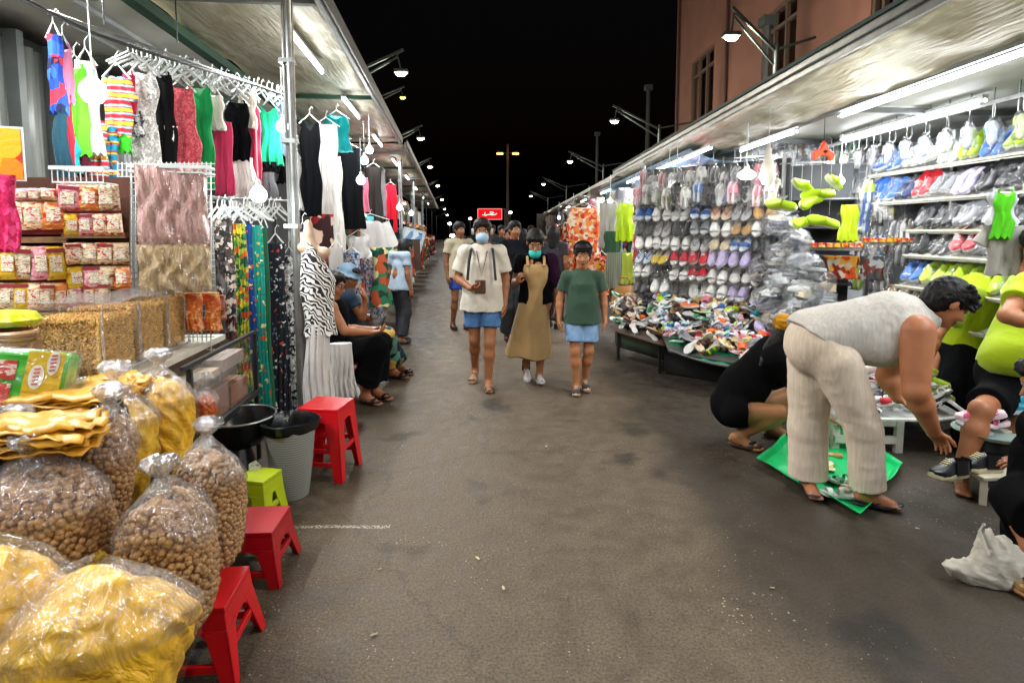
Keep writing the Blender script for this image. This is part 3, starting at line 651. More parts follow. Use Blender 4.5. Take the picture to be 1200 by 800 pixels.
# tall twin headed mast in the distance
c=P(595,181,70); t=thing('light_mast','tall mast with two orange lamp heads above the street end','light mast',(c.x,70,0))
mb=MB(); mb.tube([(0,0,0),(0,0,c.z+1.2)],[.2,.12],8); mb.build('pole',M('#6a5a4c',rough=.6),t)
mb=MB(); mb.bar((0,0,c.z+.1),(-1.3,0,c.z+.35),.12,.12); mb.bar((0,0,c.z+.1),(1.3,0,c.z+.35),.12,.12); mb.build('arm',POLE,t)
for s_ in (-1,1):
    mb=MB(); mb.box((s_*.95,-.2,c.z+.05),(.75,.3,.16)); mb.build('lamp_head',emis('#ffa860',6.0),t)
for i,(px,py,Y) in enumerate([(551,256,75),(598,249,72),(586,268,60),(530,276,50),(527,262,70)]):
    c=P(px,py,Y); t=thing('far_lamp',['small warm light at the street end left of the red sign','bright white light just right of the red sign','small light low behind the walking people','small light low over the left crowd','little light near the end of the left row'][i],'lamp',(c.x,Y,0),0,'small lights at the street end')
    mb=MB(); mb.tube([(0,0,0),(0,0,c.z)],.06,6); mb.build('pole',POLE,t); mb=MB(); mb.lathe([(0,-.15),(.16,-.1),(.2,0),(.12,.1)],(0,0,c.z),10); mb.build('lamp',LAMP if i!=0 else emis('#ffb98a',30.0),t)
# red sign
c=P(574,251,34); t=thing('hanging_sign','red lit sign with white script high at the street end','sign',(c.x,34,c.z))
WS=1.42; HS=.62
mb=MB(); mb.box((0,0,0),(WS,.08,HS)); mb.build('panel',emis('#c4121c',1.1),t)
mb=MB()
for a,b in (((-WS/2,-.045,HS/2),(WS/2,-.045,HS/2)),((-WS/2,-.045,-HS/2),(WS/2,-.045,-HS/2)),((-WS/2,-.045,-HS/2),(-WS/2,-.045,HS/2)),((WS/2,-.045,-HS/2),(WS/2,-.045,HS/2))): mb.bar(a,b,.04,.03)
mb.build('frame',emis('#ff8a80',1.2),t)
mb=MB(); mb.tube([(-.45,-.06,-.04),(-.3,-.06,-.06),(-.28,-.06,.12)],.016,6); mb.tube([(-.28,-.06,-.1),(-.2,-.06,-.05),(.0,-.06,-.02),(.2,-.06,-.05),(.34,-.06,-.02),(.42,-.06,.05)],.02,6); mb.tube([(.0,-.06,.12),(.12,-.06,.13),(.26,-.06,.07),(.16,-.06,.03),(.02,-.06,.06)],.02,6); mb.build('script',emis('#ffe9d8',1.4),t)
mb=MB(); mb.tube([(.9,.1,-c.z),(.9,.1,HS/2)],.05,8); mb.bar((.9,.1,HS/2),(-.7,.1,HS/2),.05,.05); mb.build('post',POLE,t)
# utility poles and wires far right
for i,(px,top,Y) in enumerate([(760,100,24),(700,155,34),(900,20,13.0)]):
    c=P(px,top,Y); t=thing('utility_pole',['slim dark utility pole left of the terracotta building','farther dark utility pole over the right canopies','grey utility pole standing before the arched window'][i],'pole',(c.x,Y,0),0,'utility poles')
    mb=MB(); mb.tube([(0,0,0),(0,0,c.z)],[.11,.08],8); mb.build('post',M('#151918',rough=.8),t); mb=MB(); mb.box((0,0,c.z-.1),(.3,.3,.2)); mb.build('cap',M('#151918',rough=.8),t)
# ------------------------------------------------------------------ generic goods makers
def meshnp(name,V,F,smooth=True,ang=None):
    me=bpy.data.meshes.new(name); k=F.shape[1]
    me.vertices.add(len(V)); me.vertices.foreach_set('co',np.asarray(V,np.float32).ravel())
    me.loops.add(len(F)*k); me.loops.foreach_set('vertex_index',F.astype(np.int32).ravel())
    me.polygons.add(len(F)); me.polygons.foreach_set('loop_start',np.arange(0,len(F)*k,k,dtype=np.int32))
    me.polygons.foreach_set('use_smooth',np.full(len(F),smooth)); me.update(calc_edges=True)
    if ang: me.set_sharp_from_angle(angle=R(ang))
    return me
def interp(pf,t):
    for (a,x),(b,y) in zip(pf,pf[1:]):
        if t<=b: 
            q=(t-a)/(b-a) if b>a else 0; q=q*q*(3-2*q)*.5+q*.5; return x+(y-x)*q
    return pf[-1][1]
def drape(mb,prof,h,w,dep=.07,folds=3,amp=.02,n=44,m=22,seed=0,top=None,x0=0,y0=0,z0=0,lean=0,hemw=.012):
    r=random.Random(seed); ph=r.random()*6; ph2=r.random()*6; ph3=r.random()*6
    rings=[]; aw=r.uniform(-.10,.12); bw=r.uniform(-.08,.08); cw=r.uniform(-.10,.10)
    for j in range(m+1):
        t=j/m; hw=w/2*interp(prof,t)*(1+aw*math.sin(t*PI)+bw*math.sin(t*7+ph)); ring=[]
        for k in range(n):
            a=2*PI*k/n; c=math.cos(a); s=math.sin(a)
            xx=hw*c*(1+cw*c*t); f=amp*(.25+.75*t)
            wob=math.sin(folds*PI*xx/(w/2)+ph+1.1*math.sin(2.2*t*PI/1.5+ph2))+.45*math.sin(folds*1.9*PI*xx/(w/2)+ph3+2*t)
            yy=dep*(math.copysign(abs(s)**.8,s))*(.55+.45*min(1,hw/(w*.35)))+f*wob
            z=-t*h+hemw*t*math.sin(folds*1.3*xx/(w/2)*PI+ph2)
            if top and t<.45: z-=top(xx/(w/2))*h*(1-t/.45)
            ring.append((x0+xx+lean*t+.006*math.sin(9*t+ph),y0+yy,z0+z))
        rings.append(ring)
    mb.rings(rings); return mb
PROF={'tank':[(0,.72),(.25,.85),(.5,.74),(1,1.0)],'dress':[(0,.62),(.18,.74),(.38,.56),(1,1.0)],'tight':[(0,.7),(.2,.88),(.42,.66),(.65,.9),(1,.84)],'skirt':[(0,.6),(.12,.62),(1,1.0)],
 'tee':[(0,.62),(.12,.78),(1,.74)],'long':[(0,.8),(.3,.78),(.6,.9),(1,1.0)],'tube':[(0,.96),(.5,.9),(1,1.0)],'legs':[(0,.8),(1,1.0)]}
HANG=plastic('#cfd3cf'); HOOK=M('#9a9c9c',rough=.3,metal=.9,var=0)
def gmesh(kind,h,w,seed,dep=None,folds=3,amp=None,hires=True):
    mb=MB(); n,m=(44,24) if hires else (20,10); dep=dep or max(.03,w*.16); amp=amp if amp is not None else w*.05
    nk=(lambda x:.10*math.exp(-(x/.28)**2)) 
    if kind=='pants':
        drape(mb,[(0,1),(1,1)],h*.25,w*.8,dep,2,amp*.5,n,6,seed)
        for s in (-1,1): drape(mb,[(0,1),(.5,.85),(1,1.05)],h*.8,w*.42,dep*.9,2,amp,n//2,m,seed+s,x0=s*w*.21,z0=-h*.2)
    elif kind=='tee':
        drape(mb,PROF['tee'],h,w,dep,folds,amp,n,m,seed,top=lambda x:.22*max(0,abs(x)-.1)**1.3+.07*math.exp(-(x/.2)**2))
        for s in (-1,1):
            a=Vector((s*w*.26,0,-h*.07)); b=Vector((s*w*.49,0,-h*.40)); rr=[]
            for j in range(7):
                t=j/6; c=a.lerp(b,t); d=(b-a).normalized(); u=Vector((0,1,0)); v=d.cross(u)
                rr.append([tuple(c+u*math.cos(q)*dep*.8+v*math.sin(q)*w*(.16-.01*t)) for q in [2*PI*k/16 for k in range(16)]])
            mb.rings(rr)
    else:
        drape(mb,PROF.get(kind,PROF['tank']),h,w,dep,folds,amp,n,m,seed,top=nk if kind in('tank','dress','tight') else None)
    return mb
def hanger_mb(w,z=0,th=.006):
    mb=MB(); mb.tube([(-w*.42,0,z-.05),(-w*.2,0,z+.0),(0,0,z+.05),(w*.2,0,z+0),(w*.42,0,z-.05)],th,6)
    mb.tube([(0,0,z+.05),(0,0,z+.09),(.018,0,z+.12),(.03,0,z+.105)],th*.55,5)
    return mb
def straps_mb(w,h,drop,s):
    mb=MB()
    mb.tube([(s*w*.27,-.008,-drop),(s*w*.25,-.012,.03-drop*.3),(s*w*.2,0,.02)],.006,5)
    return mb
LU_A,LU_B=(-2.6,3.4),(-2.1,5.2)
def hang(kind,x0,x1,y0,y1,A,B,mat,label,cat='garment',group=None,yaw=0,hanger=True,seed=None,second=None,name=None,dep=None,folds=3,amp=None,strap=True,lean=0,hg=None,face=None):
    seed=seed if seed is not None else int(x0*7+y0); c=PV((x0+x1)/2,y0,A,B); Y=c.y; w=(x1-x0)*Y/FPX; h=(y1-y0)*Y/FPX
    az=math.atan2(-c.x,c.y) if face is None else face   # face roughly to the street
    t=thing(name or kind_name(kind),label,cat,c,az*.6+yaw,group)
    o=gmesh(kind,h,w,seed,dep,folds,amp).build('fabric',mat,t); 
    if second:
        m2,f0,f1,k2=second; mb=MB(); drape(mb,PROF[k2],h*(f1-f0),w*1.04,(dep or w*.16)*1.05,folds+1,w*.05,44,16,seed+5,z0=-h*f0); mb.build('skirt_panel',m2,t)
    if kind in ('tank','dress','tight') and strap: [straps_mb(w,h,.06*h,s_).build('strap',mat,t) for s_ in (-1,1)]
    if hanger: hanger_mb(w,.03).build('hanger',hg or HANG,t)
    return t
def kind_name(k): return {'tank':'camisole','dress':'sleeveless_dress','tight':'bodycon_dress','skirt':'skirt','tee':'t_shirt','long':'long_dress','tube':'wrap_cloth','pants':'trousers','legs':'trousers'}[k]
G1='clothes on the upper rail of the left stall'
W_='#d9d6cf'; BK='#0b0c0e'
SEQ=floral(['#b9b6b0','#8f8c88','#d8d5cf','#a5a29c'],60,None,.35,bump=.5); LACEP=floral(['#a83a44','#c45a60','#942f3a'],70,None,.7,bump=.6); STR=wavy(['#c8232e','#17a0b5','#e9e4da','#17a0b5','#d23140','#f2c53a'],scale=3.6,dist=.5,axis='Z')
hang('long',54,72,42,128,LU_A,LU_B,floral(['#1d3f9c','#2b57c4','#c42a3c','#101a3a'],16),'blue printed garment bundle hanging next to the shutters',group=G1)
hang('tank',64,84,56,118,LU_A,LU_B,cloth('#b06a86'),'dusty pink top squeezed between blue print and lime fabric',group=G1,yaw=.5)
hang('long',60,76,100,205,LU_A,LU_B,cloth('#123a48'),'dark teal trousers hanging low beside the shutters',group=G1)
hang('tank',70,84,112,196,LU_A,LU_B,cloth('#a81f33'),'crimson camisole under the lime green one at the far left',group=G1,hanger=False)
hang('tight',73,103,80,178,LU_A,LU_B,cloth('#58c425'),'bright lime green dress near the left end of the upper rail',group=G1,lean=.1)
hang('tank',88,113,72,176,LU_A,LU_B,cloth('#c9c2b8'),'beige white top hanging behind the bright bulb',group=G1)
hang('tank',76,92,166,200,LU_A,LU_B,cloth('#1fa0a8'),'small turquoise top below the lime green dress',group=G1,hanger=False)
hang('tight',90,104,170,212,LU_A,LU_B,cloth('#4a0f1c'),'small maroon garment below the beige top',group=G1,hanger=False)
hang('tee',120,153,88,156,LU_A,LU_B,STR,'red and turquoise striped child shirt right of the bright bulb',group=G1)
hang('pants',103,124,142,206,LU_A,LU_B,STR,'striped child trousers in turquoise and red, left of the striped shorts',group=G1,hanger=False)
hang('pants',121,137,150,208,LU_A,LU_B,wavy(['#1684a8','#c8232e','#e8c42e','#1684a8'],scale=2.5,dist=1,axis='Z'),'turquoise child shorts with a yellow band under the striped shirt',group=G1,hanger=False)
hang('tank',134,154,158,178,LU_A,LU_B,cloth('#3fbf2c'),'tiny vivid green top below the striped shirt',group=G1,hanger=False)
hang('tank',143,158,88,130,LU_A,LU_B,cloth('#c11f4b'),'raspberry top peeking out behind the striped shirt',group=G1,hanger=False)
hang('tight',150,184,84,192,LU_A,LU_B,SEQ,'silver grey sequin dress on the upper rail',group=G1)
hang('tight',152,168,136,158,LU_A,LU_B,floral(['#d8d8d8','#30343a','#8d9095'],50,None,.2),'small grey and black checked pouch top before the sequin dress',group=G1,hanger=False)
hang('tight',179,203,88,194,LU_A,LU_B,cloth('#141314'),'black dress with a white waist band on the upper rail',group=G1,second=(cloth(W_),.54,.70,'tube'))
hang('tight',196,230,104,206,LU_A,LU_B,LACEP,'rose red lace dress left of the emerald one',group=G1)
hang('tight',217,250,103,216,LU_A,LU_B,cloth('#0f8a46'),'emerald green dress with cap sleeves on the upper rail',group=G1)
hang('tank',238,262,112,150,LU_A,LU_B,cloth('#cfc8bd'),'cream bra top above the deep pink skirt',group=G1,amp=.004)
hang('tube',249,270,143,226,LU_A,LU_B,cloth('#b52f52'),'deep pink tube skirt under the cream bra top',group=G1,hanger=False)
hang('tight',264,293,121,186,LU_A,LU_B,cloth(BK),'black halter top over a white pleated skirt',group=G1)
hang('skirt',266,303,185,241,LU_A,LU_B,cloth('#d6d3cd'),'white pleated skirt hanging below the black halter top',group=G1,folds=9,amp=.014,hanger=False)
hang('tank',278,300,112,148,LU_A,LU_B,cloth('#c9bfae'),'small cream bra top right of the black halter',group=G1,amp=.004)
hang('tight',284,306,128,232,LU_A,LU_B,cloth('#c32b4e'),'hot pink narrow dress beside the white pleated skirt',group=G1)
hang('tank',302,328,127,191,LU_A,LU_B,cloth('#0a8f63'),'sea green camisole just left of the steel pole',group=G1)
hang('tube',305,328,190,202,LU_A,LU_B,cloth(BK),'short black hem piece under the sea green camisole',group=G1,hanger=False)
hang('skirt',305,326,202,246,LU_A,LU_B,cloth('#6d6d70'),'grey skirt hanging below the sea green camisole',group=G1,hanger=False)
hang('tank',318,336,120,180,LU_A,LU_B,cloth('#5f7488'),'faded denim blue camisole behind the steel pole',group=G1)
hang('tank',324,346,181,214,LU_A,LU_B,cloth(BK),'little black top below the denim camisole',group=G1,hanger=False)
UA,UB=(-1.98,5.3),(-2.5,10.0)
hang('tight',349,377,143,250,UA,UB,cloth(BK),'black camisole dress immediately right of the steel pole',group=G1)
hang('dress',364,400,146,292,UA,UB,cloth('#bdb8b1'),'long off white dress with gathered skirt, second right of the pole',group=G1,folds=6)
hang('tank',337,353,183,244,(-1.65,4.3),(-2.0,6),cloth('#b9b8b6'),'small white slip hanging against the steel pole',group=G1,strap=True)
hang('tank',378,411,137,176,UA,UB,cloth('#13999b'),'turquoise camisole on the rail right of the long white dress',group=G1)
hang('long',392,426,174,266,UA,UB,cloth(BK),'long black dress hanging under the turquoise camisole',group=G1)
hang('long',426,449,196,272,UA,UB,cloth('#2b2724'),'dark brown long dress right of the long black one',group=G1)
hang('tube',450,465,217,271,UA,UB,cloth('#d5122c'),'scarlet red narrow dress on the left row',group=G1)
hang('tank',444,452,200,262,UA,UB,cloth('#8a8486'),'greyish slip half hidden left of the scarlet dress',group=G1)
# upper hangers crowding the rail, without clothes in front
t=thing('clothes_rail','black wire rail carrying the upper clothes of the left stall','rail',(-2.3,4.3,2.7))
mb=MB(); pts=[PV(px,py,LU_A,LU_B)+Vector((.05,-.05,0)) for px,py in ((8,-4),(30,6),(70,26),(110,44),(170,64),(230,82),(300,103),(335,116))]; mb.tube(pts,.011,6); mb.build('wire',M('#1b1b1b',rough=.5),t,world=True)
mb=MB(); a=PV(58,40,LU_A,LU_B); b=PV(335,128,LU_A,LU_B); mb.tube([a+Vector((0,0,.12)),b+Vector((0,0,.12))],.014,8); mb.build('pipe',STEEL,t,world=True)
for k,(px,py) in enumerate(((104,20),(122,30),(208,50))):
    p=PV(px,py,LU_A,LU_B); mb=MB(); mb.tube([p,p+Vector((0,0,.5))],.005,5); mb.build('hook_wire',M('#1b1b1b'),t,world=True)
r=random.Random(3)
for i in range(34):
    px=150+i*5.4+r.random()*2; py=66+(px-150)*.27+r.random()*6; c=PV(px,py,LU_A,LU_B)
    if i==0: h0=hanger_mb(.34,0,.008).build('clothes_hanger',HANG); tag(h0,'white plastic hanger, %s from the left on the crowded upper rail'%ordinal(i),'hanger','white hangers on the upper rail'); o=h0
    else: o=dup(h0,None,label='white plastic hanger, %s from the left on the crowded upper rail'%ordinal(i),group='white hangers on the upper rail',cat='hanger')
    o.location=c; o.rotation_euler=(0,0,R(50+r.random()*50)); 
# bulbs
def bulb(px,py,Y,label,r_=.05,power=6,sy=1.0,cord=.4):
    c=P(px,py,Y); t=thing('light_bulb',label,'light bulb',c,0,'bulbs over the stalls')
    mb=MB(); mb.lathe([(0,-r_*1.0*sy),(r_*.6,-r_*.85*sy),(r_,-r_*.2*sy),(r_*.9,r_*.4*sy),(r_*.45,r_*.95*sy),(r_*.3,r_*1.1*sy)],(0,0,0),16); mb.build('glass',BULB,t)
    mb=MB(); mb.lathe([(r_*.32,r_*1.1*sy),(r_*.32,r_*1.7*sy),(.006,r_*1.8*sy)],(0,0,0),12); mb.tube([(0,0,r_*1.7*sy),(0,0,r_*1.7+cord)],.004,5); mb.build('socket',WHITEM,t)
    l=bpy.data.lights.new('bulb_glow','POINT'); l.energy=power; l.shadow_soft_size=r_*1.3; l.color=(.95,.98,1)
    o=bpy.data.objects.new('bulb_glow',l); col.objects.link(o); o.parent=t; o.location=(0,-.02,-r_*1.6)
bulb(109,107,3.3,'large glowing bulb hanging before the beige top on the left',.07,6)
for i,(x,y,Y,l_) in enumerate([(303,228,3.85,'small bulb glowing beside the white pleated skirt'),(427,188,7.5,'bulb over the long brown dress, upper one'),(423,211,6.8,'bulb just under the upper one near the long black dress'),(468,243,10.5,'bulb among the farther left clothes'),(482,250,13,'tiny bulb farther down the left row'),(331,148,5,'bulb half behind the steel pole'),(433,176,8.2,'pale bulb just below the awning beside the turquoise camisole')]): bulb(x,y,Y,l_,.055,13 if i==0 else 10)
# ------------------------------------------------------------------ lower rail with printed dresses
G2='printed dresses on the lower rail'
LA_,LB_=(-2.13,3.9),(-1.90,4.75)
FL1=floral(['#e0a422','#19a08a','#d8481e','#f0e2b0','#12785e'],26,'#1c8d7d'); FL2=floral(['#9aa83a','#2e7e3e','#d8c43c','#c8582a','#1e4f38'],30); FL3=floral(['#d9d5cc','#5a6470','#b43a3a','#20242c','#8d939a'],28,'#1a1e26'); FL4=floral(['#2458a8','#d84a22','#35b4b0','#e8c8a0'],22,'#1a3f7a')
FL5=floral(['#1d1f22','#5d5a58','#b5a79a','#3a2e2a'],34)
hang('long',270,289,262,488,LA_,LB_,FL2,'yellow green leafy print dress hanging leftmost on the lower rail',group=G2,folds=5,amp=.02)
hang('long',284,296,262,486,LA_,LB_,FL4,'slim blue floral dress second on the lower rail',group=G2)
hang('long',291,309,264,494,LA_,LB_,FL1,'teal dress with yellow and orange blossoms on the lower rail',group=G2,folds=5)
hang('long',304,314,264,480,LA_,LB_,cloth('#1b5a3c'),'plain bottle green dress edge on the lower rail',group=G2)
hang('long',310,336,285,494,LA_,LB_,FL3,'navy and white blurred print dress on the lower rail',group=G2,folds=5)
hang('long',328,350,300,486,LA_,LB_,floral(['#d8d8d4','#1d2024','#9a9c9c'],44),'black and white speckled dress beside the zebra one',group=G2,folds=5)
hang('long',250,273,255,372,LA_,LB_,FL5,'dark brown lace garment beside the pink fluffy panel',group=G2)
hang('long',262,274,300,398,LA_,LB_,floral(['#6a3a36','#201c1c','#a8a098'],40),'maroon dotted garment low at the left of the lower rail',group=G2,hanger=False)
t=thing('clothes_rail','steel lower rail holding the printed dresses','rail',(-2,4.2,1.8))
mb=MB(); a=PV(246,232,LA_,LB_); b=PV(340,236,LA_,LB_); mb.tube([a,b],.012,8); mb.tube([a,Vector((a.x,a.y,0))],.015,8); mb.tube([b,Vector((b.x,b.y,0))],.015,8); mb.build('pipe',STEEL,t,world=True)
r=random.Random(5)
for i in range(16):
    px=254+i*5; c=PV(px,248+r.random()*3,LA_,LB_)
    o=dup(h0,None,label='grey plastic hanger, %s from the left on the lower rail'%ordinal(i),group='hangers on the lower rail',cat='hanger'); o.location=c; o.rotation_euler=(R(r.uniform(-12,12)),0,R(50+r.random()*50))
# zebra dressed mannequin & white skirts
ZEB=wavy(['#e4e1da','#101114'],scale=13,dist=11,axis='DIAGONAL',dscale=1.0,detail=1.0,stretch=(1.3,1,1.3))
c=PV(362,268,(-1.5,3.9),(-1.2,5)); Y=c.y; k=Y/FPX
t=thing('dress_form','beige dress form in a zebra print halter dress and long white skirt','mannequin',(c.x,Y,0),.25)
def rel(px,py,dy=0): q=P(px,py,Y+dy); return Vector((q.x-c.x,dy,q.z))
F=Field((c.x-.35,Y-.3,rel(0,560).z-.2),(c.x+.35,Y+.3,rel(0,255).z+.1),.010)
cc=lambda px,py,dy=0: tuple(P(px,py,Y+dy))
F.ell(cc(370,325),(.08,.06,.15),.03).cap(cc(368,300),cc(362,274),.05,.036,.05).ell(cc(356,290),(.045,.04,.04),.05).ell(cc(380,296),(.045,.04,.04),.05).ell(cc(370,370),(.07,.06,.1),.05).cap(cc(362,274),cc(361,262),.038,.028,.02)
F.build('torso',M('#b99a80',rough=.5,var=.05),t)
mb=MB(); drape(mb,[(0,.45),(.2,.85),(.55,.95),(.85,.8),(1,.85)],(392-282)*k,45*k,.10,3,.006,48,26,2,top=lambda x:.30*max(0,.35+x)**1.2,x0=rel(362,0).x,z0=rel(0,283).z); mb.build('halter_top',ZEB,t)
mb=MB(); drape(mb,[(0,.5),(.1,.6),(1,1.0)],(540-378)*k,46*k,.12,7,.022,60,26,4,x0=rel(360,0).x,z0=rel(0,378).z); mb.build('skirt',cloth('#c6c3be'),t)
mb=MB(); mb.tube([(rel(360,0).x,0,rel(0,395).z),(rel(360,0).x,0,.02)],.015,8); mb.lathe([(.16,0),(.16,.02),(.02,.03)],(rel(360,0).x,0,0),20,capt=True); mb.build('stand',STEEL,t)
hang('skirt',380,420,402,466,(-1.4,4.5),(-1.1,5.6),cloth('#c9c6c1'),'white gathered skirt with a tied waist hanging before the seated woman',folds=7,amp=.018,hanger=False)
hang('long',346,364,272,330,(-1.75,4.0),(-1.5,5),cloth('#c3beb6'),'white vest on a hanger left of the zebra print dress',hanger=True)
hang('long',384,404,290,380,(-1.8,5.2),(-1.8,6.5),cloth('#a9a49c'),'grey white lace dress behind the zebra print dress')
# right of the pole, mid height
G3='clothes on the middle rail of the left row'
MA,MB2=(-1.85,5.4),(-2.3,9.0)
hang('tee',408,460,256,340,MA,MB2,cloth('#c4c1bd'),'wide white t shirt hanging above the blue sequin dresses',group=G3)
hang('long',400,424,296,374,MA,MB2,floral(['#2f5c96','#8fa3b5','#1d2f4e','#c9b79a'],50,None,.4),'blue and silver sequin dress left one of the pair',group=G3,folds=4)
hang('long',420,447,298,372,MA,MB2,floral(['#3a6aa6','#b8c2c8','#203658','#c8a070'],55,None,.4),'blue and silver sequin dress right one of the pair',group=G3,folds=4)
hang('tank',404,436,276,302,MA,MB2,cloth('#b6b3ae'),'pale fringe trimmed top with red tassels over the sequin dresses',group=G3)
hang('pants',452,470,268,330,MA,MB2,cloth('#1b2a36'),'dark blue trousers below the scarlet dress',group=G3)
# white cloth bag bulk etc.
# procedural farther rows
fm=[gmesh(k,1.0,.5,i*3,hires=False).mesh('fabric') for i,k in enumerate(['tank','dress','long','tee','tight','skirt','pants','tube'])]
fk=['top','dress','long dress','t shirt','fitted dress','skirt','trousers','wrap']
fn_=['camisole','sleeveless_dress','long_dress','t_shirt','bodycon_dress','skirt','trousers','wrap_cloth']
FC=[('black',cloth(BK)),('white',cloth('#bab8b4')),('dark floral',floral(['#2b2a2e','#8a2f2a','#c9b79a','#3d4a3a'],9)),('orange floral',floral(['#c8552a','#e0b070','#2a2f2a','#7a2a1c'],9)),('green floral',floral(['#2d6a4a','#c9c08a','#123a2c','#a84a2a'],9)),('blue print',floral(['#2a4a7a','#aab8c4','#1a2436'],10)),('grey',cloth('#77767a')),('pink',cloth('#a85468')),('teal',cloth('#1f7a7d')),('red print',floral(['#8a1f26','#d8b8a0','#30181a'],9)),('cream',cloth('#a79f8f')),('brown',cloth('#4a382c'))]
def rowgarment(i,p,yaw,h,w,ki,ci,where,group,bright=None):
    me=fm[ki]; o=bpy.data.objects.new(fn_[ki],me); col.objects.link(o)
    if len(me.materials)==0: me.materials.append(FC[0][1])
    setmat(o,FC[ci][1]); o.location=p; o.rotation_euler=(0,0,yaw); o.scale=(w/.5,1.0 if h<1 else 1.3,h)
    tag(o,'%s %s, %s %s'%(FC[ci][0],fk[ki],ordinal(i),where),'garment',group); return o
r=random.Random(11)
s=7.6; i=0
while s<34:
    rowgarment(i,L(s,-1.55-.25*r.random(),2.52+.12*r.random()),LANG+R(20+r.random()*50),.6+.5*r.random(),.42,r.choice([0,0,1,3,4,5]),r.choice([0,1,1,1,2,6,7,10,5]),'along the upper line of the farther left stalls','clothes along the farther left stalls, upper line'); i+=1; s+=.36+s*.012
s=6.8; i=0
while s<34:
    rowgarment(i,L(s,-1.42-.25*r.random(),1.75+.15*r.random()),LANG+R(10+r.random()*60),1.1+.35*r.random(),.42,r.choice([2,1,2,4,6,7,3]),r.choice([2,3,4,5,9,2,3,0,8,11]),'along the lower line of the farther left stalls','clothes along the farther left stalls, lower line'); i+=1; s+=.33+s*.012
s=9.0; i=0
while s<32:
    rowgarment(i,L(s,-.98-.12*r.random(),1.25+.15*r.random()),LANG+R(-20+r.random()*60),.75+.25*r.random(),.46,r.choice([2,3,7,5]),r.choice([3,9,2,4,3,11]),'on the low stands of the farther left stalls','clothes on the low front stands of the left row'); i+=1; s+=.6+s*.03
# white framed board leaning at the end of left row
c=P(483,282,16); t=thing('framed_board','white framed blue picture board tilted above the far left stalls','board',c,.2)
mb=MB(); mb.box((0,0,0),(.62,.03,.66),tilt=Matrix.Rotation(.25,3,'Y')); mb.build('frame',M('#b8bec2'),t); mb=MB(); mb.box((0,-.02,0),(.48,.02,.52),tilt=Matrix.Rotation(.25,3,'Y')); mb.build('print',floral(['#6f93b8','#c9d4da','#3f6a94'],6),t)
# ------------------------------------------------------------------ snack stall
SA,SB=(-2.61,2.9),(-2.16,3.2)
RED=M('#7d1420',rough=.5,var=.2,vs=8); WOODB=M('#6b4a30',rough=.6,var=.25,vs=6)
t=thing('snack_shelf','red edged shelf rack stacked with snack packets at the far left','shelf',(-2.6,3.1,0))
def spt(px,py,back=0): 
    p=PV(px,py,SA,SB); n=Vector((-(SB[1]-SA[1]),SB[0]-SA[0],0)).normalized(); return p+n*back
mb=MB(); mb.add([spt(-60,205,.16),spt(152,205,.16),spt(152,400,.16),spt(-60,400,.16)],[(0,1,2,3)]); mb.build('back_board',M('#5c3a2c',rough=.8,var=.3,vs=7),t,world=True)
for y0,y1,x0_,x1_ in ((268,275,-50,75),(248,253,72,140),(273,278,72,150),(288,293,-50,76),(306,310,72,152),(327,333,-50,78),(337,341,78,152),(358,364,-50,122),(318,322,-50,78)):
    mb=MB(); a=spt(x0_,y0);b=spt(x1_,y0);c2=spt(x1_,y1);d2=spt(x0_,y1); n=Vector((-(SB[1]-SA[1]),SB[0]-SA[0],0)).normalized()*.16
    mb.add([a,b,c2,d2,a+n,b+n,c2+n,d2+n],[(3,2,1,0),(4,5,6,7),(0,1,5,4),(2,3,7,6),(0,4,7,3),(1,2,6,5)]); mb.build('shelf_board',RED,t,world=True)
def label_mat(bg,inks,scale=30,seed=0,st=(.55,1,1.5)):
    key=('lab',bg,tuple(inks),scale,seed)
    if key in _M: return _M[key]
    m,nt,b,o=newmat('printed_packet'); v=texco(nt,(1,1,1)); mp=nt.nodes.new('ShaderNodeMapping'); mp.inputs['Location'].default_value=(seed*3.7,seed,seed*1.3); mp.inputs['Scale'].default_value=st; nt.links.new(v,mp.inputs['Vector'])
    n=nd(nt,'ShaderNodeTexNoise',Scale=scale,Detail=2.0,Distortion=1.0); nt.links.new(mp.outputs[0],n.inputs['Vector'])
    k=len(inks); r_=ramp(nt,[(0,inks[0]),(.40,bg),(.56,inks[1%k]),(.64,bg),(.70,inks[2%k])],'CONSTANT'); nt.links.new(n.outputs['Fac'],r_.inputs['Fac'])
    nt.links.new(r_.outputs[0],b.inputs['Base Color']); b.inputs['Roughness'].default_value=.3
    n3=nd(nt,'ShaderNodeTexNoise',Scale=14.0); nt.links.new(v,n3.inputs['Vector']); bp=nd(nt,'ShaderNodeBump',Strength=.5,Distance=.02); nt.links.new(n3.outputs['Fac'],bp.inputs['Height']); nt.links.new(bp.outputs[0],b.inputs['Normal'])
    _M[key]=m; return m
PK=[('red and white',[label_mat('#d8c098',['#a8202c','#b5303a','#8f6f3a'],26,i) for i in range(3)]),('cream',[label_mat('#b9aa86',['#7a2a2a','#a8483a','#5a6a3a'],34,i) for i in range(3)]),('yellow',[label_mat('#b8920f',['#8a5a08','#c9a820','#9a3a1a'],20,i) for i in range(2)]),('orange',[label_mat('#c26a2a',['#a82a1a','#d8b070','#c9503a'],22,i) for i in range(2)]),('pink',[label_mat('#c4808a',['#a8203c','#d8b0b0','#b5506a'],26,i) for i in range(2)])]
def packet(w,h,d,mats,seam=True):
    mb=MB()
    def f(sgn):
        def g(u,v):
            x=(u-.5)*w; z=(v-.5)*h; e=max(0,(1-(2*u-1)**4)*(1-(2*v-1)**6)); return (x,sgn*d/2*e**.6+.003*math.sin(u*17+v*13),z)
        return g
    mb.grid(f(-1),10,10); mb.grid(lambda u,v:f(1)(1-u,v),10,10); return mb
pcell=[]
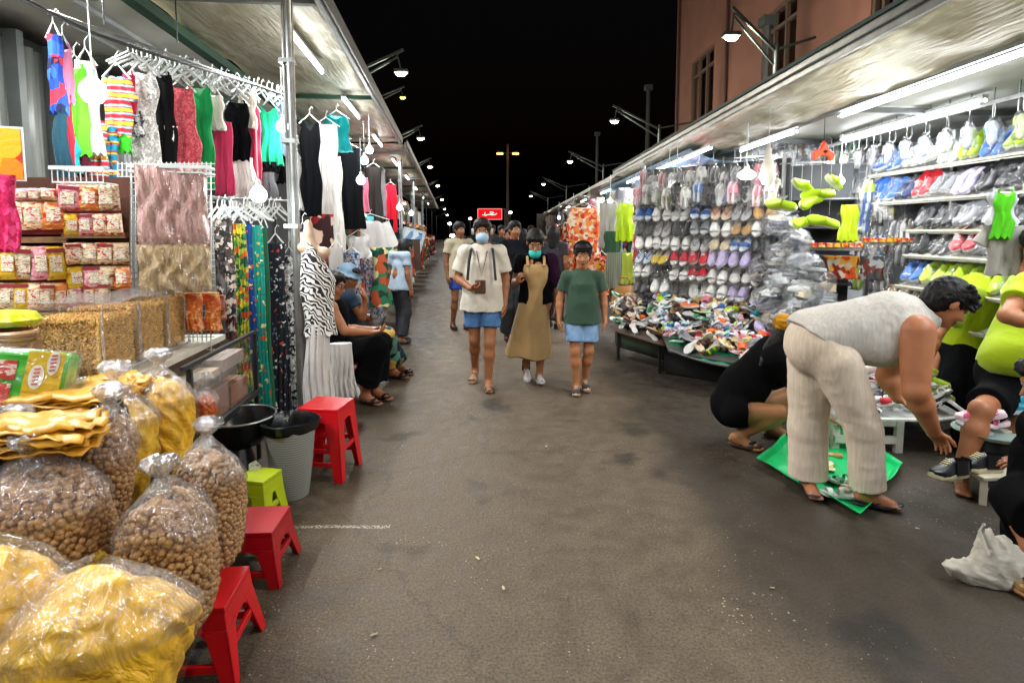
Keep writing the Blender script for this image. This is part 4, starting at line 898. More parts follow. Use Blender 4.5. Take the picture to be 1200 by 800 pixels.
for (py,hh,x0_,x1_,n) in ((252,30,-18,74,4),(308,34,-20,76,5),(346,27,-14,128,9),(261,0,0,0,0),(263,22,76,142,4),(297,22,78,150,4),(325,24,80,152,4),(232,26,70,138,3),(228,12,18,66,3)):
    for k in range(n): pcell.append((x0_+(k+.5)*(x1_-x0_)/n,py,(x1_-x0_)/n*.93,hh))
r=random.Random(21); cnt={}
packet_parts={}
rowname={252:'top row',308:'middle row',346:'bottom row',263:'upper right tier',297:'middle right tier',325:'lower right tier',232:'topmost pile',228:'stack under the shutters'}
for (px,py,pw,ph) in pcell:
    ci=r.choice([0,0,0,1,1,2,3,4]) if py!=297 else r.choice([0,1,3,1]); nm,ms=PK[ci]; c=spt(px,py,-.02); k=c.y/FPX
    cnt[py]=cnt.get(py,0)+1
    t=thing('snack_packet','%s snack packet, %s from left, %s of snack shelves'%(nm,ordinal(cnt[py]-1),rowname[py]),'snack packet',c,math.atan2(SB[1]-SA[1],SB[0]-SA[0])+r.uniform(-.15,.15),'snack packets on the shelves')
    t.rotation_euler[0]=R(r.uniform(-14,2)); t.rotation_euler[1]=R(r.uniform(-4,4))
    packet(pw*k*1.08,ph*k*1.16,.055,None).build('pouch',r.choice(ms),t)
    mb=MB(); mb.box((r.uniform(-.01,.01),-.031,-.005),(pw*k*.6,.003,ph*k*.55)); mb.build('card_label',label_mat('#cfc6ae',['#a8202c','#7a7a6a','#b5303a'],60,ci),t)
    if r.random()<.4:
        mb=MB(); mb.box((0,-.028,ph*k*.42),(pw*k*.92,.006,ph*k*.14)); mb.build('header_card',RED,t)
# brown wrapped stacks in the gaps
for i,(px,py,pw,ph) in enumerate([(40,281,60,7),(110,276,60,6),(30,324,110,7),(35,370,90,7),(110,316,60,8)]):
    c=spt(px,py,.03);k=c.y/FPX; mb=MB()
    for j in range(5): mb.box((0,0,(j-2)*ph*k/5),(pw*k*(1-.03*(j%2)),.10,ph*k/5.6),rz=.02*(j%3-1))
    o=mb.build('packet_stack',M(['#8a6a4a','#a08a6a','#6a4632','#8f7a58','#96805c'][i],rough=.35,var=.3,vs=20),None,loc=c,rot=(0,0,math.atan2(SB[1]-SA[1],SB[0]-SA[0]))); tag(o,['brown flat stack between top and middle packet rows','tan flat stack in the upper right tier of packets','long flat stack under the middle packet row','flat stack under the bottom packet row','flat stack above the lower right packet tier'][i],'packet stack')
# poster, pink lace, white baskets
c=P(8,180,2.9); t=thing('poster','orange red and blue glossy poster hung in front of the shutters','poster',c,.4); mb=MB(); mb.box((-.02,0,0),(.16,.004,.25)); mb.build('print',floral(['#c8321a','#e07a1c','#d8a020','#1c3c9a'],9,None,.3),t); mb=MB(); mb.box((-.02,.006,0),(.18,.006,.27)); mb.build('backing',WHITEM,t)
hang('long',-14,16,205,292,(-2.6,2.6),(-2.0,2.9),floral(['#c4245c','#d8447a','#b01848'],40),'hot pink lace cloth hanging at the far left edge',hanger=False)
def wirebasket(x0,x1,y0,y1,Y,label,dep=.16):
    a=P(x0,y0,Y);b=P(x1,y1,Y); t=thing('wire_basket',label,'wire basket',((a.x+b.x)/2,Y,(a.z+b.z)/2),.2); W=b.x-a.x;H=a.z-b.z
    mb=MB()
    for z in (H/2,-H/2): 
        mb.tube([(-W/2,0,z),(W/2,0,z),(W/2,dep,z),(-W/2,dep,z),(-W/2,0,z)],.005,5)
    n=9
    for i in range(n+1):
        x=-W/2+W*i/n; mb.tube([(x,0,H/2),(x,0,-H/2),(x,dep,-H/2)],.003,4)
    mb.build('wire',WHITEM,t)
    mb=MB(); mb.bar((-W/2-.01,-.005,H/2),(W/2+.01,-.005,H/2),.012,.02); mb.build('rim',WHITEM,t)
wirebasket(64,118,197,214,3.05,'white wire basket under the striped child trousers')
wirebasket(156,242,195,202,3.28,'white wire rack bar from which the pink fluffy cloth hangs',.1)
wirebasket(-10,22,226,234,3.0,'white tray rack at the left edge above the packets')
# wire grid
A_,B_=(-2.28,3.35),(-2.02,3.45)
t=thing('grid_panel','white wire grid panel standing between the packets and fluffy cloth','grid panel',(-2.2,3.4,1.5))
mb=MB()
for px in np.arange(138,252,5.2): mb.tube([PV(px,190,A_,B_),PV(px,412,A_,B_)],.0035,4)
for py in np.arange(192,412,7.5): mb.tube([PV(137,py,A_,B_),PV(252,py,A_,B_)],.0035,4)
mb.build('wire',WHITEM,t,world=True)
# fluffy cloth panels
def fluff(c1,c2,name='fluffy'):
    m,nt,b,o=newmat(name); v=texco(nt,(1,1,.22)); n=nd(nt,'ShaderNodeTexNoise',Scale=48.0,Detail=6.0,Distortion=1.5); nt.links.new(v,n.inputs['Vector'])
    r_=ramp(nt,[(.3,c1),(.62,c2),(.8,'#d9c8bd')]); nt.links.new(n.outputs['Fac'],r_.inputs['Fac']); nt.links.new(r_.outputs[0],b.inputs['Base Color']); b.inputs['Roughness'].default_value=.35
    bp=nd(nt,'ShaderNodeBump',Strength=1,Distance=.03); nt.links.new(n.outputs['Fac'],bp.inputs['Height']); nt.links.new(bp.outputs[0],b.inputs['Normal']); return m
for (x0_,x1_,y0_,y1_,ma,lb,nm) in ((159,247,196,286,fluff('#c08a82','#dcb8b0'),'pale pink feathery packet sheet hanging on the wire grid, upper','pink'),(162,250,286,344,fluff('#a8885a','#ccb48c'),'beige feathery packet sheet hanging just below the pink one','beige')):
    A2,B2=(-2.15,3.15),(-1.8,3.4); c=PV((x0_+x1_)/2,(y0_+y1_)/2,A2,B2); a=PV(x0_,y0_,A2,B2);b=PV(x1_,y1_,A2,B2); ax=math.atan2(b.y-a.y,b.x-a.x); W=math.hypot(b.x-a.x,b.y-a.y); H=(y1_-y0_)*c.y/FPX
    t=thing('feather_sheet',lb,'hanging packet',c,ax)
    mb=MB()
    def fl(sg): return lambda u,v:((u-.5)*W*(1+.02*math.sin(v*9)),sg*.03*((1-(2*u-1)**6)*(1-(2*v-1)**6))+.012*math.sin(u*23+3*math.sin(v*6))+.006*math.sin(u*51+v*9),(v-.5)*H)
    mb.grid(fl(-1),60,24); mb.grid(lambda u,v:fl(1)(1-u,v),60,24); mb.build('feathers',ma,t)
    mb=MB(); mb.grid(lambda u,v:((u-.5)*W*1.01,-.045-.008*math.sin(u*17+v*11),(v-.5)*H*1.01),20,14); mb.build('wrapper',film(alpha=.09,bs=18),t)
# strips of orange snacks hanging under
STRIP=label_mat('#c2642a',['#a83a1a','#d8b070','#c9a04a'],28,4)
for i,(x0_,x1_,y0_,y1_) in enumerate([(217,236,343,388),(239,257,343,388),(255,264,346,374)]):
    hang('tube',x0_,x1_,y0_,y1_,(-2.0,3.3),(-1.8,3.6),STRIP if i<2 else label_mat('#8a4a3a',['#5a2a22','#b5806a','#3a2020'],30,2),['orange snack strip hanging left below the beige sheet','orange snack strip hanging right below the beige sheet','short brown snack strip next to the orange ones'][i],'snack strip',hanger=False,name='snack_strip')
# ------------------------------------------------------------------ tables
def lb(x,y): return (x*LD.x+y*LD.y, x*LN.x+y*LN.y)
WT=M('#b9b4a6',rough=.6,var=.15,vs=5); TBROWN=M('#4b3a2c',rough=.7,var=.3,vs=3)
t=thing('display_table','wooden display table carrying the noodle boxes and yellow sheets','table',L(2.8,-1.9,0))
mb=MB(); lbox(mb,1.55,3.95,-2.85,-1.50,.845,.88); mb.build('table_top',WT,t,world=True)
for s_,d_ in ((1.6,-1.56),(1.6,-2.8),(3.9,-2.8)):
    mb=MB(); lbox(mb,s_,s_+.05,d_,d_+.05,0,.845); mb.build('leg',TBROWN,t,world=True)
mb=MB(); lbox(mb,1.6,3.9,-1.54,-1.51,.76,.845); mb.build('apron',TBROWN,t,world=True)
t=thing('low_platform','low dark board platform under the bags of yellow food','platform',L(2,-1.3,0))
mb=MB(); lbox(mb,1.05,2.85,-1.48,-1.08,.44,.48); mb.build('board',TBROWN,t,world=True)
mb=MB(); lbox(mb,.75,1.42,-1.07,-.74,.27,.31); mb.build('front_board',TBROWN,t,world=True)
for s_,d_ in ((1.1,-1.45),(1.1,-1.12),(2.75,-1.45),(2.75,-1.14)):
    mb=MB(); lbox(mb,s_,s_+.06,d_,d_+.04,0,.44); mb.build('leg',TBROWN,t,world=True)
# noodle boxes
NOOD=M('#b98a3e',rough=.4,var=.25,vs=12,bump=.3,bs=50)
def noodle_box(s0,s1,d0,d1,z0,z1,label,seed):
    t=thing('noodle_box',label,'noodle box',L((s0+s1)/2,(d0+d1)/2,z0),0,'clear boxes of fried noodles')
    mb=MB(); lbox(mb,s0+.03,s1-.03,d0+.03,d1-.03,z0+.015,z1-.05); mb.build('noodle_core',M('#966a2c',rough=.7,var=.4,vs=25,bump=.8,bs=60),t,world=True)
    r=np.random.default_rng(seed); mb=MB(); rr=random.Random(seed)
    for i in range(2100):
        f=rr.random()
        if f<.52: s_=rr.uniform(s0+.015,s1-.015); d_=d1-.018; z=rr.uniform(z0+.02,z1-.05); u=Vector(LD); v=Vector((0,0,1)); n=LN
        elif f<.76: s_=s0+.018; d_=rr.uniform(d0+.02,d1-.02); z=rr.uniform(z0+.02,z1-.05); u=Vector(LN); v=Vector((0,0,1)); n=-LD
        else: s_=rr.uniform(s0+.015,s1-.015); d_=rr.uniform(d0+.02,d1-.02); z=z1-.045; u=Vector(LD); v=Vector(LN); n=Vector((0,0,1))
        c=L(s_,d_,z); a=rr.gauss(.0 if f<.76 else .5,.75); rad=rr.uniform(.02,.045); a0=rr.uniform(0,6); da=rr.uniform(.8,1.6)*rr.choice((-1,1)); pts=[]
        e1=u*math.cos(a)+v*math.sin(a); e2=-u*math.sin(a)+v*math.cos(a)
        for k in range(5):
            q=a0+da*k/4; p=c+e1*(rad*math.cos(q)-rad*math.cos(a0))+e2*(rad*math.sin(q)-rad*math.sin(a0))-n*(.012*rr.random()+.01*(k%2)); pts.append(p)
        ps=[]
        for p in pts:
            s2=min(max(p.dot(LD),s0+.012),s1-.012); d2=min(max(p.dot(LN),d0+.012),d1-.010); z2=min(max(p.z,z0+.01),z1-.03); ps.append(L(s2,d2,z2))
        mb.tube(ps,.0027,4,cap=False)
    o=mb.build('noodles',M('#dcb468',rough=.35,var=.25,vs=30),t,world=True)
    mb=MB(); lbox(mb,s0,s1,d0,d1,z0,z1); mb.build('clear_case',film(alpha=.07,bs=9,bump=.4,rough=.08),t,world=True)
    mb=MB()
    for s_,d_ in ((s0,d1),(s1,d1),(s0,d0)): mb.tube([L(s_,d_,z0),L(s_,d_,z1)],.006,6)
    mb.tube([L(s0,d0,z0+.004),L(s0,d1,z0+.004),L(s1,d1,z0+.004)],.006,6); mb.build('edge_tape',film(alpha=.5,bs=30),t,world=True)
noodle_box(2.79,3.10,-1.98,-1.60,.885,1.205,'clear box of pale fried noodles, the nearest on the display table',1)
noodle_box(3.11,3.40,-1.98,-1.60,.885,1.22,'clear box of golden fried noodles in the middle of the three',2)
noodle_box(3.41,3.66,-1.98,-1.60,.885,1.225,'clear box of darker fried noodles, the one farthest away',3)
mb=MB(); mb.grid(lambda u,v:L(2.78+.9*u,-1.99+.40*v,1.228+.008*math.sin(u*14+v*9)+.02*(1-abs(2*v-1))),30,8); o=mb.build('plastic_sheet',film(alpha=.16,bs=8,tint=(.97,.9,.88),bump=.8)); tag(o,'crumpled clear plastic sheet laid across the tops of noodle boxes','plastic sheet')
# glass case
t=thing('glass_case','low glass display case with brown boxes inside, beyond the noodles','display case',L(3.4,-1.5,.45))
GL=film(alpha=.05,bs=3,bump=.05,rough=.03)
mb=MB(); lbox(mb,2.95,4.0,-1.34,-1.333,.49,.87); mb.build('front_glass',GL,t,world=True)
mb=MB(); lbox(mb,2.95,4.0,-1.34,-1.31,.455,.488); lbox(mb,2.95,4.0,-1.345,-1.32,.872,.892); mb.build('rail',M('#1e2422',rough=.4),t,world=True)
mb=MB(); lbox(mb,2.9,4.0,-1.62,-1.345,.43,.455); mb.build('base_board',TBROWN,t,world=True)
for k_,s_ in enumerate((3.0,3.98)):
    mb=MB(); lbox(mb,s_,s_+.025,-1.34,-1.315,.0,.87); mb.build('post',M('#1e2422',rough=.4),t,world=True)
mb=MB(); lbox(mb,2.9,4.0,-1.50,-1.35,.70,.712); mb.build('inner_shelf',GL,t,world=True)
CARD=M('#8a6144',rough=.8,var=.15,vs=4)
for i,(s0,s1,z0,z1,cc_,lbx) in enumerate([(3.0,3.28,.46,.60,'#c4751a','orange snack box in the glass case, nearest'),(3.30,3.62,.46,.64,'#7d5640','brown cardboard box standing in the glass case'),(3.66,3.95,.46,.60,'#8a5a3c','rust brown box at the far end of the glass case'),(3.05,3.5,.715,.76,'#a8957a','beige tray on the inner shelf of the case'),(3.55,3.9,.715,.79,'#95867c','greyish packet row on the inner shelf of the case')]):
    mb=MB(); lbox(mb,s0,s1,-1.49,-1.37,z0,z1); mb.mat(1); lbox(mb,s0+.01,s1-.01,-1.435,-1.425,z1+.001,z1+.003); o=mb.build('goods_box',[M(cc_,rough=.7,var=.25,vs=9),M('#b8a888',rough=.4)],bevel=.004); tag(o,lbx,'box')
# yellow sheets pile
YS=M('#c08a22',rough=.38,var=.22,vs=7,bump=.3,bs=16)
def sheetpile(px,py,w,d,z,n,label,rz):
    c=G(px,py,z); r=random.Random(int(px)); o0=None
    for k in range(n*2):
        mb=MB(); s1,s2=r.random()*6,r.random()*6; off=(r.uniform(-.02,.02),r.uniform(-.02,.02)); ww=w*r.uniform(.75,1.05); dd=d*r.uniform(.75,1.0)
        def f(u,v):
            e=(1-(2*u-1)**8)*(1-(2*v-1)**8); return ((u-.5)*ww+off[0]+.01*math.sin(v*9+s1),(v-.5)*dd+off[1]+.01*math.sin(u*8+s2),k*.010+.010*e+.006*math.sin(u*13+s1+v*5)+.005*math.sin(v*19+s2)+.003*math.sin(u*41+v*23+s1))
        mb.grid(f,26,14); o=mb.build('dried_sheet',YS,None,loc=c,rot=(0,0,rz+r.uniform(-.12,.12))); sm=o.modifiers.new('s','SOLIDIFY'); sm.thickness=.005
        tag(o,label%ordinal(k),'dried sheet','yellow dried sheets on the table')
sheetpile(84,478,.42,.26,.885,4,'yellow dried sheet, %s from the bottom of the upper pile before the noodles',.1)
sheetpile(38,520,.40,.22,.885,4,'yellow dried sheet, %s from the bottom of the nearer pile at the left',.15)
sheetpile(140,455,.26,.14,.885,3,'yellow dried sheet, %s from the bottom of the small pile by the box corner',-.1)
# green and yellow pack, tray
c=P(33,452,2.15); t=thing('snack_carton','green and yellow shrink wrapped snack carton with white ovals','snack carton',c,.35); t.rotation_euler=(R(-12),R(10),.35)
mb=MB(); mb.box((0,0,0),(.26,.16,.27)); mb.build('carton',label_mat('#3aa81c',['#2f9a18','#58b81e','#3aa81c'],8,1),t,bevel=.02)
mb=MB(); mb.box((.065,-.082,.01),(.115,.004,.25)); mb.build('yellow_panel',label_mat('#c9a81a',['#b5901a','#d8b820','#c9601a'],14,2),t)
mb=MB(); mb.box((-.07,-.083,.06),(.1,.004,.07)); mb.box((-.07,-.083,-.05),(.09,.004,.12)); mb.build('red_panel',label_mat('#b5322a',['#a8202c','#d8c0b0','#c9503a'],20,2),t)
for i,(x,z) in enumerate(((.045,.04),(.085,-.055),(.09,.095))):
    mb=MB(); mb.prism([(.024*math.cos(a)*(1 if i<2 else .8),.045*math.sin(a)) for a in np.arange(0,2*PI,.35)],(x,-.0855,z),(1,0,0),(0,0,1),(0,1,0),.003); mb.mat(1); [mb.bar((x-.009,-.088,z+q_),(x+.009,-.088,z+q_+.004),.003,.005) for q_ in (-.028,-.014,0,.014,.028)]; mb.build('oval_mark',[M('#d0cfc4'),M('#a8382a')],t)
mb=MB(); mb.box((0,0,0),(.275,.175,.285)); mb.build('shrink_wrap',film(alpha=.13,bs=12,bump=.7),t,bevel=.02)
c=P(8,490,2.1); t=thing('tray','white plastic tray under the green snack carton','tray',c,.25); mb=MB(); mb.box((0,0,-.02),(.34,.24,.01)); 
for a,b in (((-.17,-.12,-.01),(.17,-.12,-.01)),((-.17,.12,-.01),(.17,.12,-.01)),((.17,-.12,-.01),(.17,.12,-.01)),((-.17,-.12,-.01),(-.17,.12,-.01))): mb.bar(a,b,.012,.035)
mb.build('tray_body',plastic('#c9c6b8'),t,bevel=.003)
c=P(8,374,2.4); mb=MB(); mb.lathe([(.02,-.035),(.1,-.025),(.12,0),(.1,.03),(.03,.04)],(0,0,0),20,1.1,.8,True,True,lambda a,z:.05*math.sin(5*a)); o=mb.build('snack_bag',label_mat('#b5c01a',['#7ab81a','#d8d040','#c9b81a'],12,3),loc=c); tag(o,'round yellow green snack bag resting above the brown coil','snack bag')
c=P(10,395,2.35); mb=MB()
for k in range(3): mb.tube([((.09+.006*k)*math.cos(a),(.07)*math.sin(a),-.02+k*.018) for a in np.arange(0,6.5,.3)],.015,8)
mb.tube([(-.12,0,-.04),(.12,0,-.04)],.03,8); o=mb.build('coiled_snack',M('#8f6a4a',rough=.4,var=.3,vs=20),loc=c); tag(o,'brown coiled wrapped snack lying between carton and yellow green bag','coiled snack')
# ------------------------------------------------------------------ big clear bags
def bagr(t,a,w,d,h,seed,top=.2,lean=(0,0),pleat=0,grow=0,sag=.06):
    """point on a filled bag, t 0 bottom .. 1 neck"""
    ph=seed*1.7
    prof=[(0,.60),(.06,.80),(.2,.94),(.45,1.03),(.68,1.0),(.80,.80),(.90,.46),(.96,.22),(1,.10)]
    f=interp(prof,t); n=2.0+1.2*(1-t); c,s=math.cos(a),math.sin(a)
    q=(abs(c)**n+abs(s)**n)**(-1/n)
    wob=1+sag*math.sin(2*a+ph+2*t)+.5*sag*math.sin(3*a-ph+5*t)+.03*math.sin(7*t+a*2+ph)
    pl=1+pleat*abs(math.sin(8*a+ph))*max(0,(t-.6)/.4)
    x=(w/2*f*q*wob*pl+grow*q)*c; y=(d/2*f*q*wob*pl+grow*q)*s; z=h*(t**.92)*(1+(.04*math.sin(2*a+ph) if t>.3 else 0))+grow*t
    x+=lean[0]*t*t; y+=lean[1]*t*t
    return x,y,z
_ico=None
def ico():
    global _ico
    if _ico is None:
        p=(1+5**.5)/2; v=[(-1,p,0),(1,p,0),(-1,-p,0),(1,-p,0),(0,-1,p),(0,1,p),(0,-1,-p),(0,1,-p),(p,0,-1),(p,0,1),(-p,0,-1),(-p,0,1)]
        f=[(0,11,5),(0,5,1),(0,1,7),(0,7,10),(0,10,11),(1,5,9),(5,11,4),(11,10,2),(10,7,6),(7,1,8),(3,9,4),(3,4,2),(3,2,6),(3,6,8),(3,8,9),(4,9,5),(2,4,11),(6,2,10),(8,6,7),(9,8,1)]
        V=[np.array(x)/np.linalg.norm(x) for x in v]; F=[]; cache={}
        def mid(a,b):
            k=(min(a,b),max(a,b))
            if k not in cache: m=V[a]+V[b]; V.append(m/np.linalg.norm(m)); cache[k]=len(V)-1
            return cache[k]
        for a,b,c in f:
            x,y,z=mid(a,b),mid(b,c),mid(c,a); F+= [(a,x,z),(b,y,x),(c,z,y),(x,y,z)]
        _ico=(np.array(V),np.array(F))
    return _ico
def balls_mesh(pts,rad,seed=0):
    V,F=ico(); r=np.random.default_rng(seed); n=len(pts); pts=np.array(pts)
    sc_=rad*(.82+.36*r.random((n,1,1)))*(1+.16*(r.random((n,1,3))-.5)); VV=(V[None]*sc_+pts[:,None]).reshape(-1,3); FF=(F[None]+(np.arange(n)*len(V))[:,None,None]).reshape(-1,3)
    return meshnp('beans',VV,FF)
FILM=film(alpha=.034,bs=20,bump=.5,rough=.10); FILMT=film(alpha=.17,bs=34,bump=.9,rough=.12,stretch=(1,1,.35))
def nutmat():
    m,nt,b,o=newmat('nut_balls'); v=texco(nt); n=nd(nt,'ShaderNodeTexNoise',Scale=55.0,Detail=2.0); nt.links.new(v,n.inputs['Vector'])
    r_=ramp(nt,[(.3,(.20,.095,.028)),(.5,(.34,.175,.058)),(.7,(.48,.28,.115))]); nt.links.new(n.outputs['Fac'],r_.inputs['Fac']); nt.links.new(r_.outputs[0],b.inputs['Base Color']); b.inputs['Roughness'].default_value=.42; b.inputs['Subsurface Weight'].default_value=.0; return m
NUT=nutmat()
def neck(t,p0,kind_seed,s=1.0,col_=None):
    """knotted neck and the ruffled tail of a clear bag"""
    mb=MB(); x,y,z=p0; r=random.Random(kind_seed)
    rings=[]
    for j,(rr,zz) in enumerate(((.030,-.03),(.017,0),(.015,.01),(.028,.028),(.045,.045),(.040,.062),(.02,.07))):
        rings.append([(x+rr*s*(1+.35*math.sin(5*a+kind_seed)*(j>2))*math.cos(a)+.01*zz*j,y+rr*s*(1+.35*math.cos(4*a+kind_seed)*(j>2))*math.sin(a),z+zz*s+.008*math.sin(6*a+j)*(j>2)) for a in [2*PI*k/24 for k in range(24)]])
    mb.rings(rings); mb.build('knot',film(alpha=.38,bs=40,bump=1.0),t)
def bag(px,py,Y,zb,w,d,h,label,kind,seed,lean=(0,0),rz=0,fill=.80,tilt=(0,0),knot=True,name=None,bd=.0215,colr='#e6b224',cat='bag of food'):
    c=P(px,py,Y); c.z=zb
    t=thing(name or ('bag_of_nuts' if kind=='nut' else 'bag_of_yellow_food'),label,cat,c,rz,'clear bags of %s'%('brown nut balls' if kind=='nut' else 'yellow dried food')); t.rotation_euler=(R(tilt[0]),R(tilt[1]),rz)
    NA=64; NT=40
    def ringset(f,grow,pleat,t0=0,t1=1,disp=None):
        out=[]
        for j in range(NT+1):
            tt=t0+(t1-t0)*j/NT; rr=[]
            for k in range(NA):
                a=2*PI*k/NA; x,y,z=bagr(tt,a,w,d,h,seed,lean=lean,pleat=pleat,grow=grow)
                if disp: 
                    q=disp(a,tt,x,y,z); x*=1+q; y*=1+q
                rr.append((x,y,z))
            out.append(rr)
        return out
    if kind=='nut':
        mb=MB(); mb.rings(ringset(1,-.014,0,0,fill)); mb.build('filling_core',M('#6a4424',rough=.8,var=.3,vs=60),t)
        pts=[]; r=random.Random(seed); zlen=h*fill; ns=int(h*fill/(bd*.72))
        for j in range(ns+1):
            tt=.01+(fill-.01)*j/ns; per=0; prev=None
            for k in range(24):
                x,y,z=bagr(tt,2*PI*k/24,w,d,h,seed,lean=lean,grow=-.010)
                if prev: per+=math.hypot(x-prev[0],y-prev[1])
                prev=(x,y)
            nn=max(3,int(per/(bd*.93)))
            for k in range(nn):
                a=2*PI*(k+.5*(j%2)+r.uniform(-.28,.28))/nn; x,y,z=bagr(min(1,max(0,tt+r.uniform(-.35,.35)/ns)),a,w,d,h,seed,lean=lean,grow=-.010-.006*r.random()); pts.append((x,y,z))
        # top of heap
        for k in range(220):
            a=r.random()*6.28; q=math.sqrt(r.random()); x,y,z=bagr(fill,a,w,d,h,seed,lean=lean,grow=-.01); cx_,cy_=lean[0]*fill**2,lean[1]*fill**2
            pts.append((cx_+(x-cx_)*q,cy_+(y-cy_)*q,z+.02*(1-q)))
        o=link('nut_balls',balls_mesh(pts,bd*.53,seed),NUT,t); o['kind']='stuff'
    else:
        r=np.random.default_rng(seed); K=[(r.integers(2,6),r.uniform(5,15),r.random()*6) for _ in range(6)]
        def dsp(a,tt,x,y,z):
            v=0
            for (m_,fz,ph) in K: v+=abs(math.sin(m_*a+fz*tt+ph+1.3*math.sin(2*a+6*tt+ph)))
            return (.5-(v/6)**1.6)*.24
        NT=90; NA=120
        mb=MB(); mb.rings(ringset(1,-.012,0,0,fill,dsp)); mb.build('yellow_sheets',yellowmat(colr),t)
    NA=96;NT=44
    rs=ringset(1,.004,.10,0,1,lambda a,tt,x,y,z:.012*math.sin(11*a+9*tt)*math.sin(5*tt*PI)+.02*max(0,tt-.5)*math.sin(23*a+3*tt))
    cut=int(NT*.62)
    mb=MB(); mb.rings(rs[:cut+1],cap=False); mb.mat(1); mb.rings(rs[cut:],cap=False); mb.build('clear_bag',[FILM,FILMT],t)
    if knot: x,y,z=bagr(1,0,w*.01,d*.01,h,seed,lean=lean); neck(t,(lean[0],lean[1],h),seed,1.1)
    return t
_ym={}
def yellowmat(c):
    if c in _ym: return _ym[c]
    m,nt,b,o=newmat('yellow_food'); v=texco(nt); n=nd(nt,'ShaderNodeTexNoise',Scale=7.0,Detail=5.0,Distortion=2.5); nt.links.new(v,n.inputs['Vector'])
    cc=srgb(c); r_=ramp(nt,[(.25,tuple(x*.7 for x in cc)),(.45,cc),(.68,tuple(min(1,x*1.3) for x in cc)),(.85,(.78,.50,.12))]); nt.links.new(n.outputs['Fac'],r_.inputs['Fac']); nt.links.new(r_.outputs[0],b.inputs['Base Color']); b.inputs['Roughness'].default_value=.35
    wv=nd(nt,'ShaderNodeTexWave',Scale=2.6,Distortion=9.0,Detail=2.0); wv.inputs['Detail Scale'].default_value=1.3; nt.links.new(v,wv.inputs['Vector'])
    cr=ramp(nt,[(0,(.42,.36,.22)),(.10,(.8,.78,.7)),(.2,(1,1,1))]); nt.links.new(wv.outputs['Fac'],cr.inputs['Fac']); mq=nd(nt,'ShaderNodeMix'); mq.data_type='RGBA'; mq.blend_type='MULTIPLY'; mq.inputs['Factor'].default_value=.38; nt.links.new(r_.outputs[0],mq.inputs[6]); nt.links.new(cr.outputs[0],mq.inputs[7]); nt.links.new(mq.outputs[2],b.inputs['Base Color'])  # crease shade between the folded sheets, darkened in the colour
    n2=nd(nt,'ShaderNodeTexNoise',Scale=9.0,Detail=3.0,Distortion=1.6); nt.links.new(v,n2.inputs['Vector'])
    bp=nd(nt,'ShaderNodeBump',Strength=.9,Distance=.03); nt.links.new(n2.outputs['Fac'],bp.inputs['Height']); nt.links.new(bp.outputs[0],b.inputs['Normal']); _ym[c]=m; return m
bag(204,700,1.74,.285,.268,.25,.50,'knotted clear bag of brown nut balls above the nearest red stool','nut',3,lean=(-.02,0),rz=.2,fill=.84)
bag(249,650,2.16,.252,.262,.24,.515,'clear bag of nut balls behind, next to the grey basket','nut',5,lean=(.0,0),rz=-.2,fill=.83)
bag(62,650,1.74,.37,.345,.30,.50,'broad knotted clear bag of nut balls at the left edge','nut',8,lean=(-.03,-.02),rz=.3,fill=.84,bd=.023)
bag(100,600,1.96,.46,.23,.21,.50,'slim bag of nut balls squeezed behind the broad one','nut',11,lean=(.03,0),rz=.1,fill=.86,tilt=(0,8))
bag(104,800,1.30,.315,.46,.30,.46,'largest clear bag of yellow sheets filling the bottom left corner','y',2,lean=(.05,.0),rz=.1,fill=.93,knot=False)
bag(2,760,1.30,.315,.30,.26,.52,'yellow food bag cut by the left edge beside the largest one','y',4,lean=(-.02,0),rz=.6,fill=.93,knot=False)
bag(140,560,2.20,.48,.29,.24,.50,'yellow food bag with dark crumpled neck behind the nut bags','y',6,rz=.2,fill=.86,colr='#e4b42c')
bag(192,530,2.48,.49,.28,.24,.48,'upright yellow food bag with a white twisted top nearest the glass case','y',9,rz=0,fill=.88,colr='#e6b224')
bag(20,555,1.95,.62,.32,.22,.26,'small flat yellow bag lying on the nut bag at the left edge','y',12,rz=.2,fill=.93,knot=True,colr='#b8862a')
bag(240,500,3.0,.49,.14,.12,.24,'small bag of orange red snacks beside the glass case','y',14,fill=.9,colr='#b5541a')
c=P(127,487,2.08); mb=MB(); F=Field((c.x-.12,c.y-.1,c.z-.1),(c.x+.12,c.y+.1,c.z+.1),.007); F.ell(tuple(c),(.06,.045,.055),.02).ell((c.x+.02,c.y,c.z+.045),(.03,.03,.02),.02).wrinkle(.014,90,3); o=F.build('foil_twist',M('#4a4438',rough=.15,metal=.7,var=.6,vs=30)); tag(o,'dark shiny crumpled twist at the neck of the yellow bag','twist of foil')
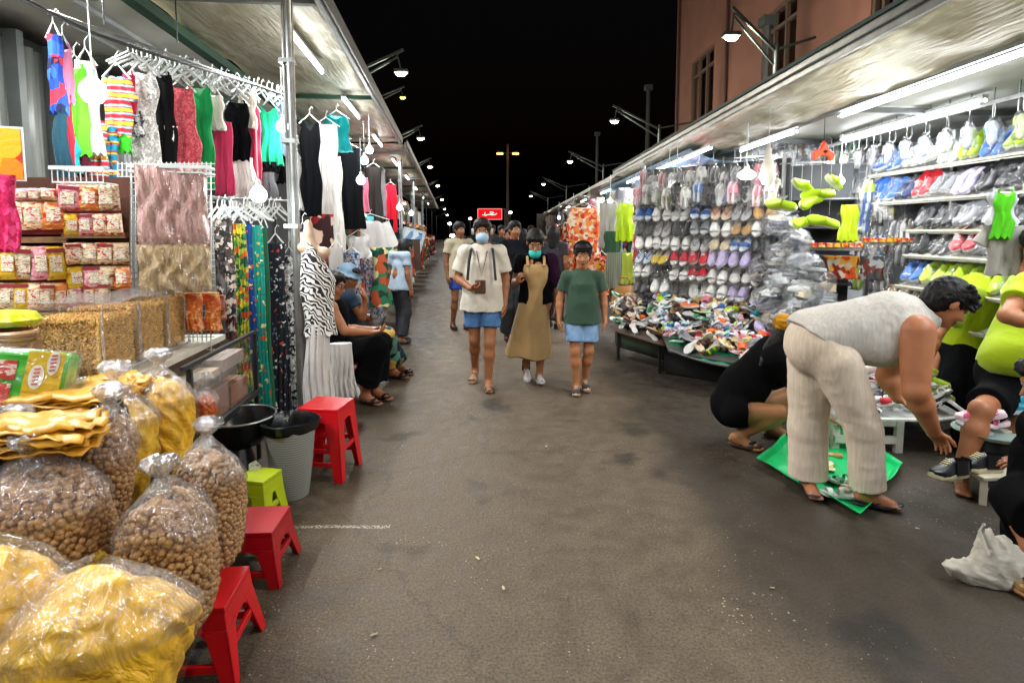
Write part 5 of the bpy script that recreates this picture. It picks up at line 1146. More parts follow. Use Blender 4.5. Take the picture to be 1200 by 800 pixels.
# ------------------------------------------------------------------ stools, baskets
def stool(loc,h,base,top,mat,label,rz=0,rungs=True,hole=True,hb=None,group='plastic stools along the left stalls'):
    t=thing('plastic_stool',label,'stool',loc,rz,group); b2=base/2; t2=top/2; hb=hb or .045
    mb=MB(); mb.box((0,0,h-.010),(top,top,.02)); 
    # skirt under the seat, sides leaning outwards
    k0=t2; k1=t2+(b2-t2)*.16
    vs=[]
    for k,z in ((k0,h-.02),(k1,h-.085)):
        for (x,y) in ((-1,-1),(1,-1),(1,1),(-1,1)): vs.append((x*k,y*k,z))
    for k,z in ((k0-.006,h-.02),(k1-.006,h-.085)):
        for (x,y) in ((-1,-1),(1,-1),(1,1),(-1,1)): vs.append((x*k,y*k,z))
    fs=[]
    for i in range(4):
        j=(i+1)%4; fs+=[(i,4+i,4+j,j)[::-1],(8+i,8+j,12+j,12+i)[::-1],(4+i,12+i,12+j,4+j)[::-1]]
    mb.add(vs,fs); mb.build('seat',mat,t,bevel=.006)
    for (x,y) in ((-1,-1),(1,-1),(1,1),(-1,1)):
        mb=MB(); wl=.07 if h>.4 else .06
        def P_(k,z): return Vector((x*k,y*k,z))
        a=P_(k1,h-.08); bq=P_(b2,0.0)
        # L section leg with two flanges
        for (dx,dy) in ((-x,0),(0,-y)):
            q=[a,a+Vector((dx,dy,0))*wl*1.35,bq+Vector((dx,dy,0))*wl*.75,bq]; n_=Vector((-x if dy else 0,-y if dx else 0,0))*.009
            vs=[v for v in q]+[v+n_ for v in q]; mb.add(vs,[(0,1,2,3),(7,6,5,4),(0,4,5,1),(1,5,6,2),(2,6,7,3),(3,7,4,0)])
        mb.build('leg',mat,t,bevel=.003)
    for z in ((h*.42,h*.24) if rungs else ()):
        k=b2+(k1-b2)*(z/(h-.08)); 
        for i,(a_,b_) in enumerate((((-1,-1),(1,-1)),((1,-1),(1,1)),((1,1),(-1,1)),((-1,1),(-1,-1)))):
            if z==h*.24 and i%2: continue
            if z==h*.42 and not i%2 and h<.4: continue
            mb=MB(); mb.bar((a_[0]*(k-.012),a_[1]*(k-.012),z),(b_[0]*(k-.012),b_[1]*(k-.012),z),.016,.03); mb.build('rung',mat,t,bevel=.003)
    # arches below the skirt
    for i,(ux,uy) in enumerate(((0,-1),(1,0),(0,1),(-1,0))):
        mb=MB(); wv=Vector((-uy,ux,0)); nn=Vector((ux,uy,0)); k=k1+.002; W=k1-.066; pts=[]
        for q in range(9):
            xx=W*(2*q/8-1); zz=-.03*(abs(xx/W))**3-.004; pts.append((xx,zz))
        poly=[(-W-.02,.0),(W+.02,.0)]+[(W+.02,-.05)]+[(p[0],p[1]) for p in reversed(pts)]+[(-W-.02,-.05)]
        mb.prism(poly,nn*(k-.004)+Vector((0,0,h-.082)),wv,(0,0,1),nn,.007); mb.build('arch',mat,t)
    return t
REDP=plastic('#c4101a',rough=.28); REDP2=plastic('#a30d18',rough=.3); LIMEP=plastic('#a5b512')
c=G(390,572); stool((-1.20,3.60,0),.46,.33,.265,REDP,'tall bright red plastic stool standing alone beside the grey basket',rz=-.12)
stool((-1.19,2.52,0),.245,.32,.25,REDP2,'darker red low stool behind the nearest one',rz=LANG-.05)
stool((-1.13,1.97,0),.275,.33,.25,REDP,'nearest low red stool at the bottom of the photo',rz=LANG-.0)
stool((-1.36,2.95,0),.27,.22,.17,LIMEP,'small lime yellow stool wedged between basket and dark red stool',rz=LANG-.3)
# grey woven basket with black liner
c=G(332,590); c=Vector((-1.315,3.28,0))
t=thing('waste_basket','grey woven waste basket with a black liner hanging over its rim','basket',c)
WV=wavy(['#6a6c66','#8f9088'],scale=22,dist=.6,axis='Z',rough=.6,interp='LINEAR')
mb=MB(); mb.lathe([(.095,.0),(.10,.02),(.125,.22),(.145,.43)],(0,0,0),36); mb.build('woven_body',WV,t)
mb=MB(); mb.lathe([(.148,.40),(.158,.42),(.165,.46),(.155,.465),(.14,.44),(.125,.36),(.02,.30)],(0,0,0),40,capb=False,wob=lambda a,z:.05*math.sin(3*a+1)+.03*math.sin(7*a)); mb.build('liner',plastic('#0c0f11',rough=.25),t)
c=Vector((-1.62,3.3,0)); t=thing('wok_basin','wide dark basin with a grey rim left of the waste basket','basin',c)
mb=MB(); mb.lathe([(.05,.28),(.12,.31),(.17,.38),(.20,.47),(.205,.475),(.195,.472),(.165,.39),(.11,.32),(.0,.305)],(0,0,0),40,capb=False); mb.build('bowl',plastic('#14181a',rough=.25),t); mb=MB(); mb.tube([(.203*math.cos(a),.203*math.sin(a),.476) for a in np.arange(0,6.4,.2)],.006,6); mb.build('rim',STEEL,t); mb=MB(); mb.lathe([(.14,0),(.13,.02),(.06,.27),(.05,.29)],(0,0,0),24); mb.build('pedestal',plastic('#202426'),t)
c=P(298,555,3.0); t=thing('price_card','small speckled white card stuck beside the grey basket','card',c,.5); mb=MB(); mb.prism([(-.032,-.07),(.0,-.085),(.03,-.055),(.035,.04),(.01,.075),(-.025,.06)],(0,0,0),(1,0,0),(0,0,1),(0,1,0),.004); mb.build('paper',label_mat('#b9b8b4',['#6a6a6a','#8a8a8a','#9a9a9a'],60,5),t); mb=MB(); mb.tube([(0,.01,-.05),(0,.02,-c.z)],.006,6); mb.build('stick',STEEL,t)
# ------------------------------------------------------------------ shoes
def outline(n=10,wd=.045,L_=.26,tw=1.0):
    pr=[(0,.30),(.04,.62),(.15,.78),(.45,.66),(.7,1.0),(.86,.92),(.96,.55),(1,.22)]
    r_=[]; l_=[]
    for i in range(n+1):
        t=i/n; w_=interp(pr,t)*wd*tw; off=.006*math.sin(t*PI*1.3); l_.append((-w_+off,-L_/2+t*L_)); r_.append((w_+off,-L_/2+t*L_))
    return r_+l_[::-1]
def shoe(kind,L_=.26,side=1):
    mb=MB(); o=outline(10,.046,L_); n=len(o); th={'slide':.028,'clog':.03,'sneaker':.026,'flip':.014,'sandal':.022,'flat':.012}[kind]
    def rr(k,z,bow=1): return [(x*k*side,y*k,z+(.012*max(0,y/L_)**2*8 if bow else 0)) for x,y in o]
    rings=[rr(.93,0),rr(1,.004),rr(1,th*.8),rr(.96,th)]
    if side<0: rings=[list(reversed(q)) for q in rings]
    mb.rings(rings); mb.mat(1)
    wf=lambda t:interp([(0,.30),(.04,.62),(.15,.78),(.45,.66),(.7,1.0),(.86,.92),(.96,.55),(1,.22)],t)*.046
    def band(t0,t1,h0,h1,m=5,th2=.004,tw=1.02):
        def f(u,v):
            t=t0+(t1-t0)*v; w_=wf(t)*tw; a=PI*u; hh=h0+(h1-h0)*v
            return (side*(w_*math.cos(a))+.006*side*math.sin(t*PI*1.3),-L_/2+t*L_,th*.9+hh*math.sin(a)**.7+.012*max(0,t-.5)**2*8)
        mb.grid(f,9,m)
        mb.grid(lambda u,v:f(1-u,v) and (f(1-u,v)[0]*.93,f(1-u,v)[1],f(1-u,v)[2]-.004),9,m)
    if kind=='slide': band(.48,.82,.052,.036)
    elif kind=='clog':
        band(.42,.99,.062,.014,8); band(.03,.42,.018,.05,4)
    elif kind=='sneaker':
        band(.40,.99,.078,.018,8,tw=.97); 
        def f(u,v):
            t=.02+.40*v; w_=wf(t)*.97; a=PI*(.5+.5*u) ; s_=1
            return None
        for sg in (-1,1): mb.grid(lambda u,v,sg=sg:(sg*wf(.03+.4*v)*(.97-.22*u),-L_/2+(.03+.4*v)*L_,th*.8+u*(.062+.016*v)),3,5); mb.grid(lambda u,v,sg=sg:(sg*wf(.03+.4*v)*(.88-.22*u),-L_/2+(.03+.4*v)*L_,th*.8+u*(.062+.016*v)),3,5)
        mb.grid(lambda u,v:((2*u-1)*wf(.05)*.95,-L_/2+.012+.01*math.cos((2*u-1)*PI/2)*-1,th*.8+v*.07),5,2)
        mb.mat(0)
        for k in range(4): mb.bar((-.018,L_*(.0+.05*k),th+.072-.007*k),(.018,L_*(.0+.05*k)+.005,th+.072-.007*k),.006,.004)
    elif kind=='flip':
        for sg in (-1,1): mb.tube([(sg*.036,-.02,th),(sg*.03,.02,th+.025),(sg*.012,.055,th+.028),(0,.075,th+.006)],.005,5)
    elif kind=='sandal':
        band(.66,.80,.04,.034,3); band(.38,.48,.05,.05,3); mb.tube([(.036*math.cos(a),-.085-.03*math.sin(a),th+.03) for a in np.arange(0,3.2,.4)],.005,4)
    elif kind=='flat': band(.62,.99,.034,.012,5); band(.03,.3,.02,.01,3)
    return mb
KINDS=['slide','clog','sneaker','flip','sandal','flat']; KN={'slide':'slides','clog':'clogs','sneaker':'sneakers','flip':'flip flops','sandal':'sandals','flat':'flats'}
_sm={}
def shoemesh(kind,side=1):
    if (kind,side) not in _sm:
        me=shoe(kind,side=side).mesh('shoe',ang=50); me.materials.append(plastic('#cccccc')); me.materials.append(plastic('#888888')); _sm[(kind,side)]=me
    return _sm[(kind,side)]
SCOL={'white':('#c9c8c4','#d2d1cc'),'black':('#141416','#1c1c1f'),'grey':('#a8a8a8','#77787c'),'blue':('#b9c4d4','#2d5ea8'),'navy':('#2a3040','#1d2c52'),'pink':('#d8b8bc','#c9707f'),'red':('#d0c8c4','#b01c28'),'lime':('#c9d0a0','#a2c414'),'yellow':('#cfc8a8','#d0b020'),'orange':('#c9b49c','#cf5a1c'),'tan':('#b89a72','#a5804c'),'brown':('#5a4030','#4a3022'),'green':('#9ab49c','#157a4a'),'cream':('#c9bfa8','#bfae90'),'teal':('#b8c8c8','#1a7a8c'),'lilac':('#c9c4d0','#a99bc0')}
def scm(c): return plastic(SCOL[c][0],.5),plastic(SCOL[c][1],.4)
def one_shoe(kind,colr,M4,parent=None,side=1,scale=1.0,name=None):
    o=bpy.data.objects.new(name or 'shoe',shoemesh(kind,side)); col.objects.link(o); a,b=scm(colr); setmat(o,a,0); setmat(o,b,1)
    if parent: o.parent=parent
    o.matrix_local=M4@Matrix.Scale(scale,4); return o
# crinkled bag over a pair
def crumple(seed,w=.22,l=.29,h=.085,nu=16,nv=18):
    r=random.Random(seed); a,b,c,d=[r.random()*6 for _ in range(4)]; mb=MB()
    def f(u,v):
        e=((1-(2*u-1)**4)*(1-(2*v-1)**4)); ex=.012*math.sin(v*14+a)*abs(2*u-1)**3
        return ((u-.5)*w*(1+.1*math.sin(v*5+b))+ex,(v-.5)*l,h*e**.5*(.8+.2*math.sin(u*9+c)*math.sin(v*7+d))+.008*math.sin(u*27+a+3*v)+.008*math.sin(v*23+b+4*u)+.004)
    mb.grid(f,nu,nv); return mb
CRM=[crumple(i).mesh('clear_bag') for i in range(5)]
FILMS=film(alpha=.13,bs=45,bump=.9,rough=.14)
for m_ in CRM: m_.materials.append(FILMS)
def shoe_pair(kind,colr,loc,rot,label,group,scale=1.0,bagged=True,seed=0):
    t=thing('shoe_pair',label,'shoes',loc,0,group); t.rotation_euler=rot; t.scale=(scale,)*3
    r=random.Random(seed)
    one_shoe(kind,colr,Matrix.Translation((.052,r.uniform(-.008,.008),0))@Matrix.Rotation(r.uniform(-.08,.08),4,'Z'),t,1); one_shoe(kind,colr,Matrix.Translation((-.052,r.uniform(-.008,.008),0))@Matrix.Rotation(r.uniform(-.08,.08),4,'Z'),t,-1)
    if bagged:
        o=bpy.data.objects.new('clear_bag',CRM[seed%5]); col.objects.link(o); o.parent=t; o.location=(0,0,-.002)
    return t
NDEN=[0]
def artcol(c): return c
# ------------------------------------------------------------------ slanted shoe wall
WA=Vector((1.62,7.35,0)); WB=Vector((2.86,6.15,0)); wd=(WB-WA); WL=wd.length; wdn=wd.normalized(); wn=Vector((wdn.y,-wdn.x,0)); wyaw=math.atan2(wdn.y,wdn.x)
t=thing('shoe_rack','tall slanted rack facing the camera, carrying rows of bagged shoes','shoe rack',(WA+WB)/2)
mb=MB(); c=(WA+WB)/2-wn*.17; mb.box((c.x,c.y,1.35),(WL+.1,.03,2.0),rz=wyaw); mb.build('back_panel',M('#2b2c2e',rough=.7,var=.3),t,world=True)
RY=[228,247,265,282,300,319,337,355]
cyc=(WA+WB)/2
ROWZ=[P(825,y,(WA.y+WB.y)/2).z-.07 for y in RY]
for z in ROWZ:
    mb=MB(); c=(WA+WB)/2-wn*.05; mb.box((c.x,c.y,z-.012),(WL+.08,.22,.012),rz=wyaw,tilt=Matrix.Rotation(R(18),3,'X')); mb.build('shelf_board',M('#77766f',rough=.5),t,world=True)
for k_ in (0,1):
    c=(WA if k_==0 else WB)-wn*.12; mb=MB(); mb.box((c.x,c.y,1.2),(.035,.035,2.4),rz=wyaw); mb.build('upright',STEEL,t,world=True)
WC=['white','white','grey','black','pink','cream','grey','white','lilac','black','navy','tan','yellow','red','black','white','blue']
r=random.Random(31)
for j,z in enumerate(ROWZ):
    for i in range(7):
        colr=r.choice(WC) if j>1 else r.choice(['yellow','orange','lime','white','black','tan','blue','grey','grey'])
        kind=r.choice(['slide','slide','clog','sandal','flat','sneaker','flip']); p=WA.lerp(WB,(i+.5)/7); p=p+wn*(-.02+r.random()*.03); p.z=z+.012+.055
        rot=Matrix.Rotation(wyaw+PI+r.uniform(-.25,.25),3,'Z')@Matrix.Rotation(R(-56+r.uniform(-8,8)),3,'X')
        shoe_pair(kind,colr,p,rot.to_euler(),'%s %s in clear bag, %s from left, %s row of the slanted shoe rack'%(colr,KN[kind],ordinal(i),ordinal(j)),'bagged shoes on the slanted rack',1.22,True,i+j*8)
# hanging clear bags above it
def hangbag(c,w,h,colr,kind,label,seed,group,yaw=0):
    t=thing('hanging_shoe_bag',label,'shoe bag',c,yaw,group)
    mb=MB(); drape(mb,[(0,.12),(.22,.55),(.6,1),(1,.8)],h,w,.05,4,.008,28,14,seed); mb.build('clear_bag',FILMS,t)
    one_shoe(kind,colr,Matrix.Translation((.02,0,-h*.62))@Matrix.Rotation(R(80),4,'X')@Matrix.Rotation(R(90),4,'Y'),t,1,min(1,w/.2)); one_shoe(kind,colr,Matrix.Translation((-.02,.02,-h*.6))@Matrix.Rotation(R(95),4,'X')@Matrix.Rotation(R(70),4,'Y'),t,-1,min(1,w/.2))
    mb=MB(); mb.tube([(0,0,-.01),(0,0,.08),(.012,0,.10)],.004,4); mb.build('hook',HOOK,t); return t
for i in range(26):
    p=WA.lerp(WB,((i%13)+.5)/13)+wn*(.02+.1*r.random()+.1*(i//13)); p.z=2.30+.1*r.random()-.17*(i//13)
    hangbag(p,.19,.32,r.choice(['white','white','grey','blue','white','black','pink']),r.choice(['slide','flat','flip']),'clear bag with shoes, %s from left, hanging above the slanted rack'%ordinal(i),i,'bags hanging above the slanted rack',wyaw+r.uniform(-.5,.5))
# dark bundles to the right of it
BUN=film(alpha=.22,bs=30,bump=1.0,rough=.12,tint=(.85,.87,.9))
r=random.Random(8); n_=0
for (px,py,Y) in [(915,262,6.0),(935,285,5.8),(917,300,5.9),(942,312,5.6),(920,330,5.7),(905,350,5.7),(940,345,5.5),(930,368,5.4),(912,378,5.6),(900,318,6.1),(955,330,5.7),(958,360,5.6)]:
    c=P(px,py,Y); t=thing('bagged_bundle','big crumpled bag of dark shoes, %s of the bundle stack right of the rack'%ordinal(n_),'shoe bundle',c,r.uniform(-.6,.6),'dark shoe bundles')
    for q in range(4): one_shoe(r.choice(['slide','clog','sneaker','flat']),r.choice(['black','grey','grey','navy','white','white','cream']),Matrix.Translation((r.uniform(-.07,.07),r.uniform(-.05,.05),-.09+.055*q))@Matrix.Rotation(r.uniform(-.8,.8)+PI/2,4,'Z')@Matrix.Rotation(r.uniform(-.5,.2),4,'X'),t,1)
    mb=MB(); s_=n_*1.3; mb.lathe([(.03,-.14),(.12,-.12),(.16,-.03),(.155,.05),(.11,.12),(.03,.15),(.05,.20)],(0,0,0),30,1.15,.75,wob=lambda a,z:.08*math.sin(3*a+s_+9*z)+.05*math.sin(7*a+z*30+s_)); mb.build('clear_bag',BUN,t); n_+=1
t=thing('shoe_rack','dark shelf rack behind the dark shoe bundles','shoe rack',(3.0,6.2,0)); mb=MB(); a=P(908,300,6.5); mb.box((a.x+.3,6.55,1.2),(1.0,.05,2.2),rz=-.5); mb.build('back_panel',M('#4a4d50',rough=.8),t,world=True)
for i,z in enumerate((.7,1.0,1.3,1.6,1.9)):
    mb=MB(); mb.box((a.x+.25,6.3,z),(.9,.4,.015),rz=-.5); mb.build('shelf_board',M('#3a3c3e'),t,world=True)
# neon clogs
for i,(px,py) in enumerate([(937,221),(958,230),(974,217),(948,238),(917,243),(935,265),(963,262)]):
    c=P(px,py,5.3); o=one_shoe('clog','lime',Matrix.Translation(c)@Matrix.Rotation(R([35,-25,60,10,-50,25,-15][i]),4,'Z')@Matrix.Rotation(R([50,65,40,70,55,45,62][i]),4,'X')@Matrix.Rotation(R([70,95,60,110,80,100,75][i]),4,'Z'),None,1,1.12,'clog'); tag(o,'lime green clog, %s of the neon cluster hanging right of the rack'%ordinal(i),'clog','neon clogs hanging in a cluster')
    mb=MB()
t=thing('hook_strip','thin wire strip from which the neon clogs hang','hook strip',P(945,205,5.35)); mb=MB(); mb.tube([(-.25,0,.1),(.25,0,.12)],.006,5)
for i in range(6): mb.tube([(-.22+.09*i,0,.1),(-.22+.09*i,0,-.12-.25*(i%2))],.003,4)
mb.build('wire',STEEL,t)
# ------------------------------------------------------------------ shelves parallel to the street
def shelf_row(X,z,y0,y1,cols,name,rowlab,kinds,seed,scale=1.12,dep=.27,tilt=50):
    t=thing('shoe_shelf',name,'shelf',(X,(y0+y1)/2,z),0,'long shoe shelves on the right')
    mb=MB(); mb.add([(X-.01,y0,z),(X-.01,y1,z),(X+dep,y1,z+dep*.55),(X+dep,y0,z+dep*.55),(X-.01,y0,z-.014),(X-.01,y1,z-.014),(X+dep,y1,z+dep*.55-.014),(X+dep,y0,z+dep*.55-.014)],[(0,3,2,1),(4,5,6,7),(0,1,5,4),(1,2,6,5),(2,3,7,6),(3,0,4,7)]); mb.build('board',M('#a9a79c',rough=.45),t,world=True)
    mb=MB(); mb.tube([(X-.02,y0,z+.012),(X-.02,y1,z+.012)],.009,6); mb.build('lip',M('#c9c6b4',rough=.4),t,world=True)
    r=random.Random(seed); y=y1-.12; i=0
    while y>y0+.08:
        c_=cols[i%len(cols)]; k_=kinds[i%len(kinds)]
        rot=Matrix.Rotation(PI/2+r.uniform(-.22,.22),3,'Z')@Matrix.Rotation(R(-tilt+r.uniform(-10,10)),3,'X')
        shoe_pair(k_,c_,(X+.13,y,z+.125+.02*r.random()),rot.to_euler(),'%s bagged %s, %s pair from the far end of %s'%(c_,KN[k_],ordinal(i),rowlab),'shoes on the long right shelves',scale,True,seed+i); y-=.215*scale; i+=1
shelf_row(4.0,2.16,4.1,6.45,['blue','blue','white','white','white','lime','blue','lime','green','yellow','white','tan'],'top long shoe shelf under the rail, blue and white shoes','the top right shelf',['clog','clog','sneaker'],1)
shelf_row(3.85,1.84,4.0,6.55,['cream','blue','blue','navy','red','grey','lilac','black','black','grey','white','white'],'second long shoe shelf from the top on the right','the second right shelf',['clog','sneaker','clog'],2)
shelf_row(3.72,1.555,4.0,5.35,['black','black','grey','black','black','navy','black'],'third long shoe shelf, filled with black shoes','the third right shelf',['sneaker','clog'],3)
shelf_row(3.66,1.33,4.2,5.3,['black','black','red','black','black'],'fourth long shoe shelf with black and dark red shoes','the fourth right shelf',['sneaker','flat'],4)
shelf_row(3.60,1.05,4.0,5.3,['blue','lime','lime','lime','lime','lime'],'fifth long shelf holding lime and blue shoes','the fifth right shelf',['clog'],5)
shelf_row(3.55,.78,4.2,5.6,['tan','orange','white','black','grey','red'],'lowest long shelf behind the lime shirted people','the lowest right shelf',['sandal','slide'],6)
t=thing('shelf_upright','dark panel and steel uprights carrying the long right shelves','shelf frame',(4.1,5,0)); mb=MB(); mb.box((4.32,5.2,1.1),(.04,2.9,2.5)); mb.build('back_panel',M('#3c3e40',rough=.8,var=.3),t,world=True)
for y in (3.95,5.38,6.6):
    mb=MB(); mb.box((4.12,y,1.25),(.04,.04,2.5)); mb.build('upright',STEEL,t,world=True)
t=thing('hook_rail','grey hook rail above the top right shelf','rail',(4.0,5.5,2.62)); mb=MB(); mb.bar((3.98,3.7,2.62),(3.98,7.4,2.62),.03,.035); mb.build('bar',STEEL,t,world=True)
for i in range(15):
    y=3.85+i*.24; mb=MB(); mb.tube([(3.98,y,2.75),(3.98,y,2.5),(3.95,y,2.47)],.007,5); mb.build('hook',STEEL,t,world=True)
r=random.Random(4)
for i in range(13):
    y=3.95+i*.26; hangbag((3.93,y,2.50),.15,.22,['white','tan','lime','blue','lilac','white','blue','blue','white','grey','white','yellow','blue'][i],['flat','slide'][i%2],'small bagged shoes, %s from the near end of the hook rail'%ordinal(i),i,'bags on the hook rail',PI/2)
# grey peg wall (905-1000) with odd hangings
t=thing('grid_panel','grey wire grid wall with hooks behind the neon clogs','grid panel',(4.6,8,1.8)); mb=MB()
for k_ in np.arange(0,2.2,.1): mb.tube([(3.2+k_*.62,8.3-k_*.55,1.0),(3.2+k_*.62,8.3-k_*.55,2.75)],.006,4)
for z in np.arange(1.0,2.76,.1): mb.tube([(3.2,8.3,z),(3.2+2.2*.62,8.3-2.2*.55,z)],.006,4)
mb.build('wire',M('#9fa3a4',rough=.4,metal=.5),t,world=True)
for i in range(44):
    px=905+r.random()*95; py=148+r.random()*62; p=PV(px,py,(3.2,8.2),(4.56,7.0)); hangbag(p,.17,.26,r.choice(['grey','white','black','grey','white','grey','green','tan']),r.choice(['slide','flat','flip']),'bagged item, %s among those hooked on the grey grid wall'%ordinal(i),i,'bags on the grey grid wall',-.6)
for i in range(40):
    px=905+r.random()*155; py=205+r.random()*110; p=PV(px,py,(3.5,6.6),(4.0,5.8)); hangbag(p,.19,.28,r.choice(['grey','grey','white','brown','lime','black','orange','white','blue','cream']),r.choice(['slide','clog','flat']),'bagged shoes, %s in the corner where both racks meet'%ordinal(i),i,'bags in the rack corner',-.5)
# odd bits
hang('tank',985,1008,240,282,(3.3,6.0),(3.7,5.6),plastic('#a8c01a'),'lime plastic bag folded under the second right shelf',hanger=False,strap=False)
hang('tube',966,1006,300,326,(3.3,5.8),(3.7,5.5),floral(['#c8501c','#d89a3a','#b8b0a0','#8a2a1c'],18),'orange and white printed packets hanging in the middle of the right stall',hanger=False)
hang('tube',1010,1035,300,328,(3.3,5.8),(3.7,5.5),floral(['#3a3c3e','#8a8a88','#5a2a22'],18),'dark printed packets right of the orange ones',hanger=False)
for i,(px,py,w_,c_) in enumerate([(975,291,.5,'#8f8f8c'),(1035,285,.5,'#a8a49a')]):
    c=P(px,py,5.7); mb=MB(); mb.box((0,0,0),(w_,.14,.035),rz=-.4); mb.mat(1)
    for k_ in range(7): mb.box((-.2+.065*k_,-.04+.01*k_*-1.6,.035),(.05,.08,.04),rz=-.4)
    o=mb.build('packet_tray',[M(c_),floral(['#c8501c','#c9b79a','#a8202c','#c9a020'],30)],loc=c); tag(o,['narrow grey tray of small packets left of centre shelf','narrow pale tray of small packets right of the first'][i],'tray')
c=P(965,178,6.2); t=thing('hanging_toy','orange red star shaped thing dangling under the canopy','decoration',c,.2); mb=MB(); mb.prism([(0,.12),(.05,.03),(.13,-.02),(.10,-.12),(.06,-.05),(0,-.03),(-.06,-.05),(-.11,-.10),(-.13,-.0),(-.05,.03)],(0,0,0),(1,0,0),(0,0,1),(0,1,0),.05); mb.build('body',plastic('#d8451c'),t,bevel=.01); mb=MB(); mb.lathe([(0,-.02),(.03,0),(0,.02)],(0,-.03,0),10); mb.tube([(0,0,.12),(0,0,.5)],.004,4); mb.build('cord',DARK,t)
c=P(900,198,5.6); t=thing('paper_cone','white cone shaped paper bag hanging beside the large bulb','paper bag',c,.1); mb=MB(); mb.lathe([(.005,.25),(.04,.12),(.075,0),(.085,-.08),(.05,-.15),(.0,-.16)],(0,0,0),12,1,.5); mb.build('paper',M('#b9b2a4',rough=.7),t)
mb=MB(); mb.tube([(0,0,.24),(0,0,.6)],.003,4); mb.build('string',WHITEM,t)
c=P(1180,245,3.9); hang('tank',1158,1192,225,262,(3.2,3.95),(3.6,3.9),plastic('#b9bcc0'),'white plastic bag hanging before the right shelves',hanger=False,dep=.05)
hang('tight',1166,1190,226,278,(3.2,3.9),(3.6,3.85),cloth('#4cae14'),'bright green cloth hanging over the white plastic bag',hanger=False,lean=-.04)
hang('tee',1156,1212,262,322,(3.2,3.95),(3.6,3.9),cloth('#8f8c86'),'greyish white fringed cloth hanging under the green one',hanger=False)
# bulbs
bulb(875,205,5.6,'large flat bulb glowing over the shoe rack end',.085,16,.55,.35)
bulb(985,212,5.9,'small bulb added to brighten the corner where the two shoe racks meet',.04,14)  # extra bulb, added to brighten the dark gap between rack and shelves
bulb(793,219,7.0,'round bulb glowing among the clear hanging bags',.065,14)
for i,(x,y,Y) in enumerate([(784,216,7.6),(690,245,12),(672,250,14),(655,255,18),(715,236,10.5)]): bulb(x,y,Y,['small bulb just left of the round one','bulb above the orange floral dress','small bulb farther down the right row','tiny bulb far down the right row','bulb above the white cloth on the right'][i],.05,9)
# ------------------------------------------------------------------ sloping counters heaped with shoes
def heap(poly_fn,n,seed,where,group,cols,kinds,sc_=(.7,.9),layers=3,frm=0):
    r=random.Random(seed); words={}
    for i in range(n):
        u,v=r.random(),r.random(); p=poly_fn(u,v); lay=r.random(); z=p.z+.02+lay*.055*layers
        k_=r.choice(kinds); c_=r.choice(cols)
        M4=Matrix.Translation((p.x,p.y,z))@Matrix.Rotation(r.random()*6.28,4,'Z')@Matrix.Rotation(r.uniform(-.7,.7),4,'X')@Matrix.Rotation(r.choice([r.uniform(-.6,.6),r.uniform(-.6,.6),2.6]),4,'Y')
        o=one_shoe(k_,c_,M4,None,r.choice((1,-1)),r.uniform(*sc_),{'slide':'slide_sandal','clog':'clog','sneaker':'sneaker','flip':'flip_flop','sandal':'sandal','flat':'flat_shoe'}[k_])
        pos=('front','middle','back')[min(2,int(v*3))]+' '+('left','centre','right')[min(2,int(u*3))]
        key=(c_,k_,pos); words[key]=words.get(key,0)+1
        lb_='%s %s lying in the %s of %s'%(c_,KN[k_][:-1].replace('flip flop','flip flop'),pos,where)
        if words[key]>1: lb_='%s %s, %s such in the %s of %s'%(c_,KN[k_][:-1],ordinal(words[key]-1),pos,where)
        tag(o,lb_,'shoe',group)
def q4(a,b,c,d):
    a,b,c,d=map(Vector,(a,b,c,d))
    return lambda u,v:(a.lerp(b,u)).lerp(d.lerp(c,u),v)
H1=q4((1.62,5.75,.38),(2.45,4.95,.36),(2.95,6.1,.72),(1.75,7.15,.72))
t=thing('sloping_counter','sloping street counter heaped with colourful shoes, curved metal rim','counter',(2.1,5.9,0))
mb=MB(); mb.grid(lambda u,v:H1(-.02+1.04*u,-.02+1.04*v)-Vector((0,0,.03)),8,8); o=mb.build('tray_top',M('#4a4a46',rough=.7),t,world=True); s_=o.modifiers.new('s','SOLIDIFY'); s_.thickness=.02
mb=MB(); pts=[]
for i in range(15):
    u=i/14; p=H1(u,0); sag=.13*math.sin(PI*u); pts.append(Vector((p.x,p.y,p.z-.02-.03*math.sin(PI*u)))-wn*-1*sag*-1 if False else Vector((p.x-.10*math.sin(PI*u),p.y-.12*math.sin(PI*u),p.z-.03-.02*math.sin(PI*u))))
mb.tube(pts,.012,6); mb.build('rim',STEEL,t,world=True)
mb=MB(); mb.grid(lambda u,v:pts[min(14,int(u*14))].lerp(H1(u,.12),v)+Vector((0,0,-.05*math.sin(PI*v)+.01*math.sin(u*40))),14,6); o=mb.build('green_cloth',cloth('#0f7a54'),t,world=True); s_=o.modifiers.new('s','SOLIDIFY'); s_.thickness=.004
mb=MB(); 
for (u,v) in ((.06,.15),(.94,.15)):
    pass
for (u,v) in ((.06,.35),(.94,.35),(.06,.95),(.94,.95)):
    p=H1(u,v); mb=MB(); mb.box((p.x,p.y,(p.z-.04)/2),(.035,.035,p.z-.04)); mb.build('leg',DARK,t,world=True)
mb=MB(); a_,b_=H1(.0,.3),H1(1,.3); mb.add([(a_.x,a_.y,.02),(b_.x,b_.y,.02),(b_.x,b_.y,b_.z-.05),(a_.x,a_.y,a_.z-.05)],[(0,1,2,3)]); o=mb.build('under_shade_sheet',M('#0c0c0d',rough=.9),t,world=True); s_=o.modifiers.new('s','SOLIDIFY'); s_.thickness=.01  # near-black sheet standing in for the shade under the counter
HC=['pink','white','white','red','blue','lime','grey','black','orange','tan','cream','green','teal','yellow','lilac','pink','white','brown']
heap(H1,215,41,'the sloping shoe heap','shoes heaped on the sloping counter',HC,['slide','sandal','flat','flip','clog'],(.75,1.0),1)
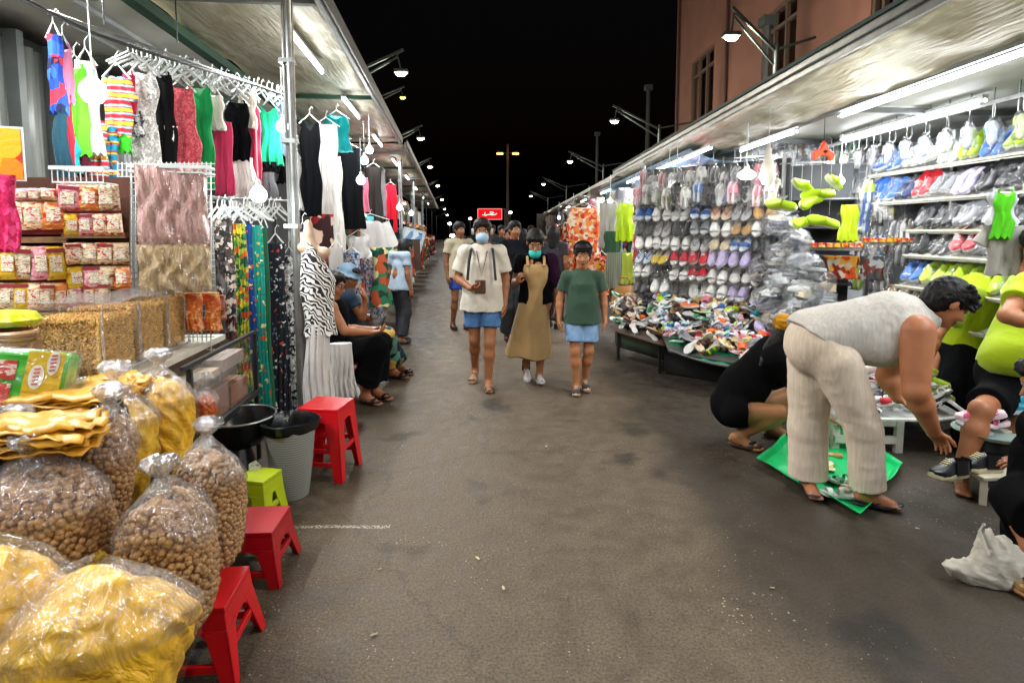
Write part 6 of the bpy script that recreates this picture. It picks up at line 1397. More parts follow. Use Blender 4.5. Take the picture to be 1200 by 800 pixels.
# counter further left / back
H2=q4((1.25,6.75,.40),(1.62,6.0,.38),(1.95,7.3,.68),(1.45,8.0,.68))
t=thing('sloping_counter','darker shoe counter left of the curved rim one','counter',(1.5,7,0))
mb=MB(); mb.grid(lambda u,v:H2(-.02+1.04*u,v)-Vector((0,0,.03)),6,6); o=mb.build('tray_top',TBROWN,t,world=True); s_=o.modifiers.new('s','SOLIDIFY'); s_.thickness=.03
for (u,v) in ((.06,.1),(.94,.1),(.06,.95),(.94,.95)):
    p=H2(u,v); mb=MB(); mb.box((p.x,p.y,(p.z-.04)/2),(.035,.035,p.z-.04)); mb.build('leg',DARK,t,world=True)
mb=MB(); a_,b_=H2(0,.12),H2(1,.12); mb.add([(a_.x,a_.y,.15),(b_.x,b_.y,.15),(b_.x,b_.y,b_.z-.04),(a_.x,a_.y,a_.z-.04)],[(0,1,2,3)]); o=mb.build('front_board',M('#2e3a26',rough=.6,var=.4),t,world=True); s_=o.modifiers.new('s','SOLIDIFY'); s_.thickness=.01
heap(H2,62,43,'the darker left counter','shoes on the darker left counter',['white','brown','tan','black','grey','orange','green','cream'],['sandal','flat','slide'],(.7,.95),1)
# low tray before the squatting pair
H3=q4((2.30,3.95,.27),(3.22,3.9,.27),(3.35,5.25,.36),(2.35,5.25,.36))
t=thing('low_table','low white table with shoe heap and white legs behind the bending woman','table',(2.8,4.5,0))
mb=MB(); mb.grid(lambda u,v:H3(u,v)-Vector((0,0,.02)),6,6); o=mb.build('table_top',M('#a8a8a4',rough=.4),t,world=True); s_=o.modifiers.new('s','SOLIDIFY'); s_.thickness=.025
mb=MB(); mb.tube([H3(0,0),H3(.3,-.06),H3(.7,-.06),H3(1,0),H3(1.05,.2),H3(1.02,.6)],.014,6); mb.build('rim',M('#c9c9c4',rough=.35),t,world=True)
for (u,v) in ((.02,.02),(.48,-.0),(.98,.9),(.02,.9)):
    p=H3(u,v); mb=MB(); mb.box((p.x,p.y,(p.z-.03)/2),(.05,.035,p.z-.03)); mb.build('leg',M('#b9b6aa',rough=.5),t,world=True)
mb=MB(); a_,b_=H3(0,.0),H3(.48,.0); mb.bar((a_.x,a_.y,.09),(b_.x,b_.y,.09),.03,.05); mb.bar((a_.x,a_.y,.21),(b_.x,b_.y,.21),.02,.04); mb.build('stretcher',M('#b9b6aa',rough=.5),t,world=True)
heap(H3,70,47,'the low white table heap','shoes on the low white table',['white','grey','black','red','pink','white','green','grey','lilac'],['flip','sandal','slide','flat'],(.7,.95),2)
for i,(px,py) in enumerate([(1092,452),(1104,462),(1085,440),(1112,470)]):
    c=P(px,py,4.3); o=one_shoe('clog','lime',Matrix.Translation(c)@Matrix.Rotation(R(50+30*i),4,'Z'),None,1,.9,'clog'); tag(o,'lime clog, %s of those lying on the low white table'%ordinal(i),'clog','lime clogs on the low table')
# small white stool, sneakers
t=thing('low_stool','small cream wooden stool under the black sneakers','stool',(2.86,3.25,0),.1)
mb=MB(); mb.box((0,0,.155),(.36,.2,.022)); mb.build('seat',M('#b9b099',rough=.5),t,bevel=.004)
for x in (-.15,.15):
    for y in (-.07,.07): mb=MB(); mb.bar((x,y,.145),(x*1.08,y*1.2,0),.035,.03); mb.build('leg',M('#b9b099',rough=.5),t)
mb=MB(); mb.bar((-.15,-.07,.07),(.15,-.07,.07),.02,.03); mb.build('stretcher',M('#b9b099',rough=.5),t)
for i,(px,py,Y,a,k) in enumerate([(1112,556,3.12,108,1.12),(1148,545,3.22,95,1.1)]):
    c=P(px,py,Y); c.z=.168 if i else .17; o=one_shoe('sneaker','black',Matrix.Translation(c)@Matrix.Rotation(R(a),4,'Z'),None,1,k,'sneaker'); setmat(o,plastic('#c9c09a'),0); setmat(o,plastic('#15161a'),1); tag(o,['black sneaker with cream sole held at the edge of the small stool','second black sneaker, farther back on the small stool'][i],'sneaker','black sneakers on the small stool')
# tray with pink and teal shoes
t=thing('round_tray','pale round tray of pink and teal slippers at the right edge','tray',(3.0,3.45,.0))
mb=MB(); c=P(1178,512,3.45); mb.lathe([(.0,.0),(.2,.005),(.27,.04),(.275,.045),(.2,.015),(.0,.01)],(c.x-3.0,0,c.z),32,1.1,.8,capb=False); mb.build('dish',M('#8fa098',rough=.4),t); mb=MB(); mb.lathe([(.14,0),(.1,.02),(.09,c.z-.01)],(c.x-3,0,0),16); mb.build('pedestal',DARK,t)
for i,(px,py,c_,k_,a) in enumerate([(1150,492,'pink','clog',70),(1165,500,'pink','slide',110),(1140,505,'lilac','slide',95),(1182,485,'teal','clog',60),(1195,478,'teal','sneaker',80),(1175,476,'white','clog',100),(1160,512,'cream','slide',75),(1198,498,'white','slide',40)]):
    q=P(px,py,3.42+.02*i); o=one_shoe(k_,c_,Matrix.Translation(q)@Matrix.Rotation(R(a),4,'Z')@Matrix.Rotation(R(15*(i%3-1)),4,'X'),None,1,1.0,'slipper')
    if c_=='pink': setmat(o,floral(['#c9a0a8','#b0506a','#d8c0c4','#a8405a'],22),1)
    tag(o,'%s slipper, %s on the round tray at the right edge'%(c_,ordinal(i)),'slipper','slippers on the round tray')
# green sheet on the ground
cs=[G(886,545),G(955,490),G(1060,550),G(1008,612)]
def gs(u,v):
    p=cs[0].lerp(cs[1],v).lerp(cs[3].lerp(cs[2],v),u); e=max(0,1-min(u,1-u,v,1-v)/.05)*1.5
    return Vector((p.x+.012*math.sin(v*11),p.y+.012*math.sin(u*9),.008+.028*e+.006*math.sin(u*11+v*5)+.005*math.sin(v*17-u*6)+.004))
mb=MB(); mb.grid(gs,40,40); o=mb.build('green_tarp',M('#06b060',rough=.32,var=.12,vs=5,bump=.5,bs=12)); s_=o.modifiers.new('s','SOLIDIFY'); s_.thickness=.003; tag(o,'bright green plastic sheet spread on the asphalt under the bending woman','plastic sheet')
for i,(px,py,c_,k_,a) in enumerate([(968,532,'tan','flat',60),(972,548,'yellow','flip',150),(962,560,'black','slide',20),(990,566,'green','sandal',100),(982,582,'white','sandal',80),(996,575,'cream','sandal',120)]):
    q=G(px,py,.022); o=one_shoe(k_,c_,Matrix.Translation(q)@Matrix.Rotation(R(a),4,'Z'),None,1,.8,'sandal'); tag(o,'%s %s, %s of the loose shoes on the green sheet'%(c_,KN[k_][:-1],ordinal(i)),'sandal','loose shoes on the green sheet')
# ------------------------------------------------------------------ clothes and goods further along the right row
RA,RB=(1.55,8.2),(1.2,10.0)
RA,RB=(.9,10.2),(1.75,8.2)
G4='goods hanging between orange dress and shoe rack'
hang('tight',662,706,243,335,RA,RB,floral(['#cf5a1c','#d8a878','#b5301c','#cfc4b0','#c8783a'],20,None,.5),'orange floral dress on a display, behind the boy',group=G4)
hang('tight',694,716,300,345,RA,RB,floral(['#b5402a','#d89070','#8a1c1c','#c9a020'],24),'red orange printed dress just right of the boy',group=G4)
hang('long',700,728,238,290,RA,RB,cloth('#a09c98'),'white cloth hanging left of the lime top',group=G4)
hang('tube',708,729,271,296,RA,RB,wavy(['#1c3a24','#2f5a38'],scale=10,dist=.2,axis='X'),'dark green striped cloth roll below the white cloth',group=G4,hanger=False)
hang('long',708,736,296,338,RA,RB,wavy(['#6a7060','#a8a890','#4a5048'],scale=10,dist=.3,axis='X'),'grey striped skirt under the dark green cloth',group=G4,hanger=False)
hang('tight',720,745,238,282,RA,RB,plastic('#a8c80c'),'bright lime top between orange dress and shoe rack',group=G4)
hang('tank',727,745,296,332,RA,RB,cloth('#9aa83a'),'yellow green top low under the lime one',group=G4,hanger=False)
hang('tight',742,753,274,306,(1.5,7.6),(1.8,7.3),cloth('#b81c3c'),'crimson cloth strip at the left end of the shoe rack',group=G4,hanger=False)
hang('tube',736,746,335,362,RA,RB,cloth('#8a6a4a'),'brown cloth strip beside the wicker basket',group=G4,hanger=False)
c=P(731,355,7.9); t=thing('wicker_basket','bulging golden wicker basket hanging near the shoe counter','basket',c)
WK=wavy(['#7a4a1c','#c28a45','#5a3414','#b07a3a'],scale=22,dist=4,axis='Z',dscale=3,interp='LINEAR')
mb=MB(); mb.lathe([(.08,-.26),(.14,-.2),(.17,-.08),(.17,.06),(.14,.18),(.09,.24),(.085,.25)],(0,0,0),30,wob=lambda a,z:.02*math.sin(12*a+z*60)); mb.build('woven_body',WK,t); mb=MB(); mb.tube([(.09*math.cos(a),0,.24+.12*math.sin(a)) for a in np.arange(0,3.2,.3)],.01,6); mb.build('handle',M('#8a5a2a'),t)
r=random.Random(19)
y=9.0; i=0
while y<40:
    rowgarment(i,Vector((2.5+.4*r.random(),y,2.45+.15*r.random())),R(-60+r.random()*50),.6+.4*r.random(),.44,r.choice([0,3,1,4,5,7]),r.choice([1,6,10,1,2,7,5,6]),'along the upper line of the farther right stalls','clothes along the farther right stalls, upper line'); i+=1; y+=.34+y*.014
y=10.0; i=0
while y<40:
    rowgarment(i,Vector((2.2+.5*r.random(),y,1.75+.2*r.random())),R(-60+r.random()*60),1.0+.35*r.random(),.46,r.choice([1,2,4,3,7]),r.choice([3,2,9,7,1,6,0,5]),'along the lower line of the farther right stalls','clothes along the farther right stalls, lower line'); i+=1; y+=.36+y*.014
y=10.5; i=0
while y<38:
    rowgarment(i,Vector((1.7+.3*r.random(),y,1.2+.1*r.random())),R(-60+r.random()*60),.8,.5,r.choice([3,7,5]),r.choice([3,9,7,0,11,2]),'on the low stands of the farther right stalls','clothes on the low front stands of the right row'); i+=1; y+=.9+y*.03
# beige shopping bag bottom right
t=thing('tote_bag','beige cloth tote bag slumped on the asphalt in the bottom right corner','tote bag',G(1160,700))
Yb=2.42
kb=Yb/FPX; ob=P(1150,690,Yb)
pl=[((x-1150)*kb,(690-y)*kb) for x,y in ((1103,674),(1118,668),(1134,666),(1143,650),(1148,630),(1158,628),(1163,640),(1170,634),(1180,640),(1205,662),(1212,690),(1202,712),(1182,717),(1160,711),(1135,700),(1115,686))]
F=Field((ob.x-.22,ob.y-.14,-.02),(ob.x+.27,ob.y+.14,.36),.006); an_=Vector((0.15,1,-.1)).normalized()
F.poly(pl,tuple(ob+Vector((0,0,.045))),(1,-.15,0),(0,.1,1),tuple(an_),.055,.09); F.wrinkle(.007,48,3,dirs=(.6,.1,.5)); F.wrinkle(.003,110,4); F.plane((0,0,.003),(0,0,-1)); F.build('bag_body',cloth('#b5ae9f',bs=30,bump=.5),t)
mb=MB(); a=P(1158,650,Yb-.05);b=P(1148,622,Yb);c_=P(1153,614,Yb);d=P(1170,640,Yb+.02); mb.tube([a,b,c_,P(1150,630,Yb+.02),d],.008,6); mb.build('strap',cloth('#b5af9f'),t,world=True)
mb=MB(); a=P(1172,648,Yb); mb.grid(lambda u,v:P(1160+30*u,650-25*v*(1-.5*abs(2*u-1)),Yb-.03+.05*v)+Vector((0,.02*math.sin(u*7),0)),8,5); o=mb.build('flap',cloth('#b5af9f'),t,world=True); s_=o.modifiers.new('s','SOLIDIFY'); s_.thickness=.006
# ------------------------------------------------------------------ people
def skin(c): 
    key=('skin',c)
    if key in _M: return _M[key]
    m,nt,b,o=newmat('skin'); v=texco(nt); n=nd(nt,'ShaderNodeTexNoise',Scale=14.0,Detail=4.0); nt.links.new(v,n.inputs['Vector']); cc=srgb(c)
    r_=ramp(nt,[(.3,(cc[0]*.86,cc[1]*.80,cc[2]*.78)),(.7,cc)]); nt.links.new(n.outputs['Fac'],r_.inputs['Fac']); nt.links.new(r_.outputs[0],b.inputs['Base Color']); b.inputs['Roughness'].default_value=.5; b.inputs['Specular IOR Level'].default_value=.35
    b.inputs['Subsurface Weight'].default_value=.08; b.inputs['Subsurface Radius'].default_value=(.02,.008,.004)
    n2=nd(nt,'ShaderNodeTexNoise',Scale=160.0); nt.links.new(v,n2.inputs['Vector']); bp=nd(nt,'ShaderNodeBump',Strength=.12,Distance=.004); nt.links.new(n2.outputs['Fac'],bp.inputs['Height']); nt.links.new(bp.outputs[0],b.inputs['Normal'])
    _M[key]=m; return m
def hairm(c='#0d0a09'):
    m,nt,b,o=newmat('hair'); v=texco(nt,(1,1,.25)); n=nd(nt,'ShaderNodeTexNoise',Scale=90.0,Detail=3.0,Distortion=1.0); nt.links.new(v,n.inputs['Vector']); cc=srgb(c)
    r_=ramp(nt,[(.35,tuple(x*.5 for x in cc)),(.7,tuple(x*1.3+.002 for x in cc))]); nt.links.new(n.outputs['Fac'],r_.inputs['Fac']); nt.links.new(r_.outputs[0],b.inputs['Base Color']); b.inputs['Roughness'].default_value=.55; b.inputs['Specular IOR Level'].default_value=.25
    bp=nd(nt,'ShaderNodeBump',Strength=.8,Distance=.006); nt.links.new(n.outputs['Fac'],bp.inputs['Height']); nt.links.new(bp.outputs[0],b.inputs['Normal']); return m
HAIR=hairm(); HAIRB=hairm('#1c100a')
BROW=M('#3a241a',rough=.8)
LIPS=M('#7a3a34',rough=.4,var=.05); EYED=M('#0c0806',rough=.2,var=0); EYEW=M('#b0a89c',rough=.3,var=0)
def denim(c='#4a6f9c'): return M(c,rough=.85,var=.3,vs=9,bump=.5,bs=90,spec=.15)
def v(*a): return np.array(a,float)
def unit(a): a=np.array(a,float); return a/np.linalg.norm(a)
class Person:
    def __init__(s,name_label,loc,H=1.7,yaw=0,skinc='#8a5a3c',h=.009,group=None,J=None,cat='person',hres=None):
        s.s=H/1.7; s.h=h; s.loc=v(*loc); s.yaw=yaw
        s.t=thing('person',name_label,cat,tuple(loc),0,group)
        s.J=dict(pel=v(0,0,.95),waist=v(0,0,1.08),chest=v(0,0,1.28),neckb=v(0,.01,1.43),head=v(0,-.012,1.59),hf=v(0,-1,-.05),hu=v(0,-.05,1))
        for k,x in (('a',-1),('b',1)):
            s.J['sh'+k]=v(x*.175,0,1.39); s.J['el'+k]=v(x*.215,.02,1.11); s.J['wr'+k]=v(x*.22,-.04,.86); s.J['hip'+k]=v(x*.085,0,.92); s.J['kn'+k]=v(x*.09,-.01,.49); s.J['an'+k]=v(x*.09,.02,.075)
            s.J['hd'+k]=v(0,-.12,-1); s.J['hn'+k]=v(-x,0,0); s.J['ht'+k]=v(0,-1,0); s.J['ft'+k]=v(x*.12,-1,-.25); s.J['curl'+k]=.35
        s.world=False
        if J: s.J.update({k:(np.array(x,float) if not np.isscalar(x) else x) for k,x in J.items()})
        c,sn=math.cos(yaw),math.sin(yaw); Rz=np.array([[c,-sn,0],[sn,c,0],[0,0,1]])
        s.skin=skin(skinc)
        vec=('hf','hu','hda','hdb','hna','hnb','hta','htb','fta','ftb')
        for k in s.J:
            if np.isscalar(s.J[k]): continue
            if k in vec: s.J[k]=unit(Rz@s.J[k])
            else: s.J[k]=Rz@(s.J[k]*s.s)+s.loc
        s.fr=Rz@v(0,-1,0)
    def setworld(s,J):
        for k,x in J.items(): s.J[k]=np.array(x,float) if not np.isscalar(x) else x
        for k in ('hf','hu','hda','hdb','hna','hnb','hta','htb','fta','ftb'): s.J[k]=unit(s.J[k])
        return s
    def field(s,keys=None,pad=.2,h=None):
        P_=np.array([x for k,x in s.J.items() if not np.isscalar(x) and (k[:3] in('pel','wai','che','nec','hea') or k[:2] in ('sh','el','wr','hi','kn','an')) and k not in('hf','hu') and (keys is None or k in keys)])
        lo=P_.min(0)-pad; hi=P_.max(0)+pad; lo[2]=max(lo[2],-.02); return Field(lo,hi,h or s.h)
    def headbasis(s):
        f=unit(s.J['hf']); u=s.J['hu']-f*(s.J['hu']@f); u=unit(u); r=np.cross(f,u); return r,f,u
    def hp(s,x,y,z): r,f,u=s.headbasis(); return s.J['head']+(r*x+f*y+u*z)*s.hs
    hs=1.0
    def head(s,F):
        B=s.headbasis(); q=s.hs; E=lambda c,r_,k=.02,sub=False:F.ell(s.hp(*c),np.array(r_)*q,k,B,sub)
        E((0,-.015,.035),(.076,.096,.086)); E((0,.022,-.03),(.060,.073,.084),.03); E((0,.060,-.094),(.028,.024,.020),.03)
        for x in (-1,1):
            E((x*.03,.101,.012),(.017,.012,.011),.012,True); E((x*.03,.083,.010),(.012,.011,.011),.004); E((x*.080,-.008,-.004),(.009,.020,.031),.006); E((x*.034,.068,-.03),(.022,.02,.022),.02)
            F.cap(s.hp(x*.012,.090,.030),s.hp(x*.046,.078,.029),.0065*q,k=.008)
        F.cap(s.hp(0,.088,.006),s.hp(0,.112,-.026),.008*q,.012*q,k=.008); E((0,.100,-.033),(.017,.011,.008),.006)
        E((0,.091,-.058),(.023,.011,.005),.004); E((0,.089,-.067),(.020,.011,.006),.004)
        F.cap(s.J['neckb'],s.hp(0,-.025,-.05),.056*q,.050*q,k=.03)
    def facepaint(s):
        out=[]; r,f,u=s.headbasis()
        def reg(c,rad):
            cw=s.hp(*c); 
            def fn(C): d=C-cw; return ((d@r/(rad[0]*s.hs))**2+(d@f/(rad[1]*s.hs))**2+(d@u/(rad[2]*s.hs))**2)<1
            return fn
        out.append((reg((0,.093,-.062),(.023,.022,.011)),1))
        for x in (-1,1):
            out.append((reg((x*.03,.094,.012),(.014,.02,.007)),3)); out.append((reg((x*.03,.096,.012),(.0056,.02,.0062)),2)); out.append((reg((x*.032,.09,.031),(.018,.03,.0045)),4))
        return out
    def hand(s,F,k):
        w=s.J['wr'+k]; d=unit(s.J['hd'+k]); n=s.J['hn'+k]; n=unit(n-d*(n@d)); t=np.cross(d,n); 
        if t@s.J['ht'+k]<0: t=-t
        q=s.s*(1.0 if s.s>.9 else 1); c=float(s.J['curl'+k])
        F.ell(w+d*.052*q,np.array([.040,.052,.0155])*q,.02,(t,d,n)); F.cap(w-d*.01*q,w+d*.03*q,.025*q,.030*q,.02,sq=(n,1.6))
        Ls=(.066,.074,.069,.054)
        for i in range(4):
            p=w+d*.086*q+t*(.029-.0195*i)*q-(d*.006*abs(i-1.3))*q; a=.15+c*.6; dirv=lambda a:unit(d*math.cos(a)+n*math.sin(a)+t*(.10-.07*i))
            for seg,fr_ in enumerate((.45,.32,.23)):
                e=p+dirv(a)*Ls[i]*fr_*q*1.05; F.cap(p,e,(.0092-.0008*seg)*q,(.0086-.0008*seg)*q,.004); p=e; a+=c
        p=w+d*.02*q+t*.026*q
        for seg,(L_,dv) in enumerate(((.040,t*.75+d*.65+n*.25),(.032,t*.35+d*.9+n*.3),(.024,t*.1+d*.95+n*.4))):
            e=p+unit(dv)*L_*q; F.cap(p,e,(.0135-.0018*seg)*q,(.0120-.0018*seg)*q,.008); p=e
    def foot(s,F,k,r=.033):
        a=s.J['an'+k]; d=s.J['ft'+k]; d=unit(v(d[0],d[1],d[2])); q=s.s
        heel=a-d*.035*q-v(0,0,.035)*q; ball=a+d*.13*q; ball[2]=max(ball[2]-.045*q,.022) if d[2]>-.6 else ball[2]-.02; toe=a+d*.19*q; toe[2]=ball[2]-.004
        F.cap(a,ball,.036*q,.028*q,.03).cap(heel,ball,.030*q,.028*q,.03); sd=unit(np.cross(d,v(0,0,1)))
        for i in range(5):
            b0=ball+sd*(-.03+.015*i)*q; F.cap(b0,b0+unit(d*v(1,1,.2))*(.055-.005*abs(i-1))*q,.0125*q,.0105*q,.006)
    def body(s,fat=1.0,limb=1.0,bare_feet=True,hands='ab',head=True,arms='ab',legs='ab',armr=None):
        J=s.J;q=s.s; F=s.field(pad=.24); fr=s.fr
        F.cap(J['hipa'],J['hipb'],.098*q*fat,k=.05).cap(J['pel'],J['waist'],.115*q*fat,.105*q*fat,.05).cap(J['waist'],J['chest'],.105*q*fat,.118*q*fat,.05)
        F.cap(J['sha'],J['shb'],.052*q*fat,k=.06).cap(J['chest'],J['neckb'],.11*q*fat,.058*q,.05)
        for k in 'ab':
            if k in arms:
                ra=(armr or (.050,.040,.040,.026)); ra=[x*q*limb for x in ra]
                F.cap(J['sh'+k],J['el'+k],ra[0],ra[1],.04); m=J['el'+k]*.7+J['wr'+k]*.3; F.cap(J['el'+k],m,ra[1],ra[2],.02).cap(m,J['wr'+k],ra[2],ra[3],.02)
                if k in hands: s.hand(F,k)
            if k in legs:
                F.cap(J['hip'+k],J['kn'+k],.086*q*limb,.054*q*limb,.04); m=J['kn'+k]*.68+J['an'+k]*.32; F.cap(J['kn'+k],m,.052*q*limb,.055*q*limb,.03).cap(m,J['an'+k],.054*q*limb,.035*q*limb,.03)
                if bare_feet: s.foot(F,k)
                else: F.ell(J['an'+k]+unit(J['ft'+k])*.04*q-v(0,0,.03)*q,(.04*q,.04*q,.035*q),.02)
        if head: s.head(F)
        s.obj=F.build('body',[s.skin,LIPS,EYED,EYEW,BROW],s.t,paint=s.facepaint() if head else None); return s.obj
    def hair(s,style='short',mat=None,seed=1):
        B=s.headbasis(); q=s.hs; c=s.J['head']; F=Field(c-.22,c+.20,.0065 if s.h<.012 else .01); 
        if style=='long': F=Field(c-v(.22,.22,.38),c+.2,.008)
        E=lambda cc,r_,k=.02,sub=False:F.ell(s.hp(*cc),np.array(r_)*q,k,B,sub)
        E((0,-.020,.042),(.087,.104,.094)); E((0,-.055,-.01),(.078,.068,.085),.03)
        E((0,.045,.088),(.062,.05,.028),.03)
        if style=='long': F.cap(s.hp(0,-.07,0),s.hp(0,-.07,-.20),.075*q,.055*q,.04); [F.cap(s.hp(x*.07,-.02,0),s.hp(x*.075,-.03,-.14),.03*q,.025*q,.03) for x in(-1,1)]
        if style=='messy':
            r=random.Random(seed)
            for i in range(26):
                a=r.uniform(-1.3,1.3); b_=r.uniform(-.3,1.2); p=s.hp(.075*math.sin(a),.06*math.cos(a)*math.cos(b_)-.01,.05+.07*math.sin(b_)); e=s.hp(.09*math.sin(a),.10*math.cos(a)+.02,.045+.06*math.sin(b_)-.03*r.random()); F.cap(p,e,.013*q,.004*q,.01)
        F.ell(s.hp(0,.088,-.020),np.array((.068,.062,.082))*q,.010,B,True)
        for x in (-1,1): F.ell(s.hp(x*.082,.004,-.012),np.array((.022,.03,.036))*q,.01,B,True)
        F.wrinkle(.005,120,seed); F.wrinkle(.003,260,seed+1)
        return F.build('hair',mat or HAIR,s.t)
    def mask(s,mat,down=0):
        B=s.headbasis(); F=Field(s.J['head']-.16,s.J['head']+.16,.006)
        F.ell(s.hp(0,.062,-.048-down),np.array((.062,.066,.058))*s.hs,.01,B)
        F.ell(s.hp(0,.03,-.04-down),np.array((.058,.06,.10))*s.hs,.004,B,True); F.wrinkle(.0015,160,2,dirs=s.J['hu'])
        f=F.build('face_mask',mat,s.t)
        mb=MB()
        for x in (-1,1): mb.tube([s.hp(x*.052,.07,-.03-down*.6),s.hp(x*.078,.02,-.012),s.hp(x*.084,-.012,.006)],.0022,4)
        mb.build('ear_loop',WHITEM,f,world=False) if False else None
    def tee(s,mat,sleeve=.62,off=.022,hem=.80,fat=1.0,name='shirt',amp=.006,open_=.0,slr=.074,wide=.165,seed=3):
        J=s.J;q=s.s; F=s.field(keys=('pel','waist','chest','neckb','sha','shb','ela','elb','hipa','hipb'),pad=.24)
        dn=J['pel']+(J['pel']-J['waist'])/np.linalg.norm(J['pel']-J['waist'])*(.95-hem)*q
        sd=unit(np.cross(s.fr,v(0,0,1)))
        for x_ in (-1,1): F.cap(J['chest']-v(0,0,.05)*q+sd*x_*.045*q,dn+sd*x_*.074*q*fat,(.105+off*.7)*q*fat,(wide-.018)*q*fat,.04,flat=1,sq=(s.fr,1.0))
        F.cap(J['sha'],J['shb'],(.048+off*.5)*q,k=.05); F.cap(J['chest'],J['neckb'],.12*q*fat,.075*q,.05)
        F.plane(dn,dn-J['pel'])
        for k in 'ab':
            e=J['sh'+k]+(J['el'+k]-J['sh'+k])*sleeve; F.cap(J['sh'+k],e,(.052+off*.4)*q,slr*.93*q,.025,flat=1)
        F.wrinkle(amp,26,seed); n_=J['neckb']; h_=s.hp(0,-.02,-.06); F.cap(n_+(n_-h_)*.0,h_+(h_-n_)*1.0,.066*q,.07*q,.005,sub=True)
        return F.build(name,mat,s.t)
    def shorts(s,mat,frac=.55,r=(.10,.105),name='shorts',top=None,amp=.005,flare=1.0,seed=5):
        J=s.J;q=s.s; F=s.field(keys=('pel','waist','hipa','hipb','kna','knb','ana','anb'),pad=.2)
        F.cap(J['hipa'],J['hipb'],.106*q,k=.03,sq=(s.fr,1.1)); F.cap(J['pel'],mid(J['pel'],J['waist'],.4),.118*q,.105*q,.03,flat=1,sq=(s.fr,1.15))
        for k in 'ab':
            if frac<=1: e=J['hip'+k]+(J['kn'+k]-J['hip'+k])*frac; F.cap(J['hip'+k],e,r[0]*q*.96,r[1]*q*.86,.008,flat=1)
            else:
                F.cap(J['hip'+k],J['kn'+k],r[0]*q,r[1]*q*.92,.03); e=J['kn'+k]+(J['an'+k]-J['kn'+k])*(frac-1); F.cap(J['kn'+k],e,r[1]*q*.92,r[1]*q*flare,.03,flat=1)
        F.wrinkle(amp,30,seed); return F.build(name,mat,s.t)
    def shoes(s,kind,colr,mats=None,scale=None):
        for k in 'ab':
            a=s.J['an'+k]; d=s.J['ft'+k]; ang=math.atan2(d[1],d[0])-PI/2; sc_=scale or s.s*1.02
            q=s.s; pitch=math.asin(max(-1,min(1,d[2]))) if d[2]<-.3 else 0
            z=max(a[2]-.078*q,0.0) if kind!='sneaker' else max(a[2]-.085*q,.0)
            p=a+unit(v(d[0],d[1],0))*.055*q; p[2]=z+ (0 if pitch==0 else .055*q*math.sin(pitch)+.02)
            M4=Matrix.Translation(tuple(p-s.loc))@Matrix.Rotation(ang,4,'Z')@Matrix.Rotation(pitch if pitch else 0,4,'X')@Matrix.Scale(sc_,4)
            o=bpy.data.objects.new('shoe',shoemesh(kind,1 if k=='b' else -1)); col.objects.link(o); o.parent=s.t; o.matrix_local=M4
            a_,b_=mats or scm(colr); setmat(o,a_,0); setmat(o,b_,1)
def strapmb(s,pts,r,mat,name): mb=MB(); mb.tube([Vector(tuple(p)) for p in pts],r,6); return mb.build(name,mat,s.t,world=True)
def mid(a,b,t=.5): return a*(1-t)+b*t
# --- walking man
bx=G(566,454); p=Person('man walking in a cream t shirt and blue denim shorts, wearing a light blue mask',(bx.x,bx.y,0),1.665,0,'#a06a46',.0075,None,
 dict(ana=v(-.10,.30,.13),kna=v(-.085,.02,.50),fta=v(-.1,-.8,-.55),anb=v(.055,-.06,.075),knb=v(.075,-.09,.49),hipb=v(.085,0,.93),
      ela=v(-.255,.02,1.12),wra=v(-.10,-.22,1.04),hda=v(.85,-.35,.1),hna=v(0,.4,1),hta=v(0,-1,.3),curla=.75, elb=v(.235,.04,1.12),wrb=v(.225,-.03,.87),hf=v(.05,-1,-.12)))
p.body(); p.hair('short',HAIRB,4); p.tee(cloth('#cbc2b2',bs=30),sleeve=.72,off=.03,hem=.80,wide=.172,amp=.007,slr=.085); p.shorts(denim(),.66,(.105,.118),'denim_shorts'); p.mask(M('#9fc0d8',rough=.8),0)
p.shoes('sandal','tan',(plastic('#5a4632',.6),plastic('#8a7458',.6)))
J=p.J; f=p.fr
for x in (-1,1): strapmb(p,[J['neckb']+v(x*.09,.06,.02),J['neckb']+v(x*.105,-.10,-.02),J['chest']+v(x*.12,-.155,.02),J['chest']+v(x*.135,-.17,-.16)],.014,M('#121212',rough=.7),'backpack_strap')
strapmb(p,[J['neckb']+v(-.06,.02,.01),J['neckb']+v(-.05,-.11,-.04),J['chest']+v(0,-.175,-.12),J['neckb']+v(.05,-.11,-.04),J['neckb']+v(.06,.02,.01)],.005,M('#5a2418',rough=.6),'lanyard')
mb=MB(); c=J['wra']+v(.09,-.03,.02); mb.box(tuple(c),(.10,.05,.13)); o=mb.build('wallet',M('#4a2c1c',rough=.5,var=.3),None,bevel=.01); tag(o,'brown leather pouch held at the chest by the masked man','pouch')
mb=MB(); mb.tube([Vector(tuple(p.hp(.085*math.cos(a),-.01,.02+.112*math.sin(a)))) for a in np.arange(0,3.2,.2)],.007,6); hb=mb.build('headphone_band',WHITEM,p.t,world=True)
for x in (-1,1): mb=MB(); mb.tube([Vector(tuple(p.hp(x*.080,-.01,.0))),Vector(tuple(p.hp(x*.105,-.01,.0)))],.03,14); mb.build('ear_cup',WHITEM,p.t,world=True)
mb=MB(); c=J['chest']+v(0,.19,.0); mb.box(tuple(c),(.27,.14,.40)); mb.build('backpack',M('#151515',rough=.8,bump=.4,bs=30),p.t,world=True,bevel=.04)
